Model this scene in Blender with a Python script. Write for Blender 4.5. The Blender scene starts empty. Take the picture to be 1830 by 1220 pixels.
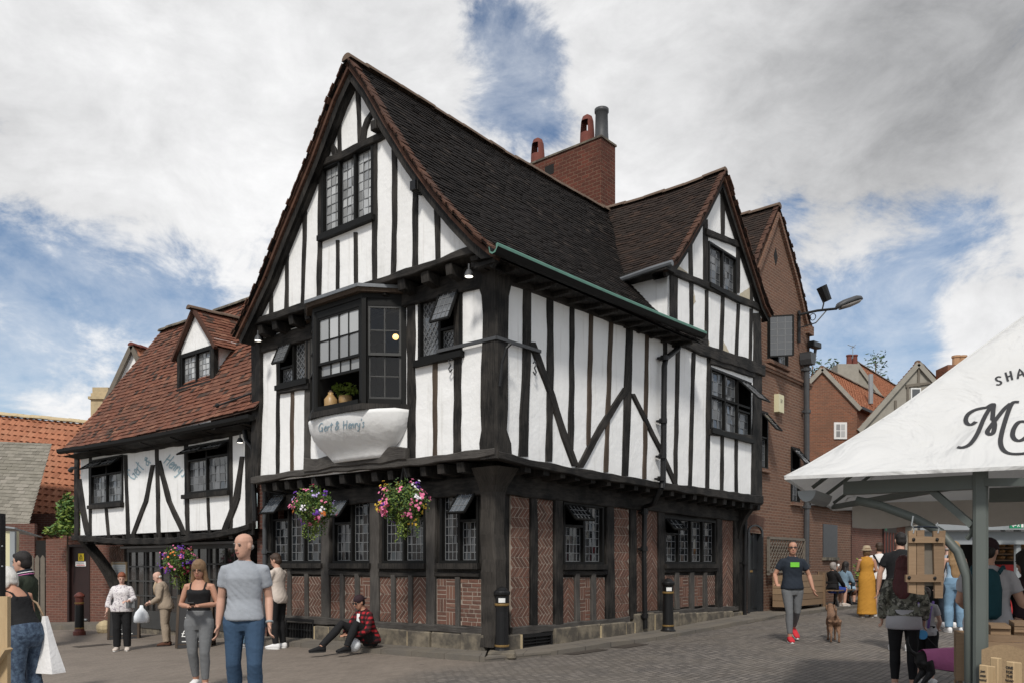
import bpy, bmesh, math, random
from mathutils import Vector, Matrix, noise
from mathutils.geometry import tessellate_polygon
from mathutils.bvhtree import BVHTree
random.seed(11)
V = Vector
SC = bpy.context.scene
COL = SC.collection
# ---- camera calibration of the place (pixels of a 1830 x 1220 picture, camera level, lens shifted up)
F, CX, HY, ZC = 1490.0, 915.0, 1007.0, 1.6
PI = math.pi
def R_(a): return math.radians(a)
def lerp(a, b, t): return a + (b - a) * t
def interp(tab, x):
    if x <= tab[0][0]: return tab[0][1]
    for (x0, y0), (x1, y1) in zip(tab, tab[1:]):
        if x <= x1: return y0 + (y1 - y0) * (x - x0) / (x1 - x0)
    return tab[-1][1]
HT = [(-30, 2.1), (-14, 1.9), (-10, 1.8), (-7, 1.7), (-4, 1.56), (0, 1.48), (3, 1.46), (4.7, 1.42), (6, 1.38), (8, 1.33), (12, 1.27), (20, 1.25), (40, 1.2)]
def gz(x, y):
    """height of the sloping street"""
    h = interp(HT, x)
    h -= .015 * (min(max(y, 5), 19) - 14) * min(max(x / 5, 0), 1)
    return ZC - h
def on_ground(u, v):
    Y = 14.0
    for _ in range(40):
        X = (u - CX) / F * Y
        Y = lerp(Y, (ZC - gz(X, Y)) * F / (v - HY), .6)
    X = (u - CX) / F * Y
    return V((X, Y, gz(X, Y)))
def at_depth(u, v, Y):
    return V(((u - CX) / F * Y, Y, ZC + (HY - v) / F * Y))

class Pl:
    """a facade plane: o + s*d, z up, n outward"""
    def __init__(self, o, d, n):
        self.o, self.d, self.n = V((o[0], o[1], 0)), V((d[0], d[1], 0)).normalized(), V((n[0], n[1], 0)).normalized()
        self.holes = []
    def P(self, s, z, o=0.0):
        p = self.o + self.d * s + self.n * o
        return V((p.x, p.y, z))
    def off(self, o):
        q = self.o + self.n * o
        return Pl((q.x, q.y), self.d, self.n)
    def px(self, u, v, o=0.0):
        b = self.o + self.n * o
        k = (u - CX) / F
        s = (b.x - k * b.y) / (k * self.d.y - self.d.x)
        Y = b.y + s * self.d.y
        return s, ZC + (HY - v) / F * Y
    def at(self, u, v, o=0.0):
        s, z = self.px(u, v, o)
        return self.P(s, z, o)
LD = V((-.7641, .6451, 0)); RD = V((.6451, .7641, 0))
G0 = (-.295, 13.3)
LG = Pl(G0, LD, -RD); RG = Pl(G0, RD, -LD)
LU = LG.off(.45); RU = RG.off(.45); LB = LG.off(.75)
CU = LG.off(.15); CG = LG.off(-.6)

# ---- mesh builder
class MB:
    def __init__(self):
        self.v, self.f, self.tv, self.mi, self.uv = [], [], [], [], []
    def face(self, pts, tv=0.0, mi=0, uv=None):
        n = len(self.v)
        self.v += [tuple(p) for p in pts]
        self.f.append(tuple(range(n, n + len(pts)))); self.tv.append(tv); self.mi.append(mi); self.uv.append(uv)
    def idx(self, ids, tv=0.0, mi=0, uv=None):
        self.f.append(tuple(ids)); self.tv.append(tv); self.mi.append(mi); self.uv.append(uv)
    def loft(self, rings, cap=True, tv=0.0, mi=0, closed=True, uvscale=None):
        n = len(rings[0]); b = len(self.v)
        for r in rings: self.v += [tuple(p) for p in r]
        for k in range(len(rings) - 1):
            for i in range(n if closed else n - 1):
                j = (i + 1) % n
                q = (b + k * n + i, b + k * n + j, b + (k + 1) * n + j, b + (k + 1) * n + i)
                self.idx(q, tv, mi)
        if cap:
            self.idx([b + i for i in range(n)][::-1], tv, mi)
            self.idx([b + (len(rings) - 1) * n + i for i in range(n)], tv, mi)
    def hexa(self, p, tv=0.0, mi=0):
        """8 corners: bottom loop 0-3, top loop 4-7"""
        b = len(self.v); self.v += [tuple(q) for q in p]
        for q in ((3, 2, 1, 0), (4, 5, 6, 7), (0, 1, 5, 4), (1, 2, 6, 5), (2, 3, 7, 6), (3, 0, 4, 7)):
            self.idx([b + i for i in q], tv, mi)
    def box(self, c, ax, ay, az, tv=0.0, mi=0):
        c = V(c); ax = V(ax); ay = V(ay); az = V(az)
        self.hexa([c - ax - ay - az, c + ax - ay - az, c + ax + ay - az, c - ax + ay - az,
                   c - ax - ay + az, c + ax - ay + az, c + ax + ay + az, c - ax + ay + az], tv, mi)
    def abox(self, x0, x1, y0, y1, z0, z1, tv=0.0, mi=0):
        self.box(((x0 + x1) / 2, (y0 + y1) / 2, (z0 + z1) / 2), ((x1 - x0) / 2, 0, 0), (0, (y1 - y0) / 2, 0), (0, 0, (z1 - z0) / 2), tv, mi)
    def pbox(self, pl, s0, s1, z0, z1, o0, o1, tv=0.0, mi=0):
        self.hexa([pl.P(s0, z0, o0), pl.P(s1, z0, o0), pl.P(s1, z0, o1), pl.P(s0, z0, o1),
                   pl.P(s0, z1, o0), pl.P(s1, z1, o0), pl.P(s1, z1, o1), pl.P(s0, z1, o1)], tv, mi)
    def bar(self, a, b, w, h, up=(0, 0, 1), tv=0.0, mi=0):
        a = V(a); b = V(b); d = (b - a)
        if d.length < 1e-6: return
        dn = d.normalized(); u = V(up)
        x = dn.cross(u)
        if x.length < 1e-4: x = dn.cross(V((1, 0, 0)))
        x.normalize(); y = x.cross(dn)
        self.box((a + b) / 2, x * w / 2, d / 2, y * h / 2, tv, mi)
    def tube(self, pts, r, n=8, tv=0.0, mi=0, cap=True):
        pts = [V(p) for p in pts]
        rs = r if isinstance(r, (list, tuple)) else [r] * len(pts)
        rings = []; x = None
        for i, p in enumerate(pts):
            t = (pts[min(i + 1, len(pts) - 1)] - pts[max(i - 1, 0)])
            t = t.normalized() if t.length > 1e-9 else V((0, 0, 1))
            if x is None:
                x = t.cross(V((0, 0, 1)))
                if x.length < .05: x = t.cross(V((0, 1, 0)))
            x = (x - t * x.dot(t)).normalized(); y = t.cross(x)
            rings.append([p + (x * math.cos(2 * PI * k / n) + y * math.sin(2 * PI * k / n)) * rs[i] for k in range(n)])
        self.loft(rings, cap, tv, mi)
    def lathe(self, c, prof, n=16, tv=0.0, mi=0, cap=True):
        c = V(c)
        self.loft([[c + V((r * math.cos(2 * PI * k / n), r * math.sin(2 * PI * k / n), z)) for k in range(n)] for r, z in prof], cap, tv, mi)
    def ball(self, c, rx, ry, rz, n=10, m=6, tv=0.0, mi=0, M=None):
        c = V(c); rings = []
        for i in range(m + 1):
            a = -PI / 2 + PI * (i + .02 if i == 0 else i - .02 if i == m else i) / m
            ring = []
            for k in range(n):
                q = V((rx * math.cos(a) * math.cos(2 * PI * k / n), ry * math.cos(a) * math.sin(2 * PI * k / n), rz * math.sin(a)))
                ring.append(c + (M @ q if M else q))
            rings.append(ring)
        self.loft(rings, True, tv, mi)
    def build(self, name, mats, parent=None, smooth=False, local=False, bevel=0.0):
        me = bpy.data.meshes.new(name)
        o = V((0, 0, 0))
        if parent and not local:
            p = parent
            while p: o = o + V(p.location); p = p.parent
        vs = self.v if o.length == 0 else [(x - o.x, y - o.y, z - o.z) for x, y, z in self.v]
        me.from_pydata(vs, [], self.f)
        if not isinstance(mats, (list, tuple)): mats = [mats]
        for m in mats: me.materials.append(MAT[m] if isinstance(m, str) else m)
        me.polygons.foreach_set('material_index', self.mi)
        at = me.attributes.new('tv', 'FLOAT', 'FACE'); at.data.foreach_set('value', self.tv)
        ul = me.uv_layers.new(name='UVMap'); buf = [0.0] * (2 * len(me.loops))
        for k, p in enumerate(me.polygons):
            uv = self.uv[k]
            if uv is None:
                nn = p.normal
                t = V((-nn.y, nn.x, 0))
                if t.length < .15: t = V((1, 0, 0))
                t.normalize(); b = nn.cross(t)
                if b.z < 0 or (abs(b.z) < 1e-6 and b.y < 0): b = -b
                if t.x < 0: t = -t
                for li in p.loop_indices:
                    q = V(self.v[me.loops[li].vertex_index])
                    buf[2 * li] = q.dot(t); buf[2 * li + 1] = q.dot(b)
            else:
                for li, w in zip(p.loop_indices, uv): buf[2 * li], buf[2 * li + 1] = w
        ul.data.foreach_set('uv', buf)
        if smooth: me.polygons.foreach_set('use_smooth', [True] * len(me.polygons))
        me.update()
        ob = bpy.data.objects.new(name, me); COL.objects.link(ob)
        if parent: ob.parent = parent
        if bevel:
            bm = bmesh.new(); bm.from_mesh(me); bmesh.ops.remove_doubles(bm, verts=bm.verts, dist=1e-5)
            bmesh.ops.bevel(bm, geom=list(bm.edges), offset=bevel, segments=1, affect='EDGES', profile=.5)
            bm.to_mesh(me); bm.free()
        return ob
def tag(o, label=None, cat=None, group=None, kind=None):
    if label: o['label'] = label
    if cat: o['category'] = cat
    if group: o['group'] = group
    if kind: o['kind'] = kind
    return o
def thing(name, label, cat, loc=(0, 0, 0), rz=0.0, group=None):
    o = bpy.data.objects.new(name, None); COL.objects.link(o)
    o.location = loc; o.rotation_euler = (0, 0, rz); o.empty_display_size = .2
    return tag(o, label, cat, group)
def copy_tree(o, parent=None, off=None):
    c = o.copy(); COL.objects.link(c)
    if parent: c.parent = parent
    if off is not None: c.location = off
    for ch in list(o.children): copy_tree(ch, c)
    return c

# ---- materials
MAT = {}
class NT:
    def __init__(self, name):
        m = bpy.data.materials.new(name); m.use_nodes = True
        self.m, self.t = m, m.node_tree
        self.b = self.t.nodes['Principled BSDF']; MAT[name] = m
    def n(self, typ, **kw):
        x = self.t.nodes.new(typ)
        for k, v in kw.items():
            if k[0] == '_': x.inputs[k[1:].replace('_', ' ')].default_value = v
            else: setattr(x, k, v)
        return x
    def l(self, a, b): self.t.links.new(a, b)
    def mix(self, fac, a, b, mode='MIX'):
        x = self.t.nodes.new('ShaderNodeMix'); x.data_type = 'RGBA'; x.blend_type = mode
        for s, w in ((0, fac), (6, a), (7, b)):
            if hasattr(w, 'links') or isinstance(w, bpy.types.NodeSocket): self.l(w, x.inputs[s])
            else: x.inputs[s].default_value = (w if s == 0 else (*w[:3], 1))
        return x.outputs[2]
    def ramp(self, fac, stops):
        x = self.t.nodes.new('ShaderNodeValToRGB'); e = x.color_ramp.elements
        while len(e) < len(stops): e.new(.5)
        for q, (p, c) in zip(e, stops):
            q.position = p; q.color = (*c, 1) if len(c) == 3 else c
        self.l(fac, x.inputs[0]); return x.outputs[0]
    def coord(self, kind='Object', scale=(1, 1, 1), rot=(0, 0, 0)):
        c = self.t.nodes.new('ShaderNodeTexCoord'); mp = self.t.nodes.new('ShaderNodeMapping')
        mp.inputs['Scale'].default_value = scale; mp.inputs['Rotation'].default_value = rot
        self.l(c.outputs[kind], mp.inputs[0]); return mp.outputs[0]
    def noise(self, vec, scale, detail=4, rough=.55, dist=0.0):
        x = self.n('ShaderNodeTexNoise'); x.inputs['Scale'].default_value = scale
        x.inputs['Detail'].default_value = detail; x.inputs['Roughness'].default_value = rough; x.inputs['Distortion'].default_value = dist
        self.l(vec, x.inputs['Vector']); return x.outputs['Fac']
    def bump(self, h, strength=.3, dist=.01):
        x = self.n('ShaderNodeBump'); x.inputs['Strength'].default_value = strength; x.inputs['Distance'].default_value = dist
        self.l(h, x.inputs['Height']); self.l(x.outputs[0], self.b.inputs['Normal'])
def sc(c, k): return tuple(min(1, x * k) for x in c)
def pm(name, col, rough=.75, var=.25, scale=6, bump=0.0, bscale=40, bdist=.005, metal=0.0, spec=.4, kind='Object', stretch=(1, 1, 1), col2=None, cut=None):
    t = NT(name); vec = t.coord(kind, stretch)
    f = t.noise(vec, scale, 5)
    if cut: f = t.ramp(f, [(cut[0], (0, 0, 0)), (cut[1], (1, 1, 1))])
    c = t.mix(f, sc(col, 1 - var), col2 if col2 else sc(col, 1 + var))
    t.l(c, t.b.inputs['Base Color']); t.b.inputs['Roughness'].default_value = rough
    t.b.inputs['Metallic'].default_value = metal; t.b.inputs['Specular IOR Level'].default_value = spec
    if bump: t.bump(t.noise(vec, bscale, 3), bump, bdist)
    return t
def make_materials():
    # painted plaster, trowelled by hand
    t = NT('plaster'); v = t.coord('Object')
    f = t.noise(v, 1.3, 6, .6); f2 = t.noise(v, 9, 4)
    c = t.mix(t.ramp(f, [(.35, (0, 0, 0)), (.75, (1, 1, 1))]), (.86, .86, .85), (.78, .78, .765))
    c = t.mix(t.ramp(f2, [(.62, (0, 0, 0)), (.8, (.25, .25, .25))]), c, (.55, .53, .49))
    sv = t.coord('UV', (9, .55, 1)); c = t.mix(t.ramp(t.noise(sv, 1.0, 6, .65), [(.55, (0, 0, 0)), (.74, (.5, .5, .5))]), c, (.50, .48, .44))
    t.l(c, t.b.inputs['Base Color']); t.b.inputs['Roughness'].default_value = .85; t.b.inputs['Specular IOR Level'].default_value = .2
    h = t.n('ShaderNodeMath', operation='ADD'); t.l(t.noise(v, 3.2, 3), h.inputs[0])
    h2 = t.n('ShaderNodeMath', operation='MULTIPLY'); t.l(t.noise(v, 14, 4), h2.inputs[0]); h2.inputs[1].default_value = .25
    t.l(h2.outputs[0], h.inputs[1]); t.bump(h.outputs[0], .5, .035)
    pm('plaster_smooth', (.76, .76, .75), .95, .07, 3, .35, 4.5, .05, spec=.1)
    pm('plaster_old', (.50, .44, .33), .9, .2, 12, .5, 40)
    for nm, a, b, cut in (('timber_black', (.009, .0085, .008), (.062, .055, .048), (.53, .80)), ('timber_grey', (.030, .027, .025), (.10, .092, .083), (.42, .75)), ('timber_worn', (.016, .0145, .013), (.075, .066, .057), (.45, .78)), ('timber_brown', (.035, .026, .02), (.085, .062, .045), (.4, .7))):
        t = NT(nm); v = t.coord('UV', (14, 1.1, 1)); v2 = t.coord('Object')
        f = t.noise(v, 3.0, 6, .65); g = t.noise(v2, 2.2, 4)
        mm = t.n('ShaderNodeMath', operation='ADD'); t.l(f, mm.inputs[0]); t.l(g, mm.inputs[1])
        hf = t.n('ShaderNodeMath', operation='MULTIPLY'); t.l(mm.outputs[0], hf.inputs[0]); hf.inputs[1].default_value = .5
        c = t.mix(t.ramp(hf.outputs[0], [(cut[0] - .1, (0, 0, 0)), (cut[1] - .08, (1, 1, 1))]), a, b)
        t.l(c, t.b.inputs['Base Color']); t.b.inputs['Roughness'].default_value = .72; t.b.inputs['Specular IOR Level'].default_value = .2
        t.bump(f, .8, .014)
    # clay tiles: every tile has its own tone
    def tile(nm, stops, moss, rough=.85):
        t = NT(nm); a = t.n('ShaderNodeAttribute'); a.attribute_name = 'tv'; v = t.coord('Object')
        c = t.ramp(a.outputs['Fac'], stops)
        c = t.mix(t.ramp(t.noise(v, 1.1, 5, .6), [(.42, (0, 0, 0)), (.72, (1, 1, 1))]), c, moss, 'MIX')
        c = t.mix(.5, c, t.mix(t.noise(v, 22, 4), sc(stops[1][1], .55), sc(stops[1][1], 1.5)))
        t.l(c, t.b.inputs['Base Color']); t.b.inputs['Roughness'].default_value = rough; t.b.inputs['Specular IOR Level'].default_value = .15
        t.bump(t.noise(v, 60, 3), .4, .006)
    tile('tile_dark', [(0, (.006, .0055, .0055)), (.5, (.0132, .0108, .0098)), (.9, (.021, .0155, .013)), (1, (.07, .055, .045))], (.013, .011, .010))
    tile('tile_brown', [(0, (.016, .012, .011)), (.5, (.031, .022, .018)), (.85, (.048, .029, .022)), (1, (.085, .05, .034))], (.028, .024, .021))
    tile('tile_red', [(0, (.03, .024, .021)), (.13, (.06, .042, .034)), (.18, (.23, .082, .05)), (.6, (.275, .098, .058)), (.9, (.34, .13, .075)), (1, (.40, .19, .12))], (.20, .09, .06))
    tile('tile_edge', [(0, (.06, .03, .022)), (.5, (.085, .044, .031)), (.85, (.13, .065, .042)), (1, (.17, .09, .06))], (.05, .037, .031))
    tile('pantile', [(0, (.20, .085, .05)), (.3, (.34, .14, .08)), (.7, (.40, .175, .10)), (1, (.46, .23, .14))], (.27, .145, .09))
    tile('stone_slate', [(0, (.13, .12, .1)), (.4, (.2, .185, .155)), (.8, (.27, .25, .21)), (1, (.33, .3, .26))], (.17, .16, .125))
    tile('herring_brick', [(0, (.05, .038, .033)), (.35, (.125, .066, .050)), (.7, (.175, .086, .062)), (1, (.25, .15, .11))], (.085, .06, .05))
    pm('ridge', (.13, .09, .065), .9, .4, 5, .4, 30)
    pm('mortar', (.30, .25, .205), .95, .25, 14, .5, 60)
    # brickwork walls
    def brick(nm, c1, c2, mo, dirt, sx=.225, sy=.075):
        t = NT(nm); v = t.coord('UV'); w = t.coord('Object')
        br = t.n('ShaderNodeTexBrick'); br.inputs['Scale'].default_value = 1.0
        br.inputs['Brick Width'].default_value = sx; br.inputs['Row Height'].default_value = sy
        br.inputs['Mortar Size'].default_value = .011; br.inputs['Mortar Smooth'].default_value = .2; br.inputs['Bias'].default_value = -.1
        br.inputs['Color1'].default_value = (*c1, 1); br.inputs['Color2'].default_value = (*c2, 1); br.inputs['Mortar'].default_value = (*mo, 1)
        dv = t.n('ShaderNodeVectorMath', operation='MULTIPLY_ADD')
        nz = t.n('ShaderNodeTexNoise'); nz.inputs['Scale'].default_value = 4; t.l(w, nz.inputs['Vector'])
        t.l(nz.outputs['Color'], dv.inputs[0]); dv.inputs[1].default_value = (.03, .03, 0); t.l(v, dv.inputs[2])
        t.l(dv.outputs[0], br.inputs['Vector'])
        c = t.mix(t.ramp(t.noise(w, 1.1, 6, .65), [(.42, (0, 0, 0)), (.7, (.8, .8, .8))]), br.outputs['Color'], dirt)
        c = t.mix(.35, c, t.mix(t.noise(w, 18, 3), sc(dirt, .5), sc(c1, 1.6)))
        t.l(c, t.b.inputs['Base Color']); t.b.inputs['Roughness'].default_value = .9; t.b.inputs['Specular IOR Level'].default_value = .2
        iv = t.n('ShaderNodeMath', operation='SUBTRACT'); iv.inputs[0].default_value = 1; t.l(br.outputs['Fac'], iv.inputs[1])
        ad = t.n('ShaderNodeMath', operation='ADD'); t.l(iv.outputs[0], ad.inputs[0])
        m2 = t.n('ShaderNodeMath', operation='MULTIPLY'); t.l(t.noise(w, 45, 3), m2.inputs[0]); m2.inputs[1].default_value = .7
        t.l(m2.outputs[0], ad.inputs[1]); t.bump(ad.outputs[0], .7, .012)
    brick('brick_house', (.185, .090, .058), (.088, .050, .038), (.27, .215, .165), (.155, .100, .074))
    brick('brick_low', (.175, .072, .052), (.085, .046, .037), (.22, .17, .14), (.12, .068, .052))
    brick('brick_chimney', (.145, .046, .03), (.06, .025, .018), (.19, .13, .09), (.045, .025, .02), .24, .095)
    brick('brick_far', (.26, .10, .055), (.11, .055, .04), (.25, .19, .14), (.13, .09, .065))
    brick('brick_old', (.15, .06, .045), (.09, .045, .036), (.2, .16, .13), (.065, .045, .038))
    pm('stone', (.12, .105, .085), .9, .35, 5, .5, 25, .01, col2=(.20, .17, .125), cut=(.4, .65))
    pm('stone_pale', (.45, .36, .22), .9, .3, 7, .5, 30, .01)
    pm('render_grey', (.29, .27, .23), .9, .25, 4, .3, 20)
    pm('lead', (.16, .17, .18), .5, .3, 8, .2, 30, metal=.3)
    pm('came', (.17, .175, .18), .55, .3, 9, metal=.2)
    pm('iron', (.009, .009, .0095), .42, .3, 14, .3, 60, spec=.3)
    pm('iron_grey', (.055, .057, .06), .5, .3, 10, .2, 40)
    pm('gilt', (.30, .19, .07), .5, .3, 20, .2, 60, metal=.5)
    pm('iron_red', (.13, .035, .025), .5, .5, 18, .3, 60)
    pm('verdigris', (.10, .22, .175), .7, .3, 7, .2, 30)
    pm('terracotta', (.15, .045, .033), .85, .3, 7, .3, 30)
    pm('terracotta_pale', (.42, .25, .14), .85, .2, 7, .3, 30)
    pm('joinery', (.0065, .0065, .006), .6, .35, 9, .3, 50, spec=.2)
    pm('joinery_grey', (.045, .045, .043), .55, .4, 7, .3, 40)
    pm('white_paint', (.75, .75, .73), .5, .08, 5)
    pm('door_brown', (.022, .010, .009), .5, .3, 5, .2, 30)
    pm('door_black', (.02, .022, .024), .45, .25, 5, .2, 30)
    pm('room', (.012, .011, .010), .9, .3, 3)  # near-black colour stands in for the shade of unlit interiors and openings
    pm('steel_green', (.10, .115, .105), .5, .12, 3, .1, 30, spec=.45)
    pm('steel_grey', (.26, .28, .29), .5, .1, 3)
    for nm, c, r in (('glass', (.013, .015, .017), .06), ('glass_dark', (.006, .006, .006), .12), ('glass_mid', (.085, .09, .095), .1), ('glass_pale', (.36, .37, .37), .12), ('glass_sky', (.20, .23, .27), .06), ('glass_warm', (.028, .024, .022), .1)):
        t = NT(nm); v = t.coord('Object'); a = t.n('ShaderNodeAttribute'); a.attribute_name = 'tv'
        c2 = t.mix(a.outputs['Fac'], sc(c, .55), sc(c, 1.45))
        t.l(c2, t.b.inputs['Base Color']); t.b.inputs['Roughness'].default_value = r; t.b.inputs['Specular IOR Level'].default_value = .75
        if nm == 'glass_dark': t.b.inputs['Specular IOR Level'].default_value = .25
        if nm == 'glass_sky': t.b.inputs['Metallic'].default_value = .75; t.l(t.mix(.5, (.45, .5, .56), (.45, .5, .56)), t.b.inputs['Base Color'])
        t.bump(t.noise(v, 5, 2), .12, .02)
    t = MAT['glass_dark'].node_tree; tr = t.nodes.new('ShaderNodeBsdfTransparent'); gl = t.nodes.new('ShaderNodeBsdfGlossy'); gl.inputs['Roughness'].default_value = .05; ms = t.nodes.new('ShaderNodeMixShader'); ms.inputs[0].default_value = .045
    t.links.new(tr.outputs[0], ms.inputs[1]); t.links.new(gl.outputs[0], ms.inputs[2]); t.links.new(ms.outputs[0], t.nodes['Material Output'].inputs[0])
    # canvas
    t = NT('canvas'); v = t.coord('Object'); f = t.noise(v, 2.2, 5)
    c = t.mix(f, (.70, .70, .69), (.57, .57, .555)); t.l(c, t.b.inputs['Base Color']); t.b.inputs['Roughness'].default_value = .7
    t.bump(t.noise(v, 1.5, 4, .5, .8), 1.0, .16)
    tr = t.n('ShaderNodeBsdfTranslucent'); t.l(c, tr.inputs[0]); ms = t.n('ShaderNodeMixShader'); ms.inputs[0].default_value = .13
    t.l(t.b.outputs[0], ms.inputs[1]); t.l(tr.outputs[0], ms.inputs[2]); t.l(ms.outputs[0], t.t.nodes['Material Output'].inputs[0])
    pm('ink', (.025, .025, .027), .7, .1, 9)
    pm('ink_blue', (.27, .38, .45), .8, .2, 9)
    pm('ink_faded', (.36, .48, .53), .85, .2, 9)
    # timber for crates
    t = NT('crate_wood'); v = t.coord('UV', (2, 14, 1)); a = t.n('ShaderNodeAttribute'); a.attribute_name = 'tv'
    f = t.noise(v, 3.5, 6, .6, .8)
    c = t.mix(f, t.mix(a.outputs['Fac'], (.13, .083, .048), (.21, .135, .075)), t.mix(a.outputs['Fac'], (.24, .155, .09), (.33, .225, .135)))
    t.l(c, t.b.inputs['Base Color']); t.b.inputs['Roughness'].default_value = .75; t.bump(f, .35, .006)
    t = NT('pale_wood'); v = t.coord('UV', (12, 1.5, 1)); f = t.noise(v, 3.0, 6, .6, .8)
    c = t.mix(f, (.36, .245, .13), (.52, .385, .22)); t.l(c, t.b.inputs['Base Color']); t.b.inputs['Roughness'].default_value = .7; t.bump(f, .25, .004)
    pm('hessian', (.27, .19, .11), .95, .3, 70, .6, 220, .003)
    pm('wood_silver', (.15, .13, .105), .85, .3, 5, .4, 40)
    # street: setts to the right, worn paving on the left
    t = NT('street'); w = t.coord('Object', (1, 1, 1), (0, 0, -math.atan2(RD.y, RD.x)))
    dv = t.n('ShaderNodeVectorMath', operation='MULTIPLY_ADD'); nz = t.n('ShaderNodeTexNoise'); nz.inputs['Scale'].default_value = 1.3
    t.l(w, nz.inputs['Vector']); t.l(nz.outputs['Color'], dv.inputs[0]); dv.inputs[1].default_value = (.12, .12, 0); t.l(w, dv.inputs[2])
    br = t.n('ShaderNodeTexBrick'); br.inputs['Scale'].default_value = 1; br.inputs['Brick Width'].default_value = .17; br.inputs['Row Height'].default_value = .095
    br.inputs['Mortar Size'].default_value = .011; br.inputs['Mortar Smooth'].default_value = .6; br.inputs['Bias'].default_value = 0
    br.inputs['Color1'].default_value = (.195, .172, .152, 1); br.inputs['Color2'].default_value = (.098, .088, .08, 1); br.inputs['Mortar'].default_value = (.065, .058, .05, 1)
    t.l(dv.outputs[0], br.inputs['Vector'])
    o = t.coord('Object')
    sett = t.mix(t.ramp(t.noise(o, .55, 5), [(.4, (0, 0, 0)), (.7, (.7, .7, .7))]), br.outputs['Color'], (.165, .143, .118))
    pav = t.mix(t.noise(o, .8, 6, .6), (.19, .158, .13), (.28, .236, .195))
    b2 = t.n('ShaderNodeTexBrick'); b2.inputs['Scale'].default_value = 1; b2.inputs['Brick Width'].default_value = .21; b2.inputs['Row Height'].default_value = .105
    b2.inputs['Mortar Size'].default_value = .006; b2.inputs['Color1'].default_value = (.9, .9, .9, 1); b2.inputs['Color2'].default_value = (.72, .72, .72, 1); b2.inputs['Mortar'].default_value = (.5, .5, .5, 1)
    t.l(dv.outputs[0], b2.inputs['Vector'])
    pav = t.mix(.8, pav, b2.outputs['Color'], 'MULTIPLY')
    sx = t.n('ShaderNodeSeparateXYZ'); t.l(o, sx.inputs[0])
    m1 = t.n('ShaderNodeMath', operation='MULTIPLY_ADD'); t.l(sx.outputs[1], m1.inputs[0]); m1.inputs[1].default_value = -.56; m1.inputs[2].default_value = 7.6
    m2 = t.n('ShaderNodeMath', operation='ADD'); t.l(sx.outputs[0], m2.inputs[0]); t.l(m1.outputs[0], m2.inputs[1])
    m3 = t.n('ShaderNodeMath', operation='MULTIPLY_ADD'); t.l(t.noise(o, .6, 4), m3.inputs[0]); m3.inputs[1].default_value = 2.4; t.l(m2.outputs[0], m3.inputs[2])
    m4 = t.n('ShaderNodeMath', operation='SUBTRACT'); t.l(m3.outputs[0], m4.inputs[0]); m4.inputs[1].default_value = .9; m4.use_clamp = True
    c = t.mix(m4.outputs[0], pav, sett)
    c = t.mix(t.ramp(t.noise(o, 30, 3, .7), [(.7, (0, 0, 0)), (.82, (.6, .6, .6))]), c, (.2, .18, .15))
    c = t.mix(t.ramp(t.noise(o, .35, 6, .7), [(.6, (0, 0, 0)), (.72, (.45, .45, .45))]), c, (.05, .047, .045))
    vo = t.n('ShaderNodeTexVoronoi'); vo.inputs['Scale'].default_value = 1.7; t.l(o, vo.inputs['Vector'])
    c = t.mix(t.ramp(vo.outputs['Distance'], [(.025, (.55, .55, .55)), (.04, (0, 0, 0))]), c, (.34, .32, .29))
    v3 = t.n('ShaderNodeTexVoronoi'); v3.inputs['Scale'].default_value = .9; t.l(o, v3.inputs['Vector'])
    c = t.mix(t.ramp(v3.outputs['Distance'], [(.03, (.5, .5, .5)), (.055, (0, 0, 0))]), c, (.05, .046, .042))
    c = t.mix(t.ramp(t.noise(o, 1.6, 7, .7), [(.5, (0, 0, 0)), (.66, (.4, .4, .4))]), c, (.10, .083, .066))
    t.l(c, t.b.inputs['Base Color']); t.b.inputs['Roughness'].default_value = .72; t.b.inputs['Specular IOR Level'].default_value = .35
    iv = t.n('ShaderNodeMath', operation='SUBTRACT'); iv.inputs[0].default_value = 1; t.l(br.outputs['Fac'], iv.inputs[1])
    mm = t.n('ShaderNodeMath', operation='MULTIPLY'); t.l(iv.outputs[0], mm.inputs[0]); t.l(m4.outputs[0], mm.inputs[1])
    ad = t.n('ShaderNodeMath', operation='MULTIPLY_ADD'); t.l(t.noise(o, 16, 4), ad.inputs[0]); ad.inputs[1].default_value = .55; t.l(mm.outputs[0], ad.inputs[2])
    t.bump(ad.outputs[0], .8, .03)
    t = NT('flagstone'); w = t.coord('UV')
    br = t.n('ShaderNodeTexBrick'); br.inputs['Scale'].default_value = 1; br.inputs['Brick Width'].default_value = .75; br.inputs['Row Height'].default_value = .55
    br.inputs['Mortar Size'].default_value = .012; br.inputs['Color1'].default_value = (.15, .132, .11, 1); br.inputs['Color2'].default_value = (.105, .095, .082, 1); br.inputs['Mortar'].default_value = (.06, .052, .045, 1)
    t.l(w, br.inputs['Vector']); o = t.coord('Object')
    c = t.mix(t.ramp(t.noise(o, 2.0, 5), [(.4, (0, 0, 0)), (.7, (.7, .7, .7))]), br.outputs['Color'], (.17, .145, .11))
    t.l(c, t.b.inputs['Base Color']); t.b.inputs['Roughness'].default_value = .8; t.bump(t.noise(o, 14, 4), .5, .015)
    pm('cover_iron', (.055, .045, .037), .7, .4, 12, .6, 60)
    # skin, hair, cloth
    pm('skin', (.50, .29, .21), .55, .10, 9, spec=.35)
    pm('skin_tan', (.43, .225, .15), .55, .10, 9, spec=.35)
    pm('skin_pale', (.58, .36, .28), .55, .10, 9, spec=.35)
    pm('lip', (.30, .10, .085), .5, .1, 9)
    pm('eye', (.03, .022, .02), .3, .1, 9)
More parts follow.
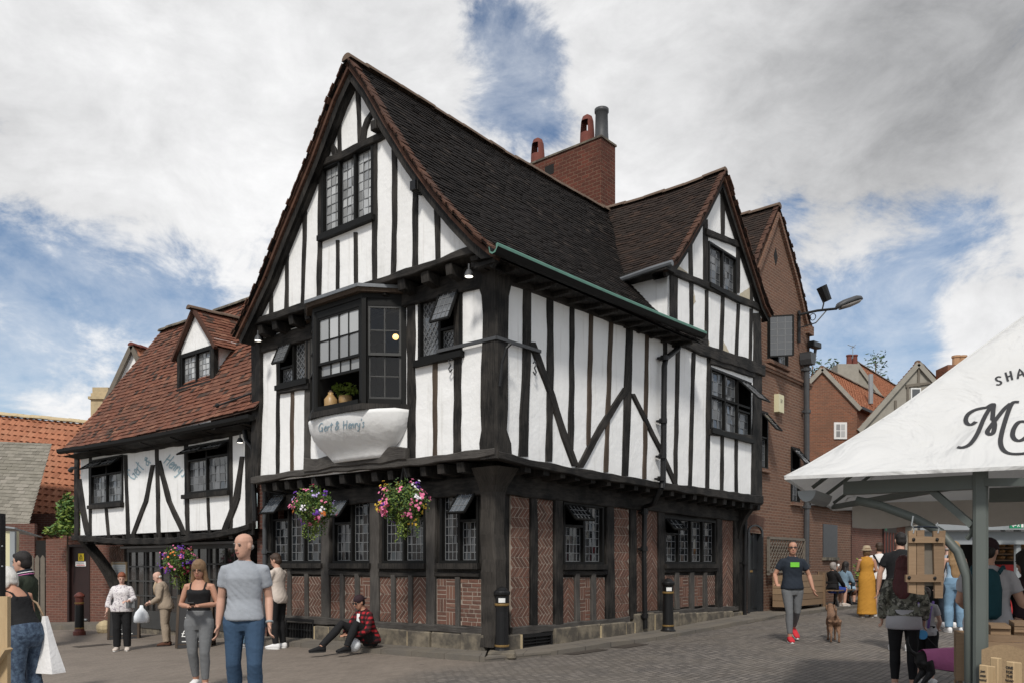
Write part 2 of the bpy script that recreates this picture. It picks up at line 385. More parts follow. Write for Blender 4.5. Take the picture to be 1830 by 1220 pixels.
    for nm, c in (('white', (.6, .58, .54)), ('grey', (.28, .25, .23)), ('brown', (.05, .03, .02)), ('dark', (.012, .009, .008)), ('ginger', (.22, .065, .028)), ('burgundy', (.085, .02, .022)), ('blonde', (.26, .16, .075)), ('fair', (.19, .115, .06))):
        pm('hair_' + nm, c, .55, .4, 5, .7, 60, .006, kind='Object', stretch=(9, 9, 1.2))
    for nm, c in (('black', (.012, .012, .013)), ('white', (.72, .71, .70)), ('cream', (.55, .48, .42)), ('grey', (.30, .32, .35)), ('midgrey', (.15, .155, .16)), ('jeans', (.040, .075, .13)), ('acid', (.028, .05, .085)),
                  ('pale_jeans', (.16, .26, .36)), ('beige', (.33, .265, .20)), ('navy', (.018, .024, .034)), ('green', (.028, .036, .024)), ('mustard', (.45, .22, .035)), ('royal', (.03, .06, .28)), ('sky', (.33, .46, .58)),
                  ('stone', (.48, .45, .41)), ('denim', (.17, .25, .32)), ('red', (.5, .03, .04)), ('pink', (.55, .17, .36)), ('purple', (.22, .14, .42)), ('teal', (.015, .06, .075)), ('lightgrey', (.42, .41, .43)), ('brownleather', (.10, .045, .028)),
                  ('straw', (.36, .28, .19)), ('lime', (.16, .5, .05)), ('plum', (.03, .016, .02)), ('tan', (.28, .2, .13)), ('bag', (.74, .77, .80))):
        pm('cloth_' + nm, c, .85, .16, 5, .5, 26, .012, spec=.25)
    t = NT('cloth_acid'); v = t.coord('Object'); c = t.mix(t.ramp(t.noise(v, 26, 5, .7), [(.4, (0, 0, 0)), (.7, (1, 1, 1))]), (.022, .038, .07), (.085, .13, .19)); t.l(c, t.b.inputs['Base Color']); t.b.inputs['Roughness'].default_value = .85; t.bump(t.noise(v, 20, 3), .5, .012)
    t = NT('cloth_camo'); v = t.coord('Object')
    c = t.mix(t.ramp(t.noise(v, 16, 3), [(.48, (0, 0, 0)), (.52, (1, 1, 1))]), (.05, .05, .04), (.17, .17, .135))
    c = t.mix(t.ramp(t.noise(v, 23, 3), [(.58, (0, 0, 0)), (.6, (1, 1, 1))]), c, (.3, .29, .25)); t.l(c, t.b.inputs['Base Color']); t.b.inputs['Roughness'].default_value = .85; t.bump(t.noise(v, 24, 3), .5, .012)
    t = NT('cloth_blouse'); v = t.coord('Object')
    c = t.mix(t.ramp(t.noise(v, 24, 4), [(.52, (0, 0, 0)), (.62, (1, 1, 1))]), (.66, .63, .63), (.30, .26, .30)); t.l(c, t.b.inputs['Base Color']); t.b.inputs['Roughness'].default_value = .85; t.bump(t.noise(v, 20, 3), .5, .012)
    t = NT('cloth_plaid'); v = t.coord('Object')
    def band(ax, w):
        s = t.n('ShaderNodeSeparateXYZ'); t.l(v, s.inputs[0])
        a = t.n('ShaderNodeMath', operation='MULTIPLY'); t.l(s.outputs[ax], a.inputs[0]); a.inputs[1].default_value = w
        b = t.n('ShaderNodeMath', operation='FRACT'); t.l(a.outputs[0], b.inputs[0])
        g = t.n('ShaderNodeMath', operation='GREATER_THAN'); t.l(b.outputs[0], g.inputs[0]); g.inputs[1].default_value = .5; return g.outputs[0]
    ca = t.mix(band(0, 13), (.36, .012, .02), (.06, .005, .008)); cb = t.mix(band(2, 13), (1, 1, 1), (.12, .08, .08))
    t.l(t.mix(1, ca, cb, 'MULTIPLY'), t.b.inputs['Base Color']); t.b.inputs['Roughness'].default_value = .9; t.bump(t.noise(v, 20, 3), .5, .012)
    pm('rubber', (.02, .02, .02), .6, .2, 9); pm('sole_white', (.7, .69, .67), .6, .08, 9)
    pm('fur_brown', (.20, .115, .07), .9, .5, 18, .9, 60, .02); pm('fur_black', (.012, .011, .011), .6, .4, 18, .6, 60, .012)
    for nm, c in (('leaf', (.06, .115, .025)), ('leaf_light', (.16, .22, .035)), ('leaf_dark', (.035, .07, .02)), ('leaf_tree', (.07, .14, .03)), ('pine', (.03, .055, .025))):
        t = pm(nm, c, .6, .35, 7)
    for nm, c in (('pink', (.72, .18, .32)), ('purple', (.12, .03, .30)), ('white', (.75, .72, .75)), ('orange', (.70, .20, .04)), ('yellow', (.65, .42, .05)), ('crimson', (.22, .012, .04)), ('lilac', (.42, .33, .62))):
        pm('petal_' + nm, c, .6, .2, 20)
    pm('sign_yellow', (.75, .55, .02), .5, .05, 5); pm('sign_white', (.72, .72, .70), .5, .05, 5); pm('sign_green', (.01, .22, .10), .5, .05, 5); pm('sign_red', (.5, .03, .03), .5, .05, 5)
    pm('alarm_cream', (.62, .58, .38), .5, .06, 5); pm('slate_board', (.02, .02, .021), .7, .2, 9); pm('chalk', (.7, .7, .68), .9, .15, 30)
    pm('stoneware', (.36, .23, .10), .4, .2, 8); pm('bread', (.30, .17, .07), .8, .4, 14, .3, 40); pm('plastic_blue', (.05, .3, .6), .4, .1, 5); pm('red_cloth', (.4, .03, .03), .8, .2, 6, .3, 20)
    t = NT('bulb'); t.b.inputs['Emission Color'].default_value = (1, .62, .22, 1); t.b.inputs['Emission Strength'].default_value = 1.6; t.b.inputs['Base Color'].default_value = (.8, .7, .5, 1)
    t = NT('lamp_lit'); t.b.inputs['Emission Color'].default_value = (1, .93, .8, 1); t.b.inputs['Emission Strength'].default_value = 2.5; t.b.inputs['Base Color'].default_value = (.8, .8, .8, 1)
    t = NT('lamp_glass'); t.b.inputs['Base Color'].default_value = (.22, .20, .18, 1); t.b.inputs['Roughness'].default_value = .15
make_materials()

# ---- world, sun, camera
SUN_AZ, SUN_EL = R_(188), R_(48)      # azimuth clockwise from +Y: behind the camera, a little to the left
def make_world():
    w = bpy.data.worlds.new('World'); SC.world = w; w.use_nodes = True
    t = w.node_tree; N = t.nodes; Lk = t.links.new
    bg = N['Background']
    sky = N.new('ShaderNodeTexSky'); sky.sky_type = 'NISHITA'; sky.sun_disc = False
    sky.sun_elevation = SUN_EL; sky.sun_rotation = SUN_AZ; sky.air_density = 1.0; sky.dust_density = .6; sky.ozone_density = 1.6
    tc = N.new('ShaderNodeTexCoord'); D = tc.outputs['Generated']
    def math_(op, a, b=None, c=None, clamp=False):
        x = N.new('ShaderNodeMath'); x.operation = op; x.use_clamp = clamp
        for i, q in enumerate((a, b, c)):
            if q is None: continue
            if isinstance(q, (int, float)): x.inputs[i].default_value = q
            else: Lk(q, x.inputs[i])
        return x.outputs[0]
    sp = N.new('ShaderNodeSeparateXYZ'); Lk(D, sp.inputs[0])
    zz = math_('MAXIMUM', math_('ADD', sp.outputs[2], .16), .03)
    cb = N.new('ShaderNodeCombineXYZ'); Lk(math_('DIVIDE', sp.outputs[0], zz), cb.inputs[0]); Lk(math_('DIVIDE', sp.outputs[1], zz), cb.inputs[1])
    def nz(scale, det, rough, off=0, dist=0.3):
        x = N.new('ShaderNodeTexNoise'); x.inputs['Scale'].default_value = scale; x.inputs['Detail'].default_value = det; x.inputs['Roughness'].default_value = rough; x.inputs['Distortion'].default_value = dist
        mp = N.new('ShaderNodeMapping'); mp.inputs['Location'].default_value = (off, off * .7, off * .3); mp.inputs['Scale'].default_value = (1, 1, 1.7); Lk(D, mp.inputs[0]); Lk(mp.outputs[0], x.inputs['Vector']); return x.outputs['Fac']
    def blob(u, v, rad):      # a patch of sky in a given direction, rad in degrees
        d = V(((u - CX) / F, 1, (HY - v) / F)).normalized()
        x = N.new('ShaderNodeVectorMath'); x.operation = 'DOT_PRODUCT'; Lk(D, x.inputs[0]); x.inputs[1].default_value = d
        k = 1.0 / (1 - math.cos(R_(rad)))
        return math_('POWER', 2.718, math_('MULTIPLY', math_('SUBTRACT', x.outputs['Value'], 1.0), k))
    def total(lst, base):
        acc = base
        for u, v, r, a in lst: acc = math_('MULTIPLY_ADD', blob(u, v, r), a, acc)
        return acc
    n1 = nz(3.0, 14, .60, 3.1, .6); n2 = nz(8.0, 12, .66, 7.7, .5); n3 = nz(22.0, 8, .6, 1.7, .2)
    base = math_('MULTIPLY_ADD', math_('SUBTRACT', n1, .5), 2.4, math_('MULTIPLY_ADD', math_('SUBTRACT', n2, .5), 2.3, math_('MULTIPLY_ADD', math_('SUBTRACT', n3, .5), .55, .50)))
    cover = total([(890, 0, 2.4, -.58), (945, 110, 2.8, -.62), (890, 190, 2.6, -.58), (985, 262, 2.6, -.55), (1000, 130, 2.2, -.35), (850, 60, 1.8, -.25), (480, 20, 1.5, -.35), (1010, 50, 2.0, -.25),
                   (30, 470, 4.0, -.30), (120, 520, 4.5, -.28), (270, 530, 4.5, -.36), (350, 560, 3.5, -.55), (500, 370, 2.5, -.5), (440, 440, 3.0, -.35), (130, 440, 3, -.3), (40, 620, 3, -.25),
                   (1480, 550, 3.4, -.55), (1590, 520, 3.4, -.58), (1700, 400, 3.0, -.62), (1620, 600, 3.2, -.6), (1500, 640, 3, -.5), (1400, 400, 1.8, -.45), (1540, 400, 1.8, -.35), (1790, 420, 2.5, -.4),
                   (140, 330, 4.5, .42), (20, 300, 4, .35), (300, 200, 14, .55), (650, 130, 7, .4), (650, 60, 5, .35), (1350, 150, 13, .5), (1750, 180, 9, .6), (1770, 560, 3.0, .75), (1100, 330, 5, .35), (1200, 100, 6, .4), (1080, 60, 3, .3), (1050, 300, 3, .25)], base)
    dens = N.new('ShaderNodeMapRange'); dens.interpolation_type = 'SMOOTHSTEP'; Lk(cover, dens.inputs[0]); dens.inputs[1].default_value = .10; dens.inputs[2].default_value = .74
    shade = total([(1750, 60, 9, -.22), (1500, 30, 9, -.11), (1700, 230, 8, -.10), (1250, 90, 9, -.06), (1560, 200, 6, -.06), (1190, 250, 5, .08), (480, 330, 8, .08), (80, 650, 9, .14), (1770, 560, 4, .14)], math_('MULTIPLY_ADD', math_('SUBTRACT', n2, .5), .50, math_('MULTIPLY_ADD', math_('SUBTRACT', n1, .5), .55, math_('MULTIPLY_ADD', math_('SUBTRACT', n3, .5), .25, .745))))
    cl = N.new('ShaderNodeMix'); cl.data_type = 'RGBA'; Lk(math_('MULTIPLY', shade, 1.0, clamp=True), cl.inputs[0]); cl.inputs[6].default_value = (.9, .95, 1.05, 1); cl.inputs[7].default_value = (9.2, 9.2, 9.25, 1)
    mx = N.new('ShaderNodeMix'); mx.data_type = 'RGBA'; Lk(dens.outputs[0], mx.inputs[0]); vl = N.new('ShaderNodeMix'); vl.data_type = 'RGBA'; Lk(math_('MULTIPLY', math_('MULTIPLY_ADD', n2, 2.2, math_('MULTIPLY_ADD', n3, .9, -1.12), clamp=True), .62), vl.inputs[0]); Lk(sky.outputs[0], vl.inputs[6]); vl.inputs[7].default_value = (7.6, 7.9, 8.3, 1); Lk(vl.outputs[2], mx.inputs[6]); Lk(cl.outputs[2], mx.inputs[7])
    Lk(mx.outputs[2], bg.inputs['Color']); bg.inputs['Strength'].default_value = .085
make_world()
sun = bpy.data.lights.new('sun', 'SUN'); sun.energy = 2.3; sun.angle = R_(8); sun.color = (1, .955, .89)
so = bpy.data.objects.new('sun', sun); COL.objects.link(so)
sdir = V((math.sin(SUN_AZ) * math.cos(SUN_EL), math.cos(SUN_AZ) * math.cos(SUN_EL), math.sin(SUN_EL)))
so.rotation_euler = sdir.to_track_quat('Z', 'Y').to_euler(); so.location = (0, -5, 20)
cam = bpy.data.cameras.new('camera'); cam.sensor_width = 36; cam.lens = 36 * F / 1830; cam.shift_y = (HY - 610) / 1830; cam.clip_end = 2000; cam.clip_start = .1
co = bpy.data.objects.new('camera', cam); COL.objects.link(co); co.location = (0, 0, ZC); co.rotation_euler = (PI / 2, 0, 0); SC.camera = co
SC.view_settings.view_transform = 'Standard'; SC.view_settings.look = 'None'; SC.view_settings.exposure = 0.38; SC.view_settings.gamma = 1
# ---- building helpers
def beam(pl, par, name, pts, w, o0=-.03, o1=.04, mat='timber_black', jit=.015, sz=False, horiz=None, label=None):
    """a hewn timber lying on a facade. pts in picture pixels (or s,z if sz), w = width seen across (pixels, or metres if sz)"""
    ws = w if isinstance(w, (list, tuple)) else [w] * len(pts)
    if horiz is None:
        a, b = pts[0], pts[-1]; horiz = abs(b[0] - a[0]) > abs(b[1] - a[1])
    L = []
    for (u, v), ww in zip(pts, ws):
        if sz:
            A, B = ((u, v - ww / 2), (u, v + ww / 2)) if horiz else ((u - ww / 2, v), (u + ww / 2, v))
        else:
            A, B = (pl.px(u, v + ww / 2), pl.px(u, v - ww / 2)) if horiz else (pl.px(u - ww / 2, v), pl.px(u + ww / 2, v))
            if not horiz and A[0] > B[0]: A, B = B, A
        L.append((A, B))
    # resample
    Q = [L[0]]
    for (A0, B0), (A1, B1) in zip(L, L[1:]):
        d = math.hypot(A1[0] - A0[0], A1[1] - A0[1]); n = max(1, int(d / .2))
        for k in range(1, n + 1):
            t = k / n; Q.append(((lerp(A0[0], A1[0], t), lerp(A0[1], A1[1], t)), (lerp(B0[0], B1[0], t), lerp(B0[1], B1[1], t))))
    sd = random.random() * 90; rings = []; uvl = 0; last = None
    for k, (A, B) in enumerate(Q):
        wv = V((B[0] - A[0], B[1] - A[1], 0)); wl = max(wv.length, .01); wn = wv / wl
        e = 1.0
        ja = jit * e * noise.noise(V((k * .45, sd, 0))) * 1.7; jb = jit * e * noise.noise(V((k * .45, sd + 30, 0))) * 1.7
        a = (A[0] + wn.x * ja, A[1] + wn.y * ja); b = (B[0] + wn.x * jb, B[1] + wn.y * jb)
        ch = min(.014, wl * .2)
        rings.append([pl.P(a[0], a[1], o0), pl.P(a[0], a[1], o1 - ch), pl.P(a[0] + wn.x * ch, a[1] + wn.y * ch, o1 + .004 * noise.noise(V((k * .6, sd, 9)))),
                      pl.P(b[0] - wn.x * ch, b[1] - wn.y * ch, o1 + .004 * noise.noise(V((k * .6, sd + 5, 9)))), pl.P(b[0], b[1], o1 - ch), pl.P(b[0], b[1], o0)])
    m = MB(); n = 6; b0 = 0
    for r in rings: m.v += [tuple(p) for p in r]
    xs = [0, .05, .06, .2, .21, .26]
    off = random.random() * 7; lens = [0]
    for r0, r1 in zip(rings, rings[1:]): lens.append(lens[-1] + (r1[2] - r0[2]).length)
    for k in range(len(rings) - 1):
        for i in range(n - 1):
            m.idx((k * n + i, k * n + i + 1, (k + 1) * n + i + 1, (k + 1) * n + i), 0, 0,
                  [(xs[i] + off, lens[k] + off), (xs[i + 1] + off, lens[k] + off), (xs[i + 1] + off, lens[k + 1] + off), (xs[i] + off, lens[k + 1] + off)])
    m.idx(list(range(n))[::-1]); m.idx([(len(rings) - 1) * n + i for i in range(n)])
    o = m.build(name, mat, par)
    if label: o['label'] = label
    return o

def wall(pl, par, name, outline, mat, out=0.0, holes=True, sz=False, thick=.12):
    pts = outline if sz else [pl.px(*p, out) for p in outline]
    polys = [[V((s, z, 0)) for s, z in pts]]
    if holes:
        for (a, b, c, d) in pl.holes: polys.append([V((a, c, 0)), V((a, d, 0)), V((b, d, 0)), V((b, c, 0))])
    tris = tessellate_polygon(polys); flat = [p for q in polys for p in q]
    m = MB(); 
    m.v = [tuple(pl.P(p.x, p.y, out)) for p in flat]
    nrm = pl.n
    for t in tris:
        a, b, c = [V(m.v[i]) for i in t]
        q = t if (b - a).cross(c - a).dot(nrm) > 0 else t[::-1]
        m.idx(tuple(q))
    n = len(polys[0])
    for i in range(n):
        p, q = polys[0][i], polys[0][(i + 1) % n]
        m.face([pl.P(p.x, p.y, out), pl.P(q.x, q.y, out), pl.P(q.x, q.y, out - thick), pl.P(p.x, p.y, out - thick)])
    return m.build(name, mat, par)

def casement(m, pl, s0, s1, z0, z1, o, ang, rows, cols, gl=1, side=None):
    """a leaded casement hung at the top and pushed out by ang, or hung at one side (side=-1/+1): bars slot 0, glass slot 1, lead slot 2"""
    def P(s, z, d=0.0):
        if side is None:
            r = z1 - z; return pl.P(s, z1 - r * math.cos(ang) + d * math.sin(ang) , o + r * math.sin(ang) + d * math.cos(ang))
        h = s0 if side < 0 else s1
        r = s - h; return pl.P(h + r * math.cos(ang), z, o + abs(r) * math.sin(ang) + d)
    def rod(a, b, w, t, mi):
        (sa, za), (sb, zb) = a, b
        if abs(sa - sb) > abs(za - zb): q = [(sa, za - w / 2), (sb, zb - w / 2), (sb, zb + w / 2), (sa, za + w / 2)]
        else: q = [(sa - w / 2, za), (sa + w / 2, za), (sb + w / 2, zb), (sb - w / 2, zb)]
        m.hexa([P(*x, -t / 2) for x in q] + [P(*x, t / 2) for x in q], 0, mi)
    for a, b in (((s0, z0), (s1, z0)), ((s0, z1), (s1, z1)), ((s0, z0), (s0, z1)), ((s1, z0), (s1, z1))): rod(a, b, .035, .03, 0)
    m.face([P(s0, z0), P(s1, z0), P(s1, z1), P(s0, z1)], random.random(), 1)
    for i in range(1, cols): s = lerp(s0, s1, i / cols); rod((s, z0), (s, z1), .012, .016, 2)
    for j in range(1, rows): z = lerp(z0, z1, j / rows); rod((s0, z), (s1, z), .012, .016, 2)

def glazing(pl, par, s0, s1, z0, z1, rows, cols, o, glass='glass', dia=False, tilt=.045, lead='came', lw=.012):
    g = MB()
    nr, nc = (rows, cols) if not dia else (max(2, rows // 2), 1)
    for i in range(nc):
        for j in range(nr):
            a, b, c, d = lerp(s0, s1, i / nc), lerp(s0, s1, (i + 1) / nc), lerp(z0, z1, j / nr), lerp(z0, z1, (j + 1) / nr)
            tx, tz = random.uniform(-tilt, tilt) * (b - a), random.uniform(-tilt, tilt) * (d - c)
            g.face([pl.P(a, c, o - tx - tz), pl.P(b, c, o + tx - tz), pl.P(b, d, o + tx + tz), pl.P(a, d, o - tx + tz)], random.random())
    g.build('pane', glass, par)
    l = MB(); t = .01
    if dia:
        w, h = s1 - s0, z1 - z0; cw = w / cols; chh = h / rows
        def seg(A, B):
            m = len(l.v); l.bar(pl.P(*A, o + .008), pl.P(*B, o + .008), lw, t, pl.n)
        for sgn in (1, -1):
            for k in range(-rows - cols, rows + cols + 1):
                # line from bottom: x = k*cw + t*cw*sgn, y=t*chh
                t0, t1 = 0, rows; pts = []
                x0 = k * cw
                ts = [0, rows]
                lo, hi = 0.0, float(rows)
                # clip x in [0,w]
                if sgn > 0: lo = max(lo, (0 - x0) / cw); hi = min(hi, (w - x0) / cw)
                else: lo = max(lo, (x0 - w) / cw); hi = min(hi, x0 / cw)
                if hi - lo > .05: seg((s0 + x0 + sgn * lo * cw, z0 + lo * chh), (s0 + x0 + sgn * hi * cw, z0 + hi * chh))
    else:
        for i in range(1, cols): s = lerp(s0, s1, i / cols) + random.uniform(-.004, .004); l.pbox(pl, s - lw / 2, s + lw / 2, z0, z1, o, o + t)
        for j in range(1, rows): z = lerp(z0, z1, j / rows) + random.uniform(-.004, .004); l.pbox(pl, s0, s1, z - lw / 2, z + lw / 2, o, o + t * .8)
    # lead edge all round
    for a, b, c, d in ((s0, s1, z0, z0 + lw), (s0, s1, z1 - lw, z1), (s0, s0 + lw, z0, z1), (s1 - lw, s1, z0, z1)): l.pbox(pl, a, b, c, d, o, o + t * .9)
    return l.build('lead_grid', lead, par)

def window(pl, par, uL, uR, vT, vB, n=2, rows=6, cols=3, opens=None, dia=False, glass='glass', fr=.06, mat='joinery', lead='came', sill=True, base=None, widths=None, sz=None, out=0.0, tilt=.045, sill_mat=None, mid=None, depth=.05):
    opens = opens or {}
    if sz: s0, s1, z0, z1 = sz
    else:
        sa, z1 = pl.px(uL, vT, out); _, z0 = pl.px(uL, vB, out); sb, _ = pl.px(uR, vT, out)
        s0, s1 = min(sa, sb), max(sa, sb)
    flip = (not sz) and sa > sb
    pl.holes.append((s0 + .01, s1 - .01, z0 + .01, z1 - .01))
    f = MB()
    o0, o1 = out - .11, out + .035
    f.pbox(pl, s0, s1, z1 - fr, z1, o0, o1); f.pbox(pl, s0, s1, z0, z0 + fr, o0, o1)
    f.pbox(pl, s0, s0 + fr, z0 + fr, z1 - fr, o0, o1 - .004); f.pbox(pl, s1 - fr, s1, z0 + fr, z1 - fr, o0, o1 - .004)
    a, b, c, d = s0 + fr, s1 - fr, z0 + fr, z1 - fr
    ws = widths or [1] * n; tot = sum(ws); mu = .05; xs = [a]
    for w in ws[:-1]: xs.append(xs[-1] + (b - a) * w / tot)
    xs.append(b)
    if flip: ws = ws[::-1]
    for x in xs[1:-1]: f.pbox(pl, x - mu / 2, x + mu / 2, c, d, o0 + .02, o1 - .01)
    if mid: f.pbox(pl, a, b, lerp(c, d, mid) - .025, lerp(c, d, mid) + .025, o0 + .025, o1 - .014)
    win = f.build('window', mat, par, bevel=0)
    r = MB()
    dp = .6
    for q in ([(s0, z0, 0), (s1, z0, 0), (s1, z0, 1), (s0, z0, 1)], [(s0, z1, 0), (s1, z1, 0), (s1, z1, 1), (s0, z1, 1)], [(s0, z0, 0), (s0, z1, 0), (s0, z1, 1), (s0, z0, 1)],
              [(s1, z0, 0), (s1, z1, 0), (s1, z1, 1), (s1, z0, 1)], [(s0, z0, 1), (s1, z0, 1), (s1, z1, 1), (s0, z1, 1)]):
        r.face([pl.P(s, z, out - .115 - dp * k) for s, z, k in q])
    r.build('window_recess', 'room', win)
    for i in range(n):
        k = n - 1 - i if flip else i
        x0 = xs[k] + (mu / 2 if k else 0); x1 = xs[k + 1] - (mu / 2 if k < n - 1 else 0)
        if i in opens:
            fracc, ang = opens[i][:2]; zt = lerp(d, c, fracc)
            if fracc < .99: 
                f2 = MB(); f2.pbox(pl, x0, x1, zt - .02, zt + .02, o0 + .03, o1 - .015); f2.build('transom', mat, win)
                glazing(pl, win, x0 + .01, x1 - .01, c + .005, zt - .02, max(2, round(rows * (1 - fracc))), cols, out - depth, glass, dia, tilt, lead)
            m = MB(); casement(m, pl, x0, x1, zt + .02, d, out + .03, R_(ang), max(2, round(rows * fracc)), cols, side=(opens[i][2] if len(opens[i]) > 2 else None))
            m.build('casement', [mat, opens[i][3] if len(opens[i]) > 3 else 'glass', lead], win)
        else:
            glazing(pl, win, x0 + .008, x1 - .008, c + .005, d - .005, rows, cols, out - depth, glass, dia, tilt, lead)
    if sill:
        m = MB(); m.pbox(pl, s0 - .04, s1 + .04, z0 - .09, z0 + .004, out - .02, out + .10); m.build('sill', sill_mat or mat, win)
    return win, (s0, s1, z0, z1)

def clip_poly(poly, x0, x1, y0, y1):
    def cl(P, f, g):
        out = []
        for i in range(len(P)):
            a, b = P[i], P[(i + 1) % len(P)]; fa, fb = f(a), f(b)
            if fa >= 0: out.append(a)
            if (fa >= 0) != (fb >= 0): t = fa / (fa - fb); out.append((lerp(a[0], b[0], t), lerp(a[1], b[1], t)))
        return out
    for f in (lambda p: p[0] - x0, lambda p: x1 - p[0], lambda p: p[1] - y0, lambda p: y1 - p[1]):
        poly = cl(poly, f, None)
        if len(poly) < 3: return None
    return poly
def brick_panel(pl, par, s0, s1, z0, z1, style='herr', out=0.0):
    """nogging of narrow bricks standing a little proud of its mortar"""
    m = MB(); W, n, j = .068, 3, .017
    m.pbox(pl, s0, s1, z0, z1, out - .03, out + .006, 0, 1)
    quads = []
    cx, cz = (s0 + s1) / 2 + random.uniform(-.1, .1), (z0 + z1) / 2 + random.uniform(-.1, .1)
    Rr = math.hypot(s1 - s0, z1 - z0) / 2 + .3; N = int(Rr / W) + 4
    if style in ('herr', 'herr2'):
        a = PI / 4 if style == 'herr' else -PI / 4; ca, sa = math.cos(a), math.sin(a)
        for jy in range(-N, N):
            for k in range(-N // n - 2, N // n + 3):
                bx = jy + 2 * n * k
                for (x, y, w, h) in ((bx, jy, n, 1), (bx + n, jy - n + 1, 1, n)):
                    if abs(x) > N + 4: continue
                    q = [(x * W + j / 2, y * W + j / 2), ((x + w) * W - j / 2, y * W + j / 2), ((x + w) * W - j / 2, (y + h) * W - j / 2), (x * W + j / 2, (y + h) * W - j / 2)]
                    quads.append([(cx + px * ca - py * sa, cz + px * sa + py * ca) for px, py in q])
    elif style in ('chev', 'chevup'):
        # zigzag courses: sloping bricks in strips
        strip = .165 if style == 'chev' else (s1 - s0) / 2; k = 0
        nst = int(math.ceil(((z1 - z0) if style == 'chev' else (s1 - s0)) / strip))
        for k in range(nst):
            sg = 1 if k % 2 else -1
            cnt = int(((s1 - s0) if style == 'chev' else (z1 - z0)) / (W * 1.4)) + 8
            for i in range(-6, cnt):
                p = i * W * 1.46
                if style == 'chev':
                    za, zb = z0 + k * strip + .005, z0 + (k + 1) * strip - .005
                    xa = s0 + p + (strip * .9 if sg < 0 else 0); xb = xa + sg * strip * .9
                    quads.append([(xa, za), (xa + W * 1.14, za), (xb + W * 1.14, zb), (xb, zb)])
                else:
                    sa_, sb_ = s0 + k * strip + .005, s0 + (k + 1) * strip - .005
                    ya = z0 + p + (strip * .9 if sg > 0 else 0); yb = ya - sg * strip * .9
                    quads.append([(sa_, ya), (sb_, yb), (sb_, yb + W * 1.14), (sa_, ya + W * 1.14)])
    elif style == 'weave':
        c = W * 3.2; 
        for i in range(int((s1 - s0) / c) + 2):
            for k in range(int((z1 - z0) / c) + 2):
                for t in range(3):
                    x, y = s0 + i * c, z0 + k * c
                    if (i + k) % 2: quads.append([(x + .005, y + t * c / 3 + j / 2), (x + c - .005, y + t * c / 3 + j / 2), (x + c - .005, y + (t + 1) * c / 3 - j / 2), (x + .005, y + (t + 1) * c / 3 - j / 2)])
                    else: quads.append([(x + t * c / 3 + j / 2, y + .005), (x + (t + 1) * c / 3 - j / 2, y + .005), (x + (t + 1) * c / 3 - j / 2, y + c - .005), (x + t * c / 3 + j / 2, y + c - .005)])
    else:
        for k in range(int((z1 - z0) / .07) + 1):
            x = s0 - random.random() * .2
            while x < s1:
                w = random.choice((.11, .22, .22)); quads.append([(x + j / 2, z0 + k * .07 + j / 2), (x + w - j / 2, z0 + k * .07 + j / 2), (x + w - j / 2, z0 + (k + 1) * .07 - j / 2), (x + j / 2, z0 + (k + 1) * .07 - j / 2)]); x += w
    for q in quads:
        c = clip_poly(q, s0 + .004, s1 - .004, z0 + .004, z1 - .004)
        if not c: continue
        ar = sum(c[i][0] * c[(i + 1) % len(c)][1] - c[(i + 1) % len(c)][0] * c[i][1] for i in range(len(c))) / 2
        if abs(ar) < .0012: continue
        tv = random.random() * .8 + .1 + random.uniform(-.1, .1)
        h = out + .0115 + random.uniform(-.003, .003); tl = random.uniform(-.003, .003)
        top = [pl.P(s, z, h + tl * (1 if i % 2 else -1)) for i, (s, z) in enumerate(c)]; bot = [pl.P(s, z, out + .004) for s, z in c]
        m.face(top, tv)
        for i in range(len(c)): k = (i + 1) % len(c); m.face([bot[i], bot[k], top[k], top[i]], tv)
    return m.build('brick_panel', ['herring_brick', 'mortar'], par)

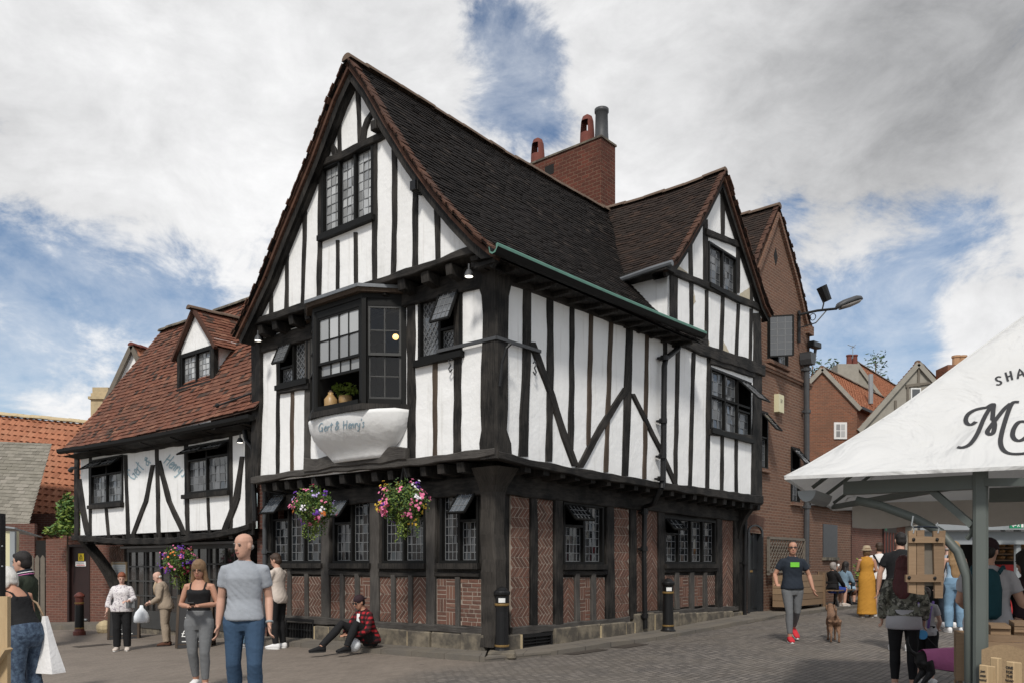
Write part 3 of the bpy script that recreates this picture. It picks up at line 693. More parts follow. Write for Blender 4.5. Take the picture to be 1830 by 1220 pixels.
def profile_roof(par, name, A, U, L, prof, gauge, tw, mat, ends=None, lift=.02, sag=None, th=.014, jit=.006, pan=False, base=True):
    """tiles laid course by course up a profile. A eave corner, U unit along, prof = offsets from A going up the slope; ends(t 0..1 up, metres up)->(a0,a1)"""
    A = V(A); U = V(U).normalized(); P = [V(p) for p in prof]
    seg = [0]
    for p, q in zip(P, P[1:]): seg.append(seg[-1] + (q - p).length)
    T = seg[-1]
    def at(b):
        b = min(max(b, 0), T)
        for k in range(len(P) - 1):
            if b <= seg[k + 1] + 1e-9:
                d = P[k + 1] - P[k]; return P[k] + d * ((b - seg[k]) / d.length), d.normalized()
    nsl = int(T / gauge); m = MB()
    sg = sag or (lambda a, b: 0.0)
    for j in range(nsl + 1):
        b0 = j * gauge; b1 = min(b0 + gauge * 1.25, T)
        if b1 - b0 < .02: continue
        p0, d0 = at(b0); p1, d1 = at(b1)
        N = U.cross(d0)
        if N.z < 0: N = -N
        a0, a1 = (0, L) if ends is None else ends(b0 / T, b0)
        x = a0 - (tw / 2 if j % 2 else 0) - random.random() * .02; first = True
        while x < a1 - .01:
            xa, xb = max(x, a0), min(x + tw - .004, a1)
            if xb - xa > .015:
                tv = random.random(); h = lift + random.uniform(-jit, jit); h2 = random.uniform(-jit, jit) * .6
                sa, sb = sg(xa, b0), sg(xb, b0); jl = random.uniform(-.01, .008)
                Z = V((0, 0, 1))
                if pan:
                    K = 5
                    up = []; lo = []
                    for i in range(K + 1):
                        t = i / K; w = math.sin(t * 2 * PI) * .022
                        xx = lerp(xa, xb, t)
                        lo.append(A + U * xx + p0 + N * (h + w) + Z * lerp(sa, sb, t)); up.append(A + U * xx + p1 + N * (w * .9 - .012) + Z * lerp(sa, sb, t))
                    for i in range(K):
                        m.face([lo[i], lo[i + 1], up[i + 1], up[i]], tv)
                        m.face([lo[i] - N * .035, lo[i + 1] - N * .035, lo[i + 1], lo[i]], tv)
                else:
                    c0 = A + U * xa + p0 - d0 * jl + N * (h + h2) + Z * sa; c1 = A + U * xb + p0 - d0 * jl + N * (h - h2) + Z * sb
                    c2 = A + U * xb + p1 + N * .003 + Z * sb; c3 = A + U * xa + p1 + N * .003 + Z * sa
                    m.face([c0, c1, c2, c3], tv)
                    m.face([c0 - N * th, c1 - N * th, c1, c0], tv)
                    m.face([c0 - N * th, c0, c3], tv); m.face([c1, c1 - N * th, c2], tv)
            x += tw
    if base:
        for k in range(len(P) - 1):
            b = seg[k]; e0 = (0, L) if ends is None else ends(seg[k] / T, seg[k]); e1 = (0, L) if ends is None else ends(seg[k + 1] / T, seg[k + 1])
            M_ = 8
            for i in range(M_):
                fa, fb = i / M_, (i + 1) / M_
                q = []
                for (e, pp, bb) in ((e0, P[k], seg[k]), (e1, P[k + 1], seg[k + 1])):
                    for f in (fa, fb):
                        xx = lerp(e[0], e[1], f); q.append(A + U * xx + pp + V((0, 0, sg(xx, bb) - .035)))
                m.face([q[0], q[1], q[3], q[2]], .1)
    return m.build(name, mat, par)

def ridge_run(par, pts, r=.11, mat='ridge', name='ridge_tiles', step=.4):
    m = MB(); pts = [V(p) for p in pts]
    for a, b in zip(pts, pts[1:]):
        d = (b - a); n = max(1, int(d.length / step)); dn = d.normalized()
        x = dn.cross(V((0, 0, 1))).normalized(); y = x.cross(dn)
        for k in range(n):
            p = a + d * (k / n); q = a + d * ((k + 1.06) / n); jj = random.uniform(-.012, .012); tv = random.random()
            R0 = [[c + x * math.cos(PI * i / 8) * rr + y * (math.sin(PI * i / 8) * rr * .85 - .045 + jj) for i in range(9)] for c, rr in ((p, r), (q, r * .95))]
            m.loft(R0, False, tv, 0, closed=False); m.idx(range(len(m.v) - 18, len(m.v) - 9), tv)
    return m.build(name, mat, par)

def strokes_on(fn, strokes, w, nrm_off=.004, n_sub=4):
    """brush strokes as thin flat strips: fn(x,y)->(point, normal)"""
    m = MB()
    for st in strokes:
        # catmull-rom
        P = [V((x, y, 0)) for x, y in st]; Q = []
        for i in range(len(P) - 1):
            p0, p1, p2, p3 = P[max(i - 1, 0)], P[i], P[i + 1], P[min(i + 2, len(P) - 1)]
            for k in range(n_sub):
                t = k / n_sub
                Q.append(.5 * ((2 * p1) + (p2 - p0) * t + (2 * p0 - 5 * p1 + 4 * p2 - p3) * t * t + (3 * p1 - p0 - 3 * p2 + p3) * t ** 3))
        Q.append(P[-1]); W3 = []
        for q in Q:
            r = fn(q.x, q.y)
            if r: W3.append(r)
        L = []
        for i, (p, nn) in enumerate(W3):
            a = W3[max(i - 1, 0)][0]; b = W3[min(i + 1, len(W3) - 1)][0]; d = b - a
            if d.length < 1e-6: d = V((0, 0, 1))
            x = d.normalized().cross(nn).normalized(); L.append((p + nn * nrm_off + x * w / 2, p + nn * nrm_off - x * w / 2))
        for (a, b), (c, d) in zip(L, L[1:]): m.face([a, b, d, c])
    return m
def text_mesh(name, body, size, M, mat, par, ext=.001, align='CENTER'):
    cu = bpy.data.curves.new(name, 'FONT'); cu.body = body; cu.size = size; cu.extrude = ext; cu.align_x = align; cu.align_y = 'CENTER'
    o = bpy.data.objects.new(name, cu); COL.objects.link(o)
    dg = bpy.context.evaluated_depsgraph_get(); me = bpy.data.meshes.new_from_object(o.evaluated_get(dg)); bpy.data.objects.remove(o)
    me.transform(M); me.materials.clear(); me.materials.append(MAT[mat])
    q = V((0, 0, 0)); p = par
    while p: q = q + V(p.location); p = p.parent
    me.transform(Matrix.Translation(-q))
    r = bpy.data.objects.new(name, me); COL.objects.link(r); r.parent = par; return r
# ================= the timber framed house on the corner =================
def jp(p, q, z):  # p along right facade, q along left facade, from the ground corner
    r = V((G0[0], G0[1], 0)) + RD * p + LD * q
    return V((r.x, r.y, z))
PUB = thing('timber_framed_house', 'large black and white half-timbered corner building with steep dark tiled gable and bay window', 'building', jp(0, 0, gz(*G0)))
gcor = PUB.location.z
# ---- ground floor
LGw = {}
GZT = 2.98
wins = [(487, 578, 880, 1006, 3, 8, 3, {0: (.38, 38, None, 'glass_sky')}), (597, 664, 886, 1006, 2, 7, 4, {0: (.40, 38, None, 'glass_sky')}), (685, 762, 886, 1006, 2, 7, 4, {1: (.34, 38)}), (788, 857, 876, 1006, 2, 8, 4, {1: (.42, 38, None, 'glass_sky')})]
lg_boxes = []
for uL, uR, vT, vB, n, rows, cols, op in wins:
    w, b = window(LG, PUB, uL, uR, vT, vB, n, rows, cols, op, glass='glass', sill=True, sill_mat='timber_black', fr=.05)
    lg_boxes.append(b)
rg_boxes = []
for uL, uR, vT, vB, n, rows, cols, op in [(1005, 1077, 896, 1008, 2, 7, 5, {0: (.36, 42)}), (1186, 1277, 922, 1007, 4, 6, 3, {0: (.34, 42)})]:
    w, b = window(RG, PUB, uL, uR, vT, vB, n, rows, cols, op, glass='glass', sill=True, sill_mat='timber_black', fr=.05)
    rg_boxes.append(b)
S_END = 6.3; P_END = 9.25
wall(LG, PUB, 'ground_wall', [(0.0, gcor - .5), (S_END, gcor - .5), (S_END, 3.25), (0.0, 3.25)], 'timber_black', -.02, True, True, .3)
wall(RG, PUB, 'ground_wall', [(0.0, gcor - .5), (P_END, gcor - .5), (P_END, 3.25), (0.0, 3.25)], 'timber_black', -.02, True, True, .3)
def zat(pl, u, v): return pl.px(u, v)[1]
def spx(pl, u): return pl.px(u, 900)[0]
# left ground floor panels
styles = ['chev', 'herr2', 'chev', 'chev', 'weave', 'chev', 'herr2', 'chevup', 'weave', 'run']
cols_ = [(522, 547), (553, 577), (592, 610), (617, 637), (644, 663), (680, 701), (709, 731), (739, 763), (781, 815), (824, 860)]
for st, (a, b) in zip(styles, cols_):
    sa, sb = sorted((spx(LG, a), spx(LG, b)))
    zt = zat(LG, (a + b) / 2, 1029 + (a - 520) * .006 + (3 if a > 770 else 0)); zb = zat(LG, (a + b) / 2, 1101 + (a - 520) * .055)
    brick_panel(LG, PUB, sa, sb, zb, zt, st)
sa, sb = sorted((spx(LG, 484), spx(LG, 476)))
brick_panel(LG, PUB, sa, sb, .45, 2.75, 'run')
sa, sb = sorted((spx(LG, 508), spx(LG, 517))); brick_panel(LG, PUB, sa, sb, .5, 1.5, 'run')
for u, w, vt, vb, m in [(550, 7, 1024, 1104, 'timber_grey'), (584, 14, 880, 1110, 'timber_grey'), (613.5, 7, 1024, 1108, 'timber_grey'), (640.5, 8, 1024, 1109, 'timber_grey'), (671.5, 16, 880, 1118, 'timber_grey'), (705, 8, 1026, 1113, 'timber_grey'), (735, 8, 1027, 1115, 'timber_grey'), (771.5, 15, 876, 1124, 'timber_grey'), (819.5, 8, 1030, 1119, 'timber_grey'), (519, 7, 1008, 1104, 'timber_grey'), (481, 9, 880, 1104, 'timber_black')]:
    beam(LG, PUB, 'stud', [(u, vt), (u, vb)], w, -.02, .05, m)
    if vt < 1000: pass
s_l = S_END; 
beam(LG, PUB, 'rail', [(517, 1021), (600, 1023), (700, 1025), (858, 1027)], 9, -.02, .045, 'timber_black')
beam(LG, PUB, 'rail', [(508, 1104), (600, 1110), (700, 1117), (868, 1126)], 13, -.03, .06, 'timber_grey')
beam(LG, PUB, 'rail', [(.1, 2.86), (3, 2.86), (S_END, 2.84)], .3, -.02, .075, 'timber_black', sz=True)
# right ground floor
rcols = [(912, 945, 872, 1120, 'chev'), (958, 987, 880, 1118, 'herr2'), (1003.5, 1025, 1031, 1115, 'chevup'), (1033, 1054, 1031, 1112, 'weave'), (1062, 1080, 1031, 1111, 'chevup'), (1096, 1123, 900, 1108, 'chev'), (1135, 1147, 905, 1092, 'chevup'), (1155, 1174, 907, 1090, 'chevup'), (1184, 1204, 1027, 1085, 'chevup'), (1211, 1230, 1027, 1084, 'weave'), (1238, 1255, 1027, 1082, 'weave'), (1261, 1277, 1027, 1080, 'herr2'), (1289, 1309, 927, 1083, 'chevup')]
for a, b, vt, vb, st in rcols:
    sa, sb = spx(RG, a), spx(RG, b); um = (a + b) / 2
    brick_panel(RG, PUB, sa, sb, zat(RG, um, vb), zat(RG, um, vt), st)
for u, w, vt, vb, m in [(951.5, 12, 874, 1116, 'timber_black'), (995.5, 15, 880, 1117, 'timber_black'), (1029, 8, 1024, 1113, 'timber_grey'), (1058, 8, 1024, 1112, 'timber_grey'), (1088, 14, 890, 1114, 'timber_black'), (1129, 11, 898, 1105, 'timber_black'), (1179, 11, 908, 1098, 'timber_black'), (1207.5, 7, 1022, 1088, 'timber_grey'), (1234, 7, 1022, 1087, 'timber_grey'), (1258, 6, 1022, 1086, 'timber_grey'), (1283, 10, 920, 1093, 'timber_black'), (1314, 9, 928, 1090, 'timber_black')]:
    beam(RG, PUB, 'stud', [(u, vt), (u + .8, vb)], w, -.02, .05, m)
beam(RG, PUB, 'rail', [(1004, 1022), (1083, 1022)], 10, -.02, .045, 'timber_black'); beam(RG, PUB, 'rail', [(1185, 1018), (1280, 1016)], 9, -.02, .045, 'timber_black')
beam(RG, PUB, 'rail', [(912, 1127), (1010, 1119), (1122, 1108)], 14, -.03, .055, 'timber_grey'); beam(RG, PUB, 'rail', [(1135, 1098), (1200, 1093), (1316, 1086)], 9, -.03, .055, 'timber_grey')
beam(RG, PUB, 'rail', [(.1, 2.9), (4, 2.86), (P_END, 2.80)], .36, -.02, .075, 'timber_black', sz=True)
# corner posts with their flared heads
def post_box(name, pl, pts, o0, o1, mat): return beam(pl, PUB, name, pts, [p[2] for p in pts], o0, o1, mat, .016, True, False) if False else None
m = MB()
def corner_post(zs, mat, name, jitter=.012):
    rings = []; sd = random.random() * 50
    for z, w in zs:
        for_z = []
        n = 4
        pts = [(-w * .25 - .0, -.1), (.1, -.1)]
        o = w
        q = [(.12 - .04, -o), (-o + .03, -o), (-o, -o + .03), (-o, .12 - .04 + 0), (.14, .14)]
        # footprint in (p,q): an L shaped corner reduced to a square post
        a = .20
        q = [(a, -o), (-o + .035, -o), (-o, -o + .035), (-o, a), (a, a)]
        jx, jy = jitter * noise.noise(V((z * 2.3, sd, 0))) * 1.6, jitter * noise.noise(V((z * 2.3, sd, 7))) * 1.6
        rings.append([jp(x + jx, y + jy, z) for x, y in q])
    m = MB(); m.loft(rings)
    m.uv = [None] * len(m.f)
    return m.build(name, mat, PUB)
zz = [gcor + .16 + k * .2 for k in range(13)]
corner_post([(z, .075) for z in zz] + [(2.75, .09), (2.85, .14), (3.0, .25), (3.12, .34)], 'timber_worn', 'corner_post', .028)
# dragon-post bracket towards each street
# ---- plinth of stone blocks
def plinth(pl, s0, s1, zt, seed):
    random.seed(seed); s = s0
    while s < s1 - .05:
        w = min(random.uniform(.45, .85), s1 - s)
        gap = False
        m = MB(); zb = gz(*pl.P(s, 0).xy) - .15; j = random.uniform(-.02, .02)
        m.pbox(pl, s + .006, s + w - .006, zb, zt(s + w / 2) + j, -.1, .09 + random.uniform(-.02, .02))
        m.build('plinth_block', 'stone', PUB, bevel=.02)
        if random.random() < .6:
            k = MB(); k.pbox(pl, s + w - .035, s + w + .035, zb, zt(s + w) - .03, -.08, .085); k.build('pointing', 'stone_pale', PUB)
        s += w
plinth(LG, .12, 4.55, lambda s: zat(LG, lerp(880, 566, min(s / 4.6, 1)), lerp(1132, 1115, min(s / 4.6, 1))) , 3)
plinth(RG, .05, .6, lambda s: .47, 4); plinth(RG, 1.5, 4.1, lambda s: .48, 5); plinth(RG, 4.1, P_END - .1, lambda s: lerp(.62, .46, (s - 4) / 5), 6)
random.seed(21)
def grille(pl, s0, s1, z0, z1, nv, nh):
    g = MB(); g.pbox(pl, s0, s1, z0, z1, -.05, .0, 0, 1)
    for k in range(nv + 1): s = lerp(s0, s1, k / nv); g.pbox(pl, s - .008, s + .008, z0, z1, .02, .04)
    for k in range(nh + 1): z = lerp(z0, z1, k / nh); g.pbox(pl, s0, s1, z - .008, z + .008, .035, .055)
    for a, b, c, d in ((s0 - .04, s1 + .04, z1, z1 + .05), (s0 - .04, s0, z0, z1), (s1, s1 + .04, z0, z1)): g.pbox(pl, a, b, c, d, -.04, .07)
    g.build('cellar_grille', ['iron', 'room'], PUB)
sa, sb = sorted((spx(LG, 517), spx(LG, 563))); grille(LG, sa, sb, .13, .47, 9, 2)
grille(RG, .68, 1.42, .12, .38, 2, 5)
# ---- upper storey plaster and timbers, left face
UB, UT = 3.24, 6.12
sL = 5.92
def q4(pl, a): return a
wA, bA = window(LU, PUB, 500, 552, 612, 690, 2, 6, 3, {0: (.62, 24, None, 'glass_mid')}, dia=True, glass='glass_mid', fr=.05)
wB, bB = window(LU, PUB, 749, 827, 530, 646, 2, 7, 4, {1: (.62, 24, None, 'glass_mid')}, dia=True, glass='glass_mid', fr=.06, widths=[1, 1])
bs0, bs1 = LU.px(728, 800)[0], LU.px(556, 800)[0]
LU.holes.append((bs0 + .1, bs1 - .1, 4.38, 6.0))
wall(LU, PUB, 'plaster_wall', [(-.45, UB), (sL, UB), (sL, UT), (-.45, UT)], 'plaster', 0, True, True)
for pts, w, m in [([(498, 620), (497, 852)], 6.5, 'timber_black'), ([(523, 697), (522, 848)], 6, 'timber_brown'), ([(552, 600), (549.5, 842)], 12, 'timber_grey'), ([(735, 525), (736, 824)], 15, 'timber_black'), ([(778.5, 648), (777.5, 818)], 8, 'timber_brown'), ([(818.5, 520), (817.5, 812)], 14, 'timber_black'), ([(585, 806), (593, 818)], 6, 'timber_black'), ([(698, 782), (698, 806)], 8, 'timber_black')]:
    beam(LU, PUB, 'stud', pts, w, -.03, .024, m)
beam(LU, PUB, 'corner_post', [(462, 600), (463, 720), (459, 858)], [17, 15, 13], -.05, .08, 'timber_black')
beam(LU, PUB, 'rail', [(470, 620), (556, 594), (730, 535), (870, 490)], [22, 28, 28, 46], -.03, .06, 'timber_black')
beam(LU, PUB, 'rail', [(500, 698), (556, 690)], 11, -.03, .07, 'timber_black'); beam(LU, PUB, 'rail', [(743, 652), (828, 633)], 12, -.03, .075, 'timber_black')
beam(LU, PUB, 'bressumer', [(455, 858), (556, 843), (640, 834), (740, 827), (890, 806)], [12, 12, 13, 12, 13], -.05, .09, 'timber_grey', .02)
beam(LU, PUB, 'bressumer', [(552, 831), (600, 826), (660, 817), (734, 810)], [22, 24, 25, 22], -.03, .12, 'timber_grey', .03)
# upper corner post, waisted and bracketed
corner_rings = [(3.27, .45), (3.5, .47), (3.75, .42)]
def up_post():
    prof = [(3.2, .26, .30), (3.45, .28, .27), (3.65, .24, .17), (4.0, .26, .20), (4.6, .25, .20), (5.0, .22, .20), (5.4, .21, .21), (5.7, .24, .22), (5.95, .34, .30), (6.1, .44, .40)]
    rings = []
    for z, wl, wr in prof:  # widths along left face and right face
        j = .012 * noise.noise(V((z * 3, 3, 1)))
        e = .07
        rings.append([jp(-.45 + wr + j, -.45 - e, z), jp(-.45 - e + .03, -.45 - e, z), jp(-.45 - e, -.45 - e + .03, z), jp(-.45 - e, -.45 + wl + j, z), jp(-.4, -.45 + wl, z), jp(-.45 + wr, -.4, z)])
    m = MB(); m.loft(rings); m.build('corner_post', 'timber_black', PUB)
up_post()
# ---- upper storey, right face with the cross gable
wC, bC = window(RU, PUB, 1268, 1341, 655, 766, 3, 6, 3, {2: (.55, 45, None, 'glass_mid')}, glass='glass_mid', fr=.05, mid=.55)
wD, bD = window(RU, PUB, 1265, 1315, 431, 507, 2, 5, 3, {}, glass='glass_mid', fr=.05)
CG0, CG1, CGA = 4.72, 9.12, 6.93
wall(RU, PUB, 'plaster_wall', [(-.45, UB), (P_END, 3.12), (P_END, 7.55), (9.05, 7.75), (CGA, 9.98), (CG0, 7.42), (CG0, 6.02), (-.45, 6.02)], 'plaster', 0, True, True)
for pts, w, m in [([(942, 500), (940, 650), (934, 815)], [15, 15, 17], 'timber_black'), ([(982, 520), (983, 660), (980, 824)], [11, 12, 11], 'timber_black'), ([(1022, 540), (1021, 690), (1019, 810)], 9, 'timber_black'), ([(1056, 555), (1051, 795)], 7.5, 'timber_brown'), ([(1092, 570), (1087, 700), (1082, 843)], 7.5, 'timber_brown'), ([(1124, 585), (1121, 700), (1116, 850)], [12, 13, 12], 'timber_black'), ([(1156, 596), (1151, 855)], 6.5, 'timber_brown'), ([(1188, 612), (1186, 862)], 6.5, 'timber_black'), ([(1211, 622), (1206, 866)], 6.5, 'timber_black'), ([(1239, 630), (1232, 876)], 6.5, 'timber_black'), ([(1266, 640), (1263, 880)], 7, 'timber_black'), ([(1290, 777), (1289, 882)], 5.5, 'timber_black'), ([(1315, 782), (1315, 884)], 5.5, 'timber_black'), ([(1352, 560), (1353, 660), (1351, 902)], [12, 15, 20], 'timber_black'),
                  ([(1235, 506), (1235, 582)], 6, 'timber_black'), ([(1262, 519), (1262, 617)], 6, 'timber_black'), ([(1291, 530), (1288, 626)], 6, 'timber_black'), ([(1319, 543), (1315, 640)], 5.5, 'timber_black'), ([(1342, 552), (1340, 652)], 5.5, 'timber_black'), ([(1203, 490), (1203, 575)], 14, 'timber_black'),
                  ([(1291, 335), (1291, 424)], 6.5, 'timber_black'), ([(1233, 425), (1234, 507)], 7, 'timber_black'), ([(1260, 393), (1260, 510)], 8, 'timber_black'), ([(1319, 425), (1318, 524)], 6.5, 'timber_black'), ([(1343, 485), (1342, 548)], 6, 'timber_black')]:
    beam(RU, PUB, 'stud', pts, w, -.03, .024, m)
for pts, w in [([(949, 612), (984, 705), (1008, 780), (1027, 832)], 12), ([(1034, 835), (1075, 760), (1119, 692)], 13), ([(1129, 703), (1180, 805), (1207, 868)], 8)]:
    beam(RU, PUB, 'brace', pts, w, -.02, .036, 'timber_black', horiz=False)
beam(RU, PUB, 'rail', [(900, 489), (1000, 525), (1100, 563), (1262, 622)], [34, 34, 33, 30], -.03, .06, 'timber_black')
beam(RU, PUB, 'rail', [(1215, 612), (1262, 630), (1300, 642), (1362, 662)], [16, 20, 22, 20], -.03, .085, 'timber_black', .02)
beam(RU, PUB, 'rail', [(1266, 644), (1345, 668)], 13, -.03, .06, 'timber_black'); beam(RU, PUB, 'rail', [(1264, 771), (1344, 783)], 10, -.03, .06, 'timber_black')
beam(RU, PUB, 'rail', [(1194, 483), (1280, 519), (1368, 556)], [13, 13, 12], -.03, .065, 'timber_black')
beam(RU, PUB, 'collar', [(1259, 415), (1318, 438)], 11, -.03, .06, 'timber_black')
beam(RU, PUB, 'bressumer', [(884, 813), (940, 826), (1040, 846), (1180, 868), (1358, 893)], [15, 14, 14, 13, 14], -.05, .09, 'timber_black', .018)
# joist ends under both jetties
k = 0; s = .3
while s < 5.8:
    m = MB(); w = random.uniform(.06, .08); zt = 3.2 + random.uniform(-.01, .01)
    m.hexa([LG.P(s - w, zt - .17, .0), LG.P(s + w, zt - .17, .0), LG.P(s + w, zt - .15, .44), LG.P(s - w, zt - .15, .44), LG.P(s - w, zt, 0), LG.P(s + w, zt, 0), LG.P(s + w, zt, .46), LG.P(s - w, zt, .46)])
    m.build('joist_end', 'timber_black', PUB); s += .42 + random.uniform(-.04, .04)
s = .3
while s < P_END:
    m = MB(); w = random.uniform(.06, .08); zt = lerp(3.2, 3.03, s / P_END)
    m.hexa([RG.P(s - w, zt - .18, .0), RG.P(s + w, zt - .18, .0), RG.P(s + w, zt - .14, .46), RG.P(s - w, zt - .14, .46), RG.P(s - w, zt, 0), RG.P(s + w, zt, 0), RG.P(s + w, zt, .47), RG.P(s - w, zt, .47)])
    m.build('joist_end', 'timber_black', PUB); s += .46 + random.uniform(-.04, .04)
m = MB()
m.face([LG.P(-.45, 3.23, .44), LG.P(S_END - .4, 3.23, .44), LG.P(S_END - .4, 3.23, -.1), LG.P(-.45, 3.23, -.1)])
m.face([RG.P(-.45, 3.225, .44), RG.P(P_END, 3.09, .44), RG.P(P_END, 3.09, -.1), RG.P(-.45, 3.225, -.1)])
m.build('jetty_soffit', 'timber_black', PUB)
# large bracket at the far end of the right face
m = MB(); s = P_END - .35
m.loft([[RG.P(s + d, z, o) for d, o in ((-.1, .0), (.1, .0), (.1, w), (-.1, w))] for z, w in ((2.2, .06), (2.5, .12), (2.75, .24), (2.98, .44))]); m.build('bracket', 'timber_black', PUB)
# ---- gable over the left face
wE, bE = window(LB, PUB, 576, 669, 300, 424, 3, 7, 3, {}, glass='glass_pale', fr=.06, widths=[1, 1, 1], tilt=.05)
GAp = (2.43, 10.08)
wall(LB, PUB, 'plaster_gable', [(-.45, 6.30), (5.75, 6.30), (5.2, 6.62), (4.3, 7.6), (3.52, 8.62), (2.43, 9.97), (1.36, 8.57), (.4, 7.15), (-.1, 6.6)], 'plaster', 0, True, True)
for pts, w in [([(607, 175), (608, 278)], 7), ([(640, 150), (644, 260)], 8.5), ([(574, 305), (572, 430), (570, 543)], 7.5), ([(671, 255), (670, 400), (670, 506)], 9), ([(705, 246), (706, 350), (704, 492)], 9), ([(743, 300), (743, 400), (742, 480)], 10), ([(781, 355), (783, 465)], 10), ([(546, 340), (544, 450), (541, 548)], 7), ([(514, 410), (513, 555)], 7.5), ([(485, 485), (485, 567)], 7), ([(604, 430), (604, 530)], 6.5), ([(636, 416), (637, 518)], 7)]:
    beam(LB, PUB, 'stud', pts, w, -.03, .024, 'timber_black', .016)
beam(LB, PUB, 'brace', [(580, 250), (590, 254), (598, 266), (602, 285)], 8, -.02, .05, 'timber_black', horiz=False)
beam(LB, PUB, 'brace', [(670, 200), (660, 215), (654, 232), (651, 254)], 8, -.02, .05, 'timber_black', horiz=False)
beam(LB, PUB, 'collar', [(564, 302), (620, 277), (698, 238)], [13, 15, 13], -.03, .065, 'timber_black', .02)
beam(LB, PUB, 'bressumer', [(438, 583), (560, 545), (700, 500), (862, 444)], [12, 13, 13, 13], -.05, .08, 'timber_black', .02)
s = -.3
while s < 5.7:
    m = MB(); w = random.uniform(.06, .085)
    m.hexa([LU.P(s - w, 6.02, .0), LU.P(s + w, 6.02, .0), LU.P(s + w, 6.06, .31), LU.P(s - w, 6.06, .31), LU.P(s - w, 6.2, 0), LU.P(s + w, 6.2, 0), LU.P(s + w, 6.22, .33), LU.P(s - w, 6.22, .33)])
    m.build('joist_end', 'timber_black', PUB); s += .52 + random.uniform(-.04, .04)
m = MB(); m.face([LU.P(-.5, 6.24, .3), LU.P(5.8, 6.24, .3), LU.P(5.8, 6.24, -.1), LU.P(-.5, 6.24, -.1)]); m.build('jetty_soffit', 'timber_black', PUB)
for u, v in [(501, 447), (683, 232), (757, 340), (566, 296)]:
    s, z = LB.px(u, v); m = MB(); m.pbox(LB, s - .07, s + .07, z - .08, z + .08, 0, .2); m.build('purlin_end', 'timber_black', PUB, bevel=.01)
# ---- roofs
PV = -1.02      # p of the gable verge
profR = [(-.93, 6.06), (-.5, 6.42), (-.08, 6.85), (.41, 7.4), (.93, 8.06), (1.47, 8.82), (1.93, 9.52), (2.42, 10.14)]
profL = [(5.95, 6.08), (5.53, 6.5), (4.98, 7.06), (4.47, 7.7), (4.04, 8.2), (3.55, 8.78), (2.9, 9.65), (2.42, 10.14)]
sag = lambda a, b: -.10 * math.sin(PI * min(max(a / 10.5, 0), 1)) * (.4 + .6 * min(b / 5, 1)) + .03 * noise.noise(V((a * .5, b * .5, 2)))
def mroof(name, prof, L, mat, ends=None):
    A = jp(PV, 0, 0); pr = [LD * q + V((0, 0, z)) for q, z in prof]
    return profile_roof(PUB, name, A, RD, L, pr, .105, .165, mat, ends, sag=sag)
mroof('roof', profR, 10.4, 'tile_dark', lambda t, b: (0, 6.35) if b < .9 else (0, 6.35 + min(1, (b - .9) / .5) * 4.05))
mroof('roof', profL, 10.4, 'tile_dark')
# verge: tile edges and barge boards
def verge(plv, prof, w, par, name='verge', ps=1):
    m = MB()
    for (a, za), (b, zb) in zip(prof, prof[1:]):
        d = math.hypot(b - a, zb - za); n = max(1, int(d / .105)); t = V((b - a, zb - za, 0)).normalized(); nn = V((-t.y, t.x, 0))
        if nn.y < 0: nn = -nn
        for k in range(n):
            f0, f1 = k / n, (k + 1) / n; j = random.uniform(-.008, .012); oo = random.uniform(-.02, .03); tv = random.random()
            s0, z0, s1, z1 = lerp(a, b, f0), lerp(za, zb, f0), lerp(a, b, f1), lerp(za, zb, f1)
            lo, hi = -.09, .035 + j
            for (l, h, o1) in ((hi - .028, hi, oo), (hi - .062, hi - .034, oo * .5 - .02), (-.10, -.045, -.05)):
                m.hexa([plv.P(s0 + nn.x * l, z0 + nn.y * l, -w), plv.P(s1 + nn.x * l, z1 + nn.y * l - .02, -w), plv.P(s1 + nn.x * l, z1 + nn.y * l - .0, o1), plv.P(s0 + nn.x * l, z0 + nn.y * l, o1),
                        plv.P(s0 + nn.x * h, z0 + nn.y * h, -w), plv.P(s1 + nn.x * h, z1 + nn.y * h - .02, -w), plv.P(s1 + nn.x * h, z1 + nn.y * h, o1), plv.P(s0 + nn.x * h, z0 + nn.y * h, o1)], tv)
    return m.build(name, 'tile_edge', par)
LV = LG.off(1.02)
verge(LV, profR, .16, PUB); verge(LV, profL, .16, PUB)
def barge(plv, prof, par, drop=.2, o=-.1, th=.06, gap=.1):
    m = MB()
    rings = []
    for i, (a, z) in enumerate(prof):
        p0 = prof[max(i - 1, 0)]; p1 = prof[min(i + 1, len(prof) - 1)]
        t = V((p1[0] - p0[0], p1[1] - p0[1], 0)).normalized(); nn = V((-t.y, t.x, 0))
        if nn.y < 0: nn = -nn
        rings.append([plv.P(a - nn.x * gap, z - nn.y * gap, o), plv.P(a - nn.x * (gap + drop), z - nn.y * (gap + drop), o), plv.P(a - nn.x * (gap + drop), z - nn.y * (gap + drop), o - th), plv.P(a - nn.x * gap, z - nn.y * gap, o - th)])
    m.loft(rings); m.build('bargeboard', 'timber_black', par)
    m = MB()   # soffit back to the wall
    m.loft([[r[1], r[1] - plv.n * .3, r[0] - plv.n * .3, r[0] - plv.n * .02] for r in [[V(x) for x in q] for q in rings]], False); m.build('verge_soffit', 'timber_black', par)
barge(LV, profR, PUB, .13); barge(LV, profL, PUB, .13)
ridge_run(PUB, [jp(PV + .0 + a, 2.42, 10.17 + sag(a, 5)) for a in (0, 2, 4, 6, 8, 9.6)], .12)
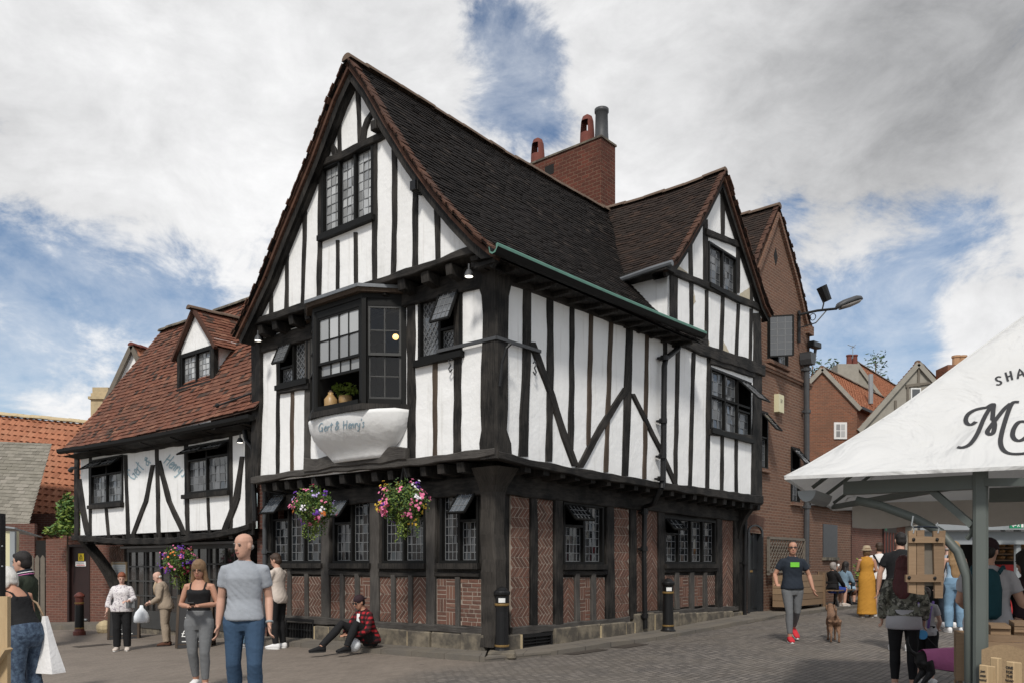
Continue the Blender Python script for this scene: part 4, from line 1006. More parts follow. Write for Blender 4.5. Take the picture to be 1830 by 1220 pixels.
# cross gable roof
cprL = [(4.40, 7.40), (4.80, 7.66), (5.33, 8.22), (6.14, 9.16), (6.93, 10.16)]; cprR = [(9.48, 7.62), (9.12, 7.82), (8.83, 8.14), (8.21, 8.78), (7.54, 9.5), (6.93, 10.16)]
RV = RG.off(.66)
csag = lambda a, b: -.05 * math.sin(PI * min(a / 3.2, 1)) + .02 * noise.noise(V((a, b, 5)))
for pr in (cprL, cprR):
    A = jp(0, -.66, 0)
    ends = (lambda t, b: (0, 1.0 + b * .62)) if pr is cprL else (lambda t, b: (0, 3.4))
    profile_roof(PUB, 'gable_roof', A, LD, 3.2, [RD * p + V((0, 0, z)) for p, z in pr], .105, .165, 'tile_brown', ends, sag=csag)
    verge(RV, pr, .14, PUB); barge(RV, pr, PUB, .11)
ridge_run(PUB, [jp(6.93, -.64 + a, 10.19 + csag(a, 4)) for a in (0, 1, 2, 3.1)], .11)
# cheek of the cross gable and its leaded eave
ck = Pl(jp(CG0, -.45, 0).xy, LD, -RD)
wall(ck, PUB, 'gable_cheek', [(0, 6.2), (1.4, 6.2), (1.4, 7.4), (0, 7.4)], 'plaster', .0, False, True)
wall(Pl(jp(P_END, -.45, 0).xy, LD, RD), PUB, 'gable_cheek', [(0, 3.1), (3, 3.1), (3, 7.5), (0, 7.5)], 'brick_house', .0, False, True)
m = MB(); m.pbox(ck, -.2, 1.0, 7.33, 7.45, 0, .36); m.build('eave_board', 'timber_black', PUB)
m = MB(); m.tube([ck.P(-.3, 7.43, .33), ck.P(.2, 7.4, .35), ck.P(1.1, 7.34, .33)], [.06, .06, .05], 8); m.build('gutter', 'lead', PUB)
# green copper gutter of the main eave
GP = RG.off(.98)
m = MB(); n = 24; rings = []
for k in range(n + 1):
    s = lerp(-1.12, 5.2, k / n); z = lerp(6.05, 6.14, k / n) - .02 * math.sin(PI * k / n)
    rings.append([GP.P(s, z + .065, .055), GP.P(s, z + .078, .08), GP.P(s, z + .062, .093), GP.P(s, z + .025, .09), GP.P(s, z - .05, .04), GP.P(s, z - .06, -.02), GP.P(s, z - .03, -.07), GP.P(s, z + .06, -.085), GP.P(s, z + .05, -.07), GP.P(s, z - .02, -.05), GP.P(s, z - .04, 0), GP.P(s, z, .055)])
m.loft(rings)
for i, f in enumerate(m.f):
    if i % 12 in (0, 1, 2): m.mi[i] = 1
m.build('gutter', ['joinery', 'verdigris'], PUB)
m = MB(); m.face([RG.P(-1.0, 6.0, .9), RG.P(5.1, 6.0, .9), RG.P(5.1, 6.05, .4), RG.P(-1.0, 6.05, .4)]); m.build('eave_soffit', 'timber_black', PUB)
m = MB(); s = -.9
while s < 5: m.pbox(RG, s - .045, s + .045, 5.95, 6.01, .45, .86); s += .45
m.build('rafter_feet', 'timber_black', PUB)
# hidden backs so the house is solid
m = MB()
for q in ([jp(0, S_END, 0), jp(P_END, S_END, 0)],):
    a, b = q; m.face([a + V((0, 0, -.3)), b + V((0, 0, -.3)), b + V((0, 0, 6.3)), a + V((0, 0, 6.3))])
a, b = jp(-.45, sL, 3.2), jp(P_END, sL, 3.2); m.face([a, b, b + V((0, 0, 3)), a + V((0, 0, 3))])
m.build('party_wall', 'brick_old', PUB)
# ---- chimney stack
def chimney(par, p0, p1, q0, q1, zb, zt, mat='brick_chimney'):
    m = MB(); rows = int((zt - zb) / .085)
    m.loft([[jp(a, b, z) for a, b in ((p0, q0), (p1, q0), (p1, q1), (p0, q1))] for z in (zb, zt)])
    return m.build('chimney', mat, par)
ch = chimney(PUB, 7.6, 8.25, 3.08, 5.55, 8.5, 12.38)
m = MB(); m.loft([[jp(a, b, z) for a, b in ((7.57, 3.05), (8.28, 3.05), (8.28, 5.6), (7.57, 5.6))] for z in (12.38, 12.43)]); m.build('capping', 'stone', ch)
m = MB(); m.loft([[jp(a, b, z) for a, b in ((7.5, 2.95), (8.38, 2.95), (8.38, 5.7), (7.5, 5.7))] for z in (9.95, 10.05)]); m.loft([[jp(a, b, z) for a, b in ((7.54, 3.0), (8.32, 3.0), (8.32, 5.65), (7.54, 5.65))] for z in (10.05, 10.14)]); m.build('oversail', 'brick_chimney', ch)
m = MB(); m.abox(-1, 1, -1, 1, -1, 1); 
hole = MB(); pl_ = Pl(jp(7.6, 3.08, 0).xy, LD, -RD); hole.pbox(pl_, 1.5, 1.8, 11.92, 12.18, -.1, .004); hole.build('flue_shade', 'room', ch)  # solid near-black face, its colour standing in for shade inside the flue
def hooded_pot(c, h=.85, r=.2):
    m = MB(); N = 20; c = V(c)
    prof = [(0, r * 1.05), (.45 * h, r * .98), (.5 * h, r * .97), (.8 * h, r * .86), (.93 * h, r * .66), (h, r * .2)]
    for i in range(N):
        a0, a1 = 2 * PI * i / N, 2 * PI * (i + 1) / N
        am = (a0 + a1) / 2
        op = abs(math.sin(am + .7)) > .78       # two openings right through the hood
        for (z0, r0), (z1, r1) in zip(prof, prof[1:]):
            if op and z0 >= .44 * h and z1 <= .81 * h: continue
            for rr in (0, .03):
                m.face([c + V(((r0 - rr) * math.cos(a), (r0 - rr) * math.sin(a), z)) for a, z, in ((a0, z0), (a1, z0))] + [c + V(((r1 - rr) * math.cos(a), (r1 - rr) * math.sin(a), z1)) for a in (a1, a0)])
    m.build('chimney_pot', 'terracotta', ch, smooth=True)
hooded_pot(jp(7.95, 3.75, 12.4), .92, .19); hooded_pot(jp(7.95, 5.4, 12.4), .85, .19)
m = MB(); m.lathe(jp(7.95, 3.3, 12.4), [(.19, 0), (.17, .3), (.16, .8), (.185, .82), (.185, .9), (.15, .9), (.15, .5)], 18, cap=False); m.build('flue_pipe', 'iron_grey', ch, smooth=True)
# ---- oriel bay window
BAY = bpy.data.objects.new('bay_window', None); COL.objects.link(BAY); BAY.parent = PUB
OB = .52   # how far the bay stands out from the upper wall
f0, f1 = LU.px(648, 730, OB)[0], LU.px(562, 742, OB)[0]   # front face s-range
pr = [(bs0 + .02, 0), (f0, OB), (f1, OB), (bs1 + .05, 0)]
def bayring(z, k=1.0, push=0.0):
    return [LU.P(lerp((f0 + f1) / 2, s, k), z, o * (1 if o == 0 else 1) + push * (1 if o else 0)) for s, o in pr]
zs0, zs1 = 4.27, 6.02
def bayface(i):
    a, b = LU.P(*[pr[i][0], 0], pr[i][1]), LU.P(pr[i + 1][0], 0, pr[i + 1][1]); d = (b - a).normalized(); n = d.cross(V((0, 0, 1)))
    if n.dot(LU.n) < 0: n = -n
    return Pl(a.xy, d, n), (b - a).length
def sash(fp, L, cols, lift, par):
    a, b, c, d = .09, L - .09, zs0 + .08, zs1 - .12
    fr = MB()
    fr.pbox(fp, 0, a, zs0, zs1, -.08, .0); fr.pbox(fp, b, L, zs0, zs1, -.08, .0); fr.pbox(fp, a, b, d, zs1, -.08, .0); fr.pbox(fp, a, b, zs0, c, -.1, .03)
    win = fr.build('sash_frame', 'joinery', par)
    mid = lerp(c, d, .47)
    def one(z0, z1, rows, o, gl):
        m = MB(); t = .035
        m.pbox(fp, a, b, z0, z0 + .045, o - .02, o + .02); m.pbox(fp, a, b, z1 - t, z1, o - .02, o + .02); m.pbox(fp, a, a + t, z0, z1, o - .02, o + .018); m.pbox(fp, b - t, b, z0, z1, o - .02, o + .018)
        for i in range(1, cols): s = lerp(a + t, b - t, i / cols); m.pbox(fp, s - .011, s + .011, z0, z1, o - .015, o + .015)
        for j in range(1, rows): z = lerp(z0 + .045, z1 - t, j / rows); m.pbox(fp, a, b, z - .011, z + .011, o - .014, o + .014)
        for i in range(cols):
            for j in range(rows):
                x0, x1 = lerp(a + t, b - t, i / cols), lerp(a + t, b - t, (i + 1) / cols); y0, y1 = lerp(z0 + .045, z1 - t, j / rows), lerp(z0 + .045, z1 - t, (j + 1) / rows)
                e = random.uniform(-.006, .006); m.face([fp.P(x0, y0, o - e), fp.P(x1, y0, o + e), fp.P(x1, y1, o + e), fp.P(x0, y1, o - e)], random.random(), 1)
        m.build('sash', ['joinery' if lift else 'joinery_grey', gl], win)
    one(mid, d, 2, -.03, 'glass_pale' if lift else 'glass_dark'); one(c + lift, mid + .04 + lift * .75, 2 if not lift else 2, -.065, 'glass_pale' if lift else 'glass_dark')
    return win
fpR, LR_ = bayface(0); fpF, LF_ = bayface(1); fpL, LL_ = bayface(2)
sash(fpR, LR_, 2, 0, BAY); sash(fpF, LF_, 4, .5, BAY); sash(fpL, LL_, 2, 0, BAY)
for s, o in pr[1:3]:
    m = MB(); m.tube([LU.P(s, zs0, o - .04), LU.P(s, zs1, o - .04)], .07, 6); m.build('bay_post', 'joinery', BAY)
# sill, lead roof, interior
def prism(rg0, rg1, mat, name, par): m = MB(); m.loft([rg0, rg1]); return m.build(name, mat, par)
def ring_off(z, e): return [LU.P(pr[0][0] - e, z, -.02), LU.P(pr[1][0] - e * .4, z, OB + e), LU.P(pr[2][0] + e * .4, z, OB + e), LU.P(pr[3][0] + e, z, -.02)]
prism(ring_off(4.17, .06), ring_off(4.27, .05), 'timber_black', 'bay_sill', BAY)
prism(ring_off(6.02, .02), ring_off(6.14, .03), 'joinery', 'bay_head', BAY)
prism(ring_off(6.10, .12), ring_off(6.16, .14), 'timber_brown', 'bay_cornice', BAY)
m = MB(); m.loft([ring_off(6.16, .17), ring_off(6.215, .17), ring_off(6.26, .02)]); m.build('bay_roof', 'lead', BAY)
# coved plaster belly under the bay
m = MB(); n = 12; rings = []
zb0, zb1 = LU.px(640, 824)[1], 4.17
for k in range(n + 1):
    t = k / n; z = lerp(zb1, zb0, t)
    e = interp([(0, 1), (.15, .98), (.3, .92), (.45, .81), (.6, .64), (.75, .46), (.88, .35), (1, .30)], t); ring = []
    sm = (f0 + f1) / 2 - .03; wk = interp([(0, 1), (.2, .985), (.4, .94), (.6, .85), (.8, .70), (1, .60)], t)
    for q in range(17):
        a = PI * q / 16
        # superellipse-ish plan matching the canted bay above
        hw = ((pr[3][0] - pr[0][0]) / 2 - .09) * wk
        x = math.cos(a); y = math.sin(a)
        sx = math.copysign(abs(x) ** .84, x); sy = abs(y) ** .78
        ring.append(LU.P(sm + .03 - sx * hw + .01 * noise.noise(V((q * .8, k * .8, 0))), z + .008 * noise.noise(V((q * .7, k, 4))), .01 + (OB + .02) * e * sy))
    rings.append(ring)
m.loft(rings, True, closed=False)
belly = m.build('bay_cove', 'plaster_smooth', BAY, smooth=True)
bb = MB()   # room seen through the raised sash, its darkness put into the colour
c0, c1 = LU.P(bs0 + .12, 0, -1.2), LU.P(bs1 - .12, 0, -1.2)
for q in ([(bs0 + .1, zs0), (bs0 + .1, 6.0)], [(bs1 - .1, zs0), (bs1 - .1, 6.0)]):
    bb.face([LU.P(q[0][0], 4.38, -.12), LU.P(q[0][0], 6.0, -.12), LU.P(q[0][0], 6.0, -1.5), LU.P(q[0][0], 4.38, -1.5)])
bb.face([LU.P(bs0 + .1, 4.38, -1.5), LU.P(bs1 - .1, 4.38, -1.5), LU.P(bs1 - .1, 6.0, -1.5), LU.P(bs0 + .1, 6.0, -1.5)])
for z in (4.38, 6.0): bb.face([LU.P(bs0 + .1, z, -.12), LU.P(bs1 - .1, z, -.12), LU.P(bs1 - .1, z, -1.5), LU.P(bs0 + .1, z, -1.5)])
bb.build('bay_room', 'room', BAY)
# lettering: a small hand-drawn script
GL = {'G': [[(.75, .85), (.55, 1), (.2, .85), (.05, .45), (.25, .08), (.6, .12), (.78, .45), (.5, .45)], [(.78, .45), (.75, -.05)]],
      'e': [[(.05, .25), (.45, .4), (.4, .6), (.18, .5), (.1, .2), (.3, 0), (.55, .12)]], 'r': [[(.1, .55), (.15, 0)], [(.13, .3), (.3, .55), (.5, .5)]],
      't': [[(.28, .95), (.22, .1), (.38, 0)], [(.02, .65), (.55, .72)]], '&': [[(.8, .05), (.25, .7), (.35, 1), (.55, .85), (.2, .4), (.1, .15), (.35, 0), (.75, .5)], [(.1, .75), (.7, .8)]],
      'H': [[(.1, 1), (.15, 0)], [(.7, 1.05), (.72, 0)], [(.02, .45), (.78, .58)]], 'n': [[(.08, .55), (.1, 0)], [(.1, .3), (.28, .55), (.42, .45), (.45, 0)]],
      'y': [[(.05, .55), (.12, .2), (.35, .15), (.45, .5)], [(.48, .55), (.42, 0), (.3, -.4), (.1, -.35)]], "'": [[(.1, 1.05), (.05, .8)]], 's': [[(.4, .6), (.15, .5), (.35, .25), (.3, .02), (.05, .05)]]}
ADV = {'G': .95, 'e': .55, 'r': .5, 't': .5, '&': 1.0, 'H': .95, 'n': .58, 'y': .6, "'": .22, 's': .45, ' ': .4}
def script(txt):
    x = 0; out = []
    for c in txt:
        for st in GL.get(c, []): out.append([(x + a + b * .12, b) for a, b in st])
        x += ADV[c]
    return out, x
def ray_fn(ob, map_uv):
    bpy.context.view_layer.update()
    me = ob.data; Mw = ob.matrix_world
    bv = BVHTree.FromPolygons([Mw @ v.co for v in me.vertices], [tuple(p.vertices) for p in me.polygons])
    def fn(x, y):
        u, v = map_uv(x, y); d = V(((u - CX) / F, 1, (HY - v) / F)).normalized()
        h = bv.ray_cast(V((0, 0, ZC)), d)
        if h[0] is None: return None
        nn = h[1] if h[1].dot(d) < 0 else -h[1]
        return h[0], nn
    return fn
st, wd = script("Gert & Henry's")
fn = ray_fn(belly, lambda x, y: (569 + 82 * x / wd, 771 - 9 * x / wd - 15 * y))
strokes_on(fn, st, .018, .006).build('lettering', 'ink_blue', BAY)
# lamp and things on the sill inside the bay
m = MB(); m.ball(LU.at(707, 602, -.12), .055, .055, .05); m.build('lamp_bulb', 'bulb', BAY, smooth=True)
def plant_pot():
    c = LU.P(f1 - .22, 4.28, OB - .22)
    t = thing('potted_plant', 'leafy potted plant on the sill of the raised bay window sash', 'plant', c + V((.22, .05, 0)))
    m = MB(); m.lathe(V(t.location), [(.09, 0), (.12, .2), (.12, .3), (.1, .3)], 14); m.build('pot', 'stoneware', t, smooth=True)
    m = MB()
    for k in range(110):
        d = V((random.gauss(0, 1), random.gauss(0, 1), random.gauss(0, .6))).normalized() * random.random() ** .5
        p = V(t.location) + V((d.x * .24, d.y * .16, .42 + d.z * .14)); a = V((random.uniform(-1, 1), random.uniform(-1, 1), random.uniform(-1, 1))).normalized(); b = a.orthogonal().normalized()
        m.face([p - a * .05, p + b * .03, p + a * .05, p - b * .03], random.random())
    m.build('leaves', 'leaf_light', t)
    j = thing('stoneware_jar', 'tan stoneware jar on the sill of the open bay window', 'jar', c + V((-.02, -.04, 0)))
    m = MB(); m.lathe(V(j.location), [(.10, 0), (.115, .05), (.115, .22), (.06, .29), (.045, .31), (.05, .34), (.035, .34)], 16); m.build('jar_body', 'stoneware', j, smooth=True)
    m = MB(); q = V(j.location) + V((0, 0, .345)); m.lathe(q, [(.03, 0), (.03, .03), (.01, .035)], 10); m.build('stopper', 'ridge', j)
plant_pot()
# iron strap round the corner and its hooked bracket
m = MB(); m.pbox(LU, -.52, .75, 4.98, 5.03, .05, .09); m.pbox(RU, -.52, .55, 4.98, 5.03, .05, .09); m.build('iron_strap', 'iron_grey', PUB)
m = MB(); m.tube([RU.at(893, 690, .12), RU.at(897, 650, .14), RU.at(905, 622, .2), RU.at(913, 614, .25)], .022, 6); m.build('iron_bracket', 'iron', PUB)
for pl, u, v in ((LU, 812, 653), (RU, 948, 658)):
    s, z = pl.px(u, v); m = MB()
    for sg in (1, -1): m.tube([pl.P(s, z, .08), pl.P(s + .05, z + sg * .06, .08), pl.P(s + .02, z + sg * .11, .08), pl.P(s - .03, z + sg * .07, .08)], .012, 6)
    m.build('strap_end', 'iron_grey', PUB)
# downpipes
def downpipe(pl, par, pts, r=.05, brackets=(), mat='iron', out=.14, hop=None):
    m = MB(); m.tube([pl.at(u, v, out) if len(q) == 2 else pl.P(*q) for q in pts for u, v in [q[:2]]], r, 10)
    for u, v in brackets:
        p = pl.at(u, v, out); m.lathe(p - V((0, 0, .04)), [(r * 1.45, 0), (r * 1.45, .09)], 10)
        s, z = pl.px(u, v, out); m.pbox(pl, s - .1, s + .1, z - .02, z + .02, .03, out)
    m.build('downpipe', mat, par, smooth=False)
downpipe(RU, PUB, [(1218, 606), (1212, 622), (1190, 640), (1187, 655), (1185, 850), (1182, 872)], .055, [(1187, 640), (1185, 752), (1184, 815), (1182, 855)], out=.13)
m = MB(); p0 = RU.at(1182, 872, .13); p1 = RG.at(1152, 905, .12); m.tube([p0, lerp(p0, p1, .5) + V((0, 0, -.12)), p1, p1 + V((0, 0, -.2))], .05, 10); m.build('downpipe', 'iron', PUB)
downpipe(RG, PUB, [(1152, 905), (1151, 1000), (1153, 1122)], .05, [(1152, 915), (1151, 980), (1152, 1100)], out=.12)
downpipe(RG, PUB, [(1332, 925), (1331, 1108)], .05, [(1331, 1005)], out=.14)
downpipe(LG, PUB, [(473, 862), (473, 1120)], .045, [(473, 985)], out=.12, mat='iron_grey')
# small floodlights under the eaves
def flood(pl, par, u, v, o):
    p = pl.at(u, v, o); m = MB(); m.tube([p + V((0, 0, .12)), p + V((0, 0, .03))], .015, 6); m.lathe(p - V((0, 0, .07)), [(.075, 0), (.055, .06), (.03, .1)], 12, 0, 0); m.lathe(p - V((0, 0, .072)), [(.06, 0), (.0, .004)], 12, 0, 1)
    m.build('floodlight', ['iron_grey', 'lamp_lit'], par)
flood(LB, PUB, 461, 602, .12); flood(LB, PUB, 838, 486, .12)
m = MB(); s, z = LB.px(757, 340); m.pbox(LB, s - .06, s + .06, z - .07, z + .07, .2, .24); m.build('floodlight', 'iron', PUB)
# patches where the plaster of the cross gable has come away
for q in ([(1211, 475), (1228, 486), (1231, 503), (1209, 489)], [(1322, 525), (1340, 515), (1341, 541), (1320, 532)], [(1300, 371), (1309, 385), (1311, 397), (1301, 390)], [(1293, 608), (1300, 622), (1306, 634), (1291, 627)], [(1240, 520), (1243, 540), (1238, 548)], [(1265, 606), (1269, 618), (1264, 616)], [(1335, 640), (1341, 645), (1341, 655), (1334, 651)], [(1262, 398), (1265, 402), (1264, 420), (1262, 418)]):
    cx_ = sum(a for a, b in q) / len(q); m = MB(); pp = []
    for i in range(len(q)):
        a, b = q[i], q[(i + 1) % len(q)]
        for k in range(4): pp.append(RU.at(lerp(a[0], b[0], k / 4) + random.uniform(-1.2, 1.2), lerp(a[1], b[1], k / 4) + random.uniform(-1.2, 1.2), .006))
    m.face(pp); m.build('bare_patch', 'plaster_old', PUB)
# ================= the lower cottage on the left =================
COT = thing('timber_cottage', 'low white half-timbered cottage with red tiled roof and dormer, left of the tall house', 'building', LG.P(10.5, gz(*LG.P(10.5, 0).xy[:2]), -.3))
C0, C1 = 6.62, 14.95
gc = gz(*LG.P(10.5, 0).xy[:2])
cw = []
for uL, uR, vT, vB, op in [(163, 221, 822, 903, {0: (.34, 55), 1: (.34, 55)}), (332, 411, 798, 884, {0: (.28, 58), 1: (.26, 58)})]:
    cw.append(window(CU, COT, uL, uR, vT, vB, 2, 6, 4, op, glass='glass_mid', fr=.06, sill_mat='timber_black'))
CB, CT = 2.36, 4.5
wall(CU, COT, 'plaster_wall', [(C0, CB), (C1, CB), (C1, CT), (C0, CT)], 'plaster', 0, True, True)
for pts, w in [([(162, 815), (162, 962)], 5), ([(190, 905), (195, 960)], 5), ([(225, 812), (230, 962)], 6), ([(281, 802), (283, 900), (284, 966)], [6, 7, 7]), ([(333, 790), (336, 962)], 7), ([(372, 888), (375, 955)], 5), ([(413, 772), (414, 960)], 6), ([(137, 812), (137, 965)], 7), ([(445, 762), (446, 955)], [13, 13])]:
    beam(CU, COT, 'stud', pts, w, -.03, .024, 'timber_black', .018)
for pts, w in [([(143, 855), (148, 905), (158, 955)], [6, 10, 9]), ([(274, 830), (262, 895), (236, 962)], 7), ([(285, 822), (303, 895), (331, 955)], [7, 9, 9]), ([(434, 815), (424, 890), (403, 948)], [7, 11, 12])]:
    beam(CU, COT, 'brace', pts, w, -.02, .034, 'timber_black', .018, horiz=False)
beam(CU, COT, 'rail', [(136, 812), (250, 800), (350, 783), (452, 762)], [14, 14, 18, 18], -.03, .07, 'timber_black')
beam(CU, COT, 'rail', [(163, 905), (222, 902)], 8, -.03, .06, 'timber_black'); beam(CU, COT, 'rail', [(334, 887), (412, 879)], 8, -.03, .06, 'timber_black')
beam(CU, COT, 'bressumer', [(134, 960), (220, 967), (310, 966), (380, 957), (452, 940)], [9, 11, 12, 12, 12], -.06, .1, 'timber_black', .025)
s = C0 + .2
while s < C1 - .2:
    m = MB(); w = .07
    m.hexa([CG.P(s - w, 2.12, .0), CG.P(s + w, 2.12, .0), CG.P(s + w, 2.14, .78), CG.P(s - w, 2.14, .78), CG.P(s - w, 2.3, 0), CG.P(s + w, 2.3, 0), CG.P(s + w, 2.32, .8), CG.P(s - w, 2.32, .8)])
    m.build('joist_end', 'timber_black', COT); s += .55
m = MB(); m.face([CG.P(C0 - .2, 2.33, -.1), CG.P(C1, 2.33, -.1), CG.P(C1, 2.33, .74), CG.P(C0 - .2, 2.33, .74)]); m.build('jetty_soffit', 'timber_black', COT)
wall(CG, COT, 'ground_wall', [(C0 - .4, gc - .8), (C1 - .9, gc - .8), (C1 - .9, 2.4), (C0 - .4, 2.4)], 'timber_black', 0, False, True)
# herringbone and menu wall
sa, sb = sorted((CG.px(196, 1000)[0], CG.px(222, 1000)[0])); brick_panel(CG, COT, sa, sb, gc + .3, 2.1, 'herr')
sa, sb = sorted((LG.px(456, 900)[0], LG.px(467, 900)[0]))
qp = LG.off(-.1); wall(qp, COT, 'brick_pier', [(6.0, gc - .5), (6.8, gc - .5), (6.8, 4.6), (6.0, 4.6)], 'brick_old', 0, False, True)
# curved bracket at the free end
m = MB(); rings = []
for t in range(9):
    k = t / 8; z = lerp(gc + .62, 2.32, k); o = .08 + .68 * k ** 1.7; s = C1 - .95 + .85 * k ** 1.3
    rings.append([CG.P(s - .14, z, o - .14), CG.P(s + .14, z, o - .14), CG.P(s + .14, z - .03, o + .1), CG.P(s - .14, z - .03, o + .1)])
m.loft(rings); m.build('bracket', 'timber_black', COT)
# ---- two shop windows with small panes
def shop_bay(u0, u1, vt, vb, uc, name='shop_window'):
    s0, s1 = sorted((CG.px(u0, 1000, .34)[0], CG.px(u1, 1000, .34)[0])); zt = CG.px((u0 + u1) / 2, vt)[1]; zb = CG.px((u0 + u1) / 2, vb)[1]; D = .34
    fr = MB()
    fr.pbox(CG, s0, s1, zb - .45, zb, .01, D); fr.pbox(CG, s0, s1, zt, zt + .1, .01, D + .02)
    for s in (s0 + .03, lerp(s0, s1, .62), s1 - .03): fr.pbox(CG, s - .03, s + .03, zb, zt, D - .05, D)
    root = fr.build(name, 'joinery_grey', COT)
    m = MB()
    nc = 6
    for i in range(1, nc): s = lerp(s0, s1, i / nc); m.pbox(CG, s - .014, s + .014, zb, zt, D - .035, D - .005)
    for j in range(1, 4): z = lerp(zb, zt, j / 4); m.pbox(CG, s0, s1, z - .018, z + .018, D - .036, D - .002)
    for e in (s0 + .012, s1 - .012):
        for j in range(1, 4): z = lerp(zb, zt, j / 4); m.pbox(CG, e - .012, e + .012, z - .018, z + .018, .02, D)
    m.build('glazing_bar', 'joinery_grey', root)
    g = MB()
    for i in range(nc):
        for j in range(4):
            a, b, c, d = lerp(s0, s1, i / nc), lerp(s0, s1, (i + 1) / nc), lerp(zb, zt, j / 4), lerp(zb, zt, (j + 1) / 4); e = random.uniform(-.008, .008)
            g.face([CG.P(a, c, D - .04 - e), CG.P(b, c, D - .04 + e), CG.P(b, d, D - .04 + e), CG.P(a, d, D - .04 - e)], random.random() * .8)
    for e in (s0 + .02, s1 - .02): g.face([CG.P(e, zb, .02), CG.P(e, zb, D - .03), CG.P(e, zt, D - .03), CG.P(e, zt, .02)], .4)
    g.build('pane', 'glass_warm', root)
    l = MB(); l.loft([[CG.P(s0 - .12, zt + .1, .0), CG.P(s1 + .12, zt + .1, .0), CG.P(s1 + .12, zt + .1, D + .14), CG.P(s0 - .12, zt + .1, D + .14)], [CG.P(s0 - .12, zt + .2, .0), CG.P(s1 + .12, zt + .2, .0), CG.P(s1 + .1, zt + .15, D + .16), CG.P(s0 - .1, zt + .15, D + .16)]]); l.build('lead_hood', 'lead', root)
    p = MB(); p.pbox(CG, s0 + .02, s1 - .02, gc - .4, zb - .45, .02, D - .02); p.build('plinth', 'stone', root)
    return root
shop_bay(228, 318, 986, 1088, 265); shop_bay(338, 436, 980, 1088, 390)
m = MB(); s0, s1 = sorted((CG.px(319, 1000)[0], CG.px(337, 1000)[0])); m.pbox(CG, s0, s1, gc, 2.0, .0, .03); m.build('door', 'door_black', COT)
# ---- cottage roof
csag2 = lambda a, b: -.07 * math.sin(PI * min(a / 9, 1)) + .035 * noise.noise(V((a * .45, b * .5, 8)))
# eave at offset .5 in front of ground facade; ridge 2.0 m behind
A = CU.P(14.88, 0, .42) 
prof = [RD * p + V((0, 0, z)) for p, z in ((-.05, 4.70), (.5, 5.42), (1.2, 6.5), (2.43, 8.3))]
pr2 = [RD * p + V((0, 0, z)) for p, z in ((4.95, 4.6), (2.43, 8.3))]
# the eave runs with the wall but is closer at the right: L runs from far end (left) to near end (right)
profile_roof(COT, 'roof', A, -LD, 9.13, prof, .13, .19, 'tile_red', lambda t, b: (0 + .50 * t, 9.13), sag=csag2, lift=.026, jit=.009, th=.018)
profile_roof(COT, 'roof', A + LD * -.4, -LD, 8.7, pr2, .2, .4, 'tile_red', sag=csag2)
ridge_run(COT, [A - LD * a + RD * 2.43 + V((0, 0, 8.33 + csag2(a, 4))) for a in (.5, 3, 6, 9.0)], .13, 'stone')
m = MB(); n = 20
pts = [CU.P(lerp(15.08, 5.85, k / n), lerp(4.62, 4.50, k / n) - .05 * math.sin(PI * k / n), .5) for k in range(n + 1)]
rings = []
for p in pts:
    rings.append([p + CU.n * a + V((0, 0, z)) for a, z in ((-.08, .05), (.08, .07), (.07, -.0), (.03, -.05), (-.04, -.05), (-.09, 0))])
m.loft(rings); 
for i in range(len(m.f)):
    if i % 6 == 0: m.mi[i] = 1
m.build('gutter', ['joinery', 'lead'], COT)
for k in range(1, n, 3): m = MB(); m.tube([pts[k] + CU.n * .09 + V((0, 0, .08)), pts[k] + CU.n * .0 + V((0, 0, -.06)), pts[k] - CU.n * .3 + V((0, 0, -.12))], .012, 5); m.build('gutter_bracket', 'iron', COT)
m = MB(); m.face([CU.P(C0 - .5, 4.42, .5), CU.P(14.95, 4.5, .5), CU.P(14.95, 4.45, -.1), CU.P(C0 - .5, 4.4, -.1)]); m.build('eave_soffit', 'timber_black', COT)
downpipe(CU, COT, [(437, 768), (440, 785), (452, 800), (456, 930)], .05, [(455, 800)], out=.2)
# gable end and back
ge = Pl(CU.P(14.9, 0, 0).xy, RD, LD)
wall(Pl(CG.P(C1 - .92, 0, 0).xy, RD, LD), COT, 'gable_end', [(0, gc - 1), (5, gc - 1), (5, 2.4), (0, 2.4)], 'brick_low', 0, False, True)
wall(ge, COT, 'gable_end', [(0, 2.36), (5.0, 2.36), (5.0, 4.6), (2.6, 8.1), (.2, 4.6)], 'plaster', 0, False, True)
m = MB(); vg = [(p, z) for p, z in ((-.4, 4.66), (.12, 5.38), (.85, 6.46), (2.1, 8.26))]
# ---- dormer
DP = CU.off(-.42)
ds0, ds1 = sorted((DP.px(322, 660)[0], DP.px(383, 660)[0]))
zb, zt = DP.px(325, 696)[1], DP.px(325, 634)[1]; za = DP.px(347, 556)[1]
dn = bpy.data.objects.new('dormer', None); COL.objects.link(dn); dn.parent = COT
ww, bx = window(DP, dn, 0, 0, 0, 0, 2, 5, 4, {}, glass='glass_pale', fr=.09, sz=(ds0 + .05, ds1 - .05, zb, zt), sill=True, sill_mat='timber_black')
sm = (ds0 + ds1) / 2
wall(DP, dn, 'dormer_gable', [(ds0, zb - .3), (ds1, zb - .3), (ds1, zt + .08), (sm, za - .06), (ds0, zt + .08)], 'plaster', 0, True, True)
for e, n_ in ((ds0, -LD), (ds1, LD)):
    cp = Pl(DP.P(e, 0, 0).xy, RD, n_); wall(cp, dn, 'dormer_cheek', [(0, zb - .3), (1.6, zb - .3), (1.6, zt + .15), (0, zt + .15)], 'plaster', 0, False, True, .05)
    cpb = MB(); cpb.pbox(DP, e - .06, e + .06, zb - .1, zt + .1, -.06, .05); cpb.build('dormer_post', 'timber_black', dn)
hw = (ds1 - ds0) / 2 + .20
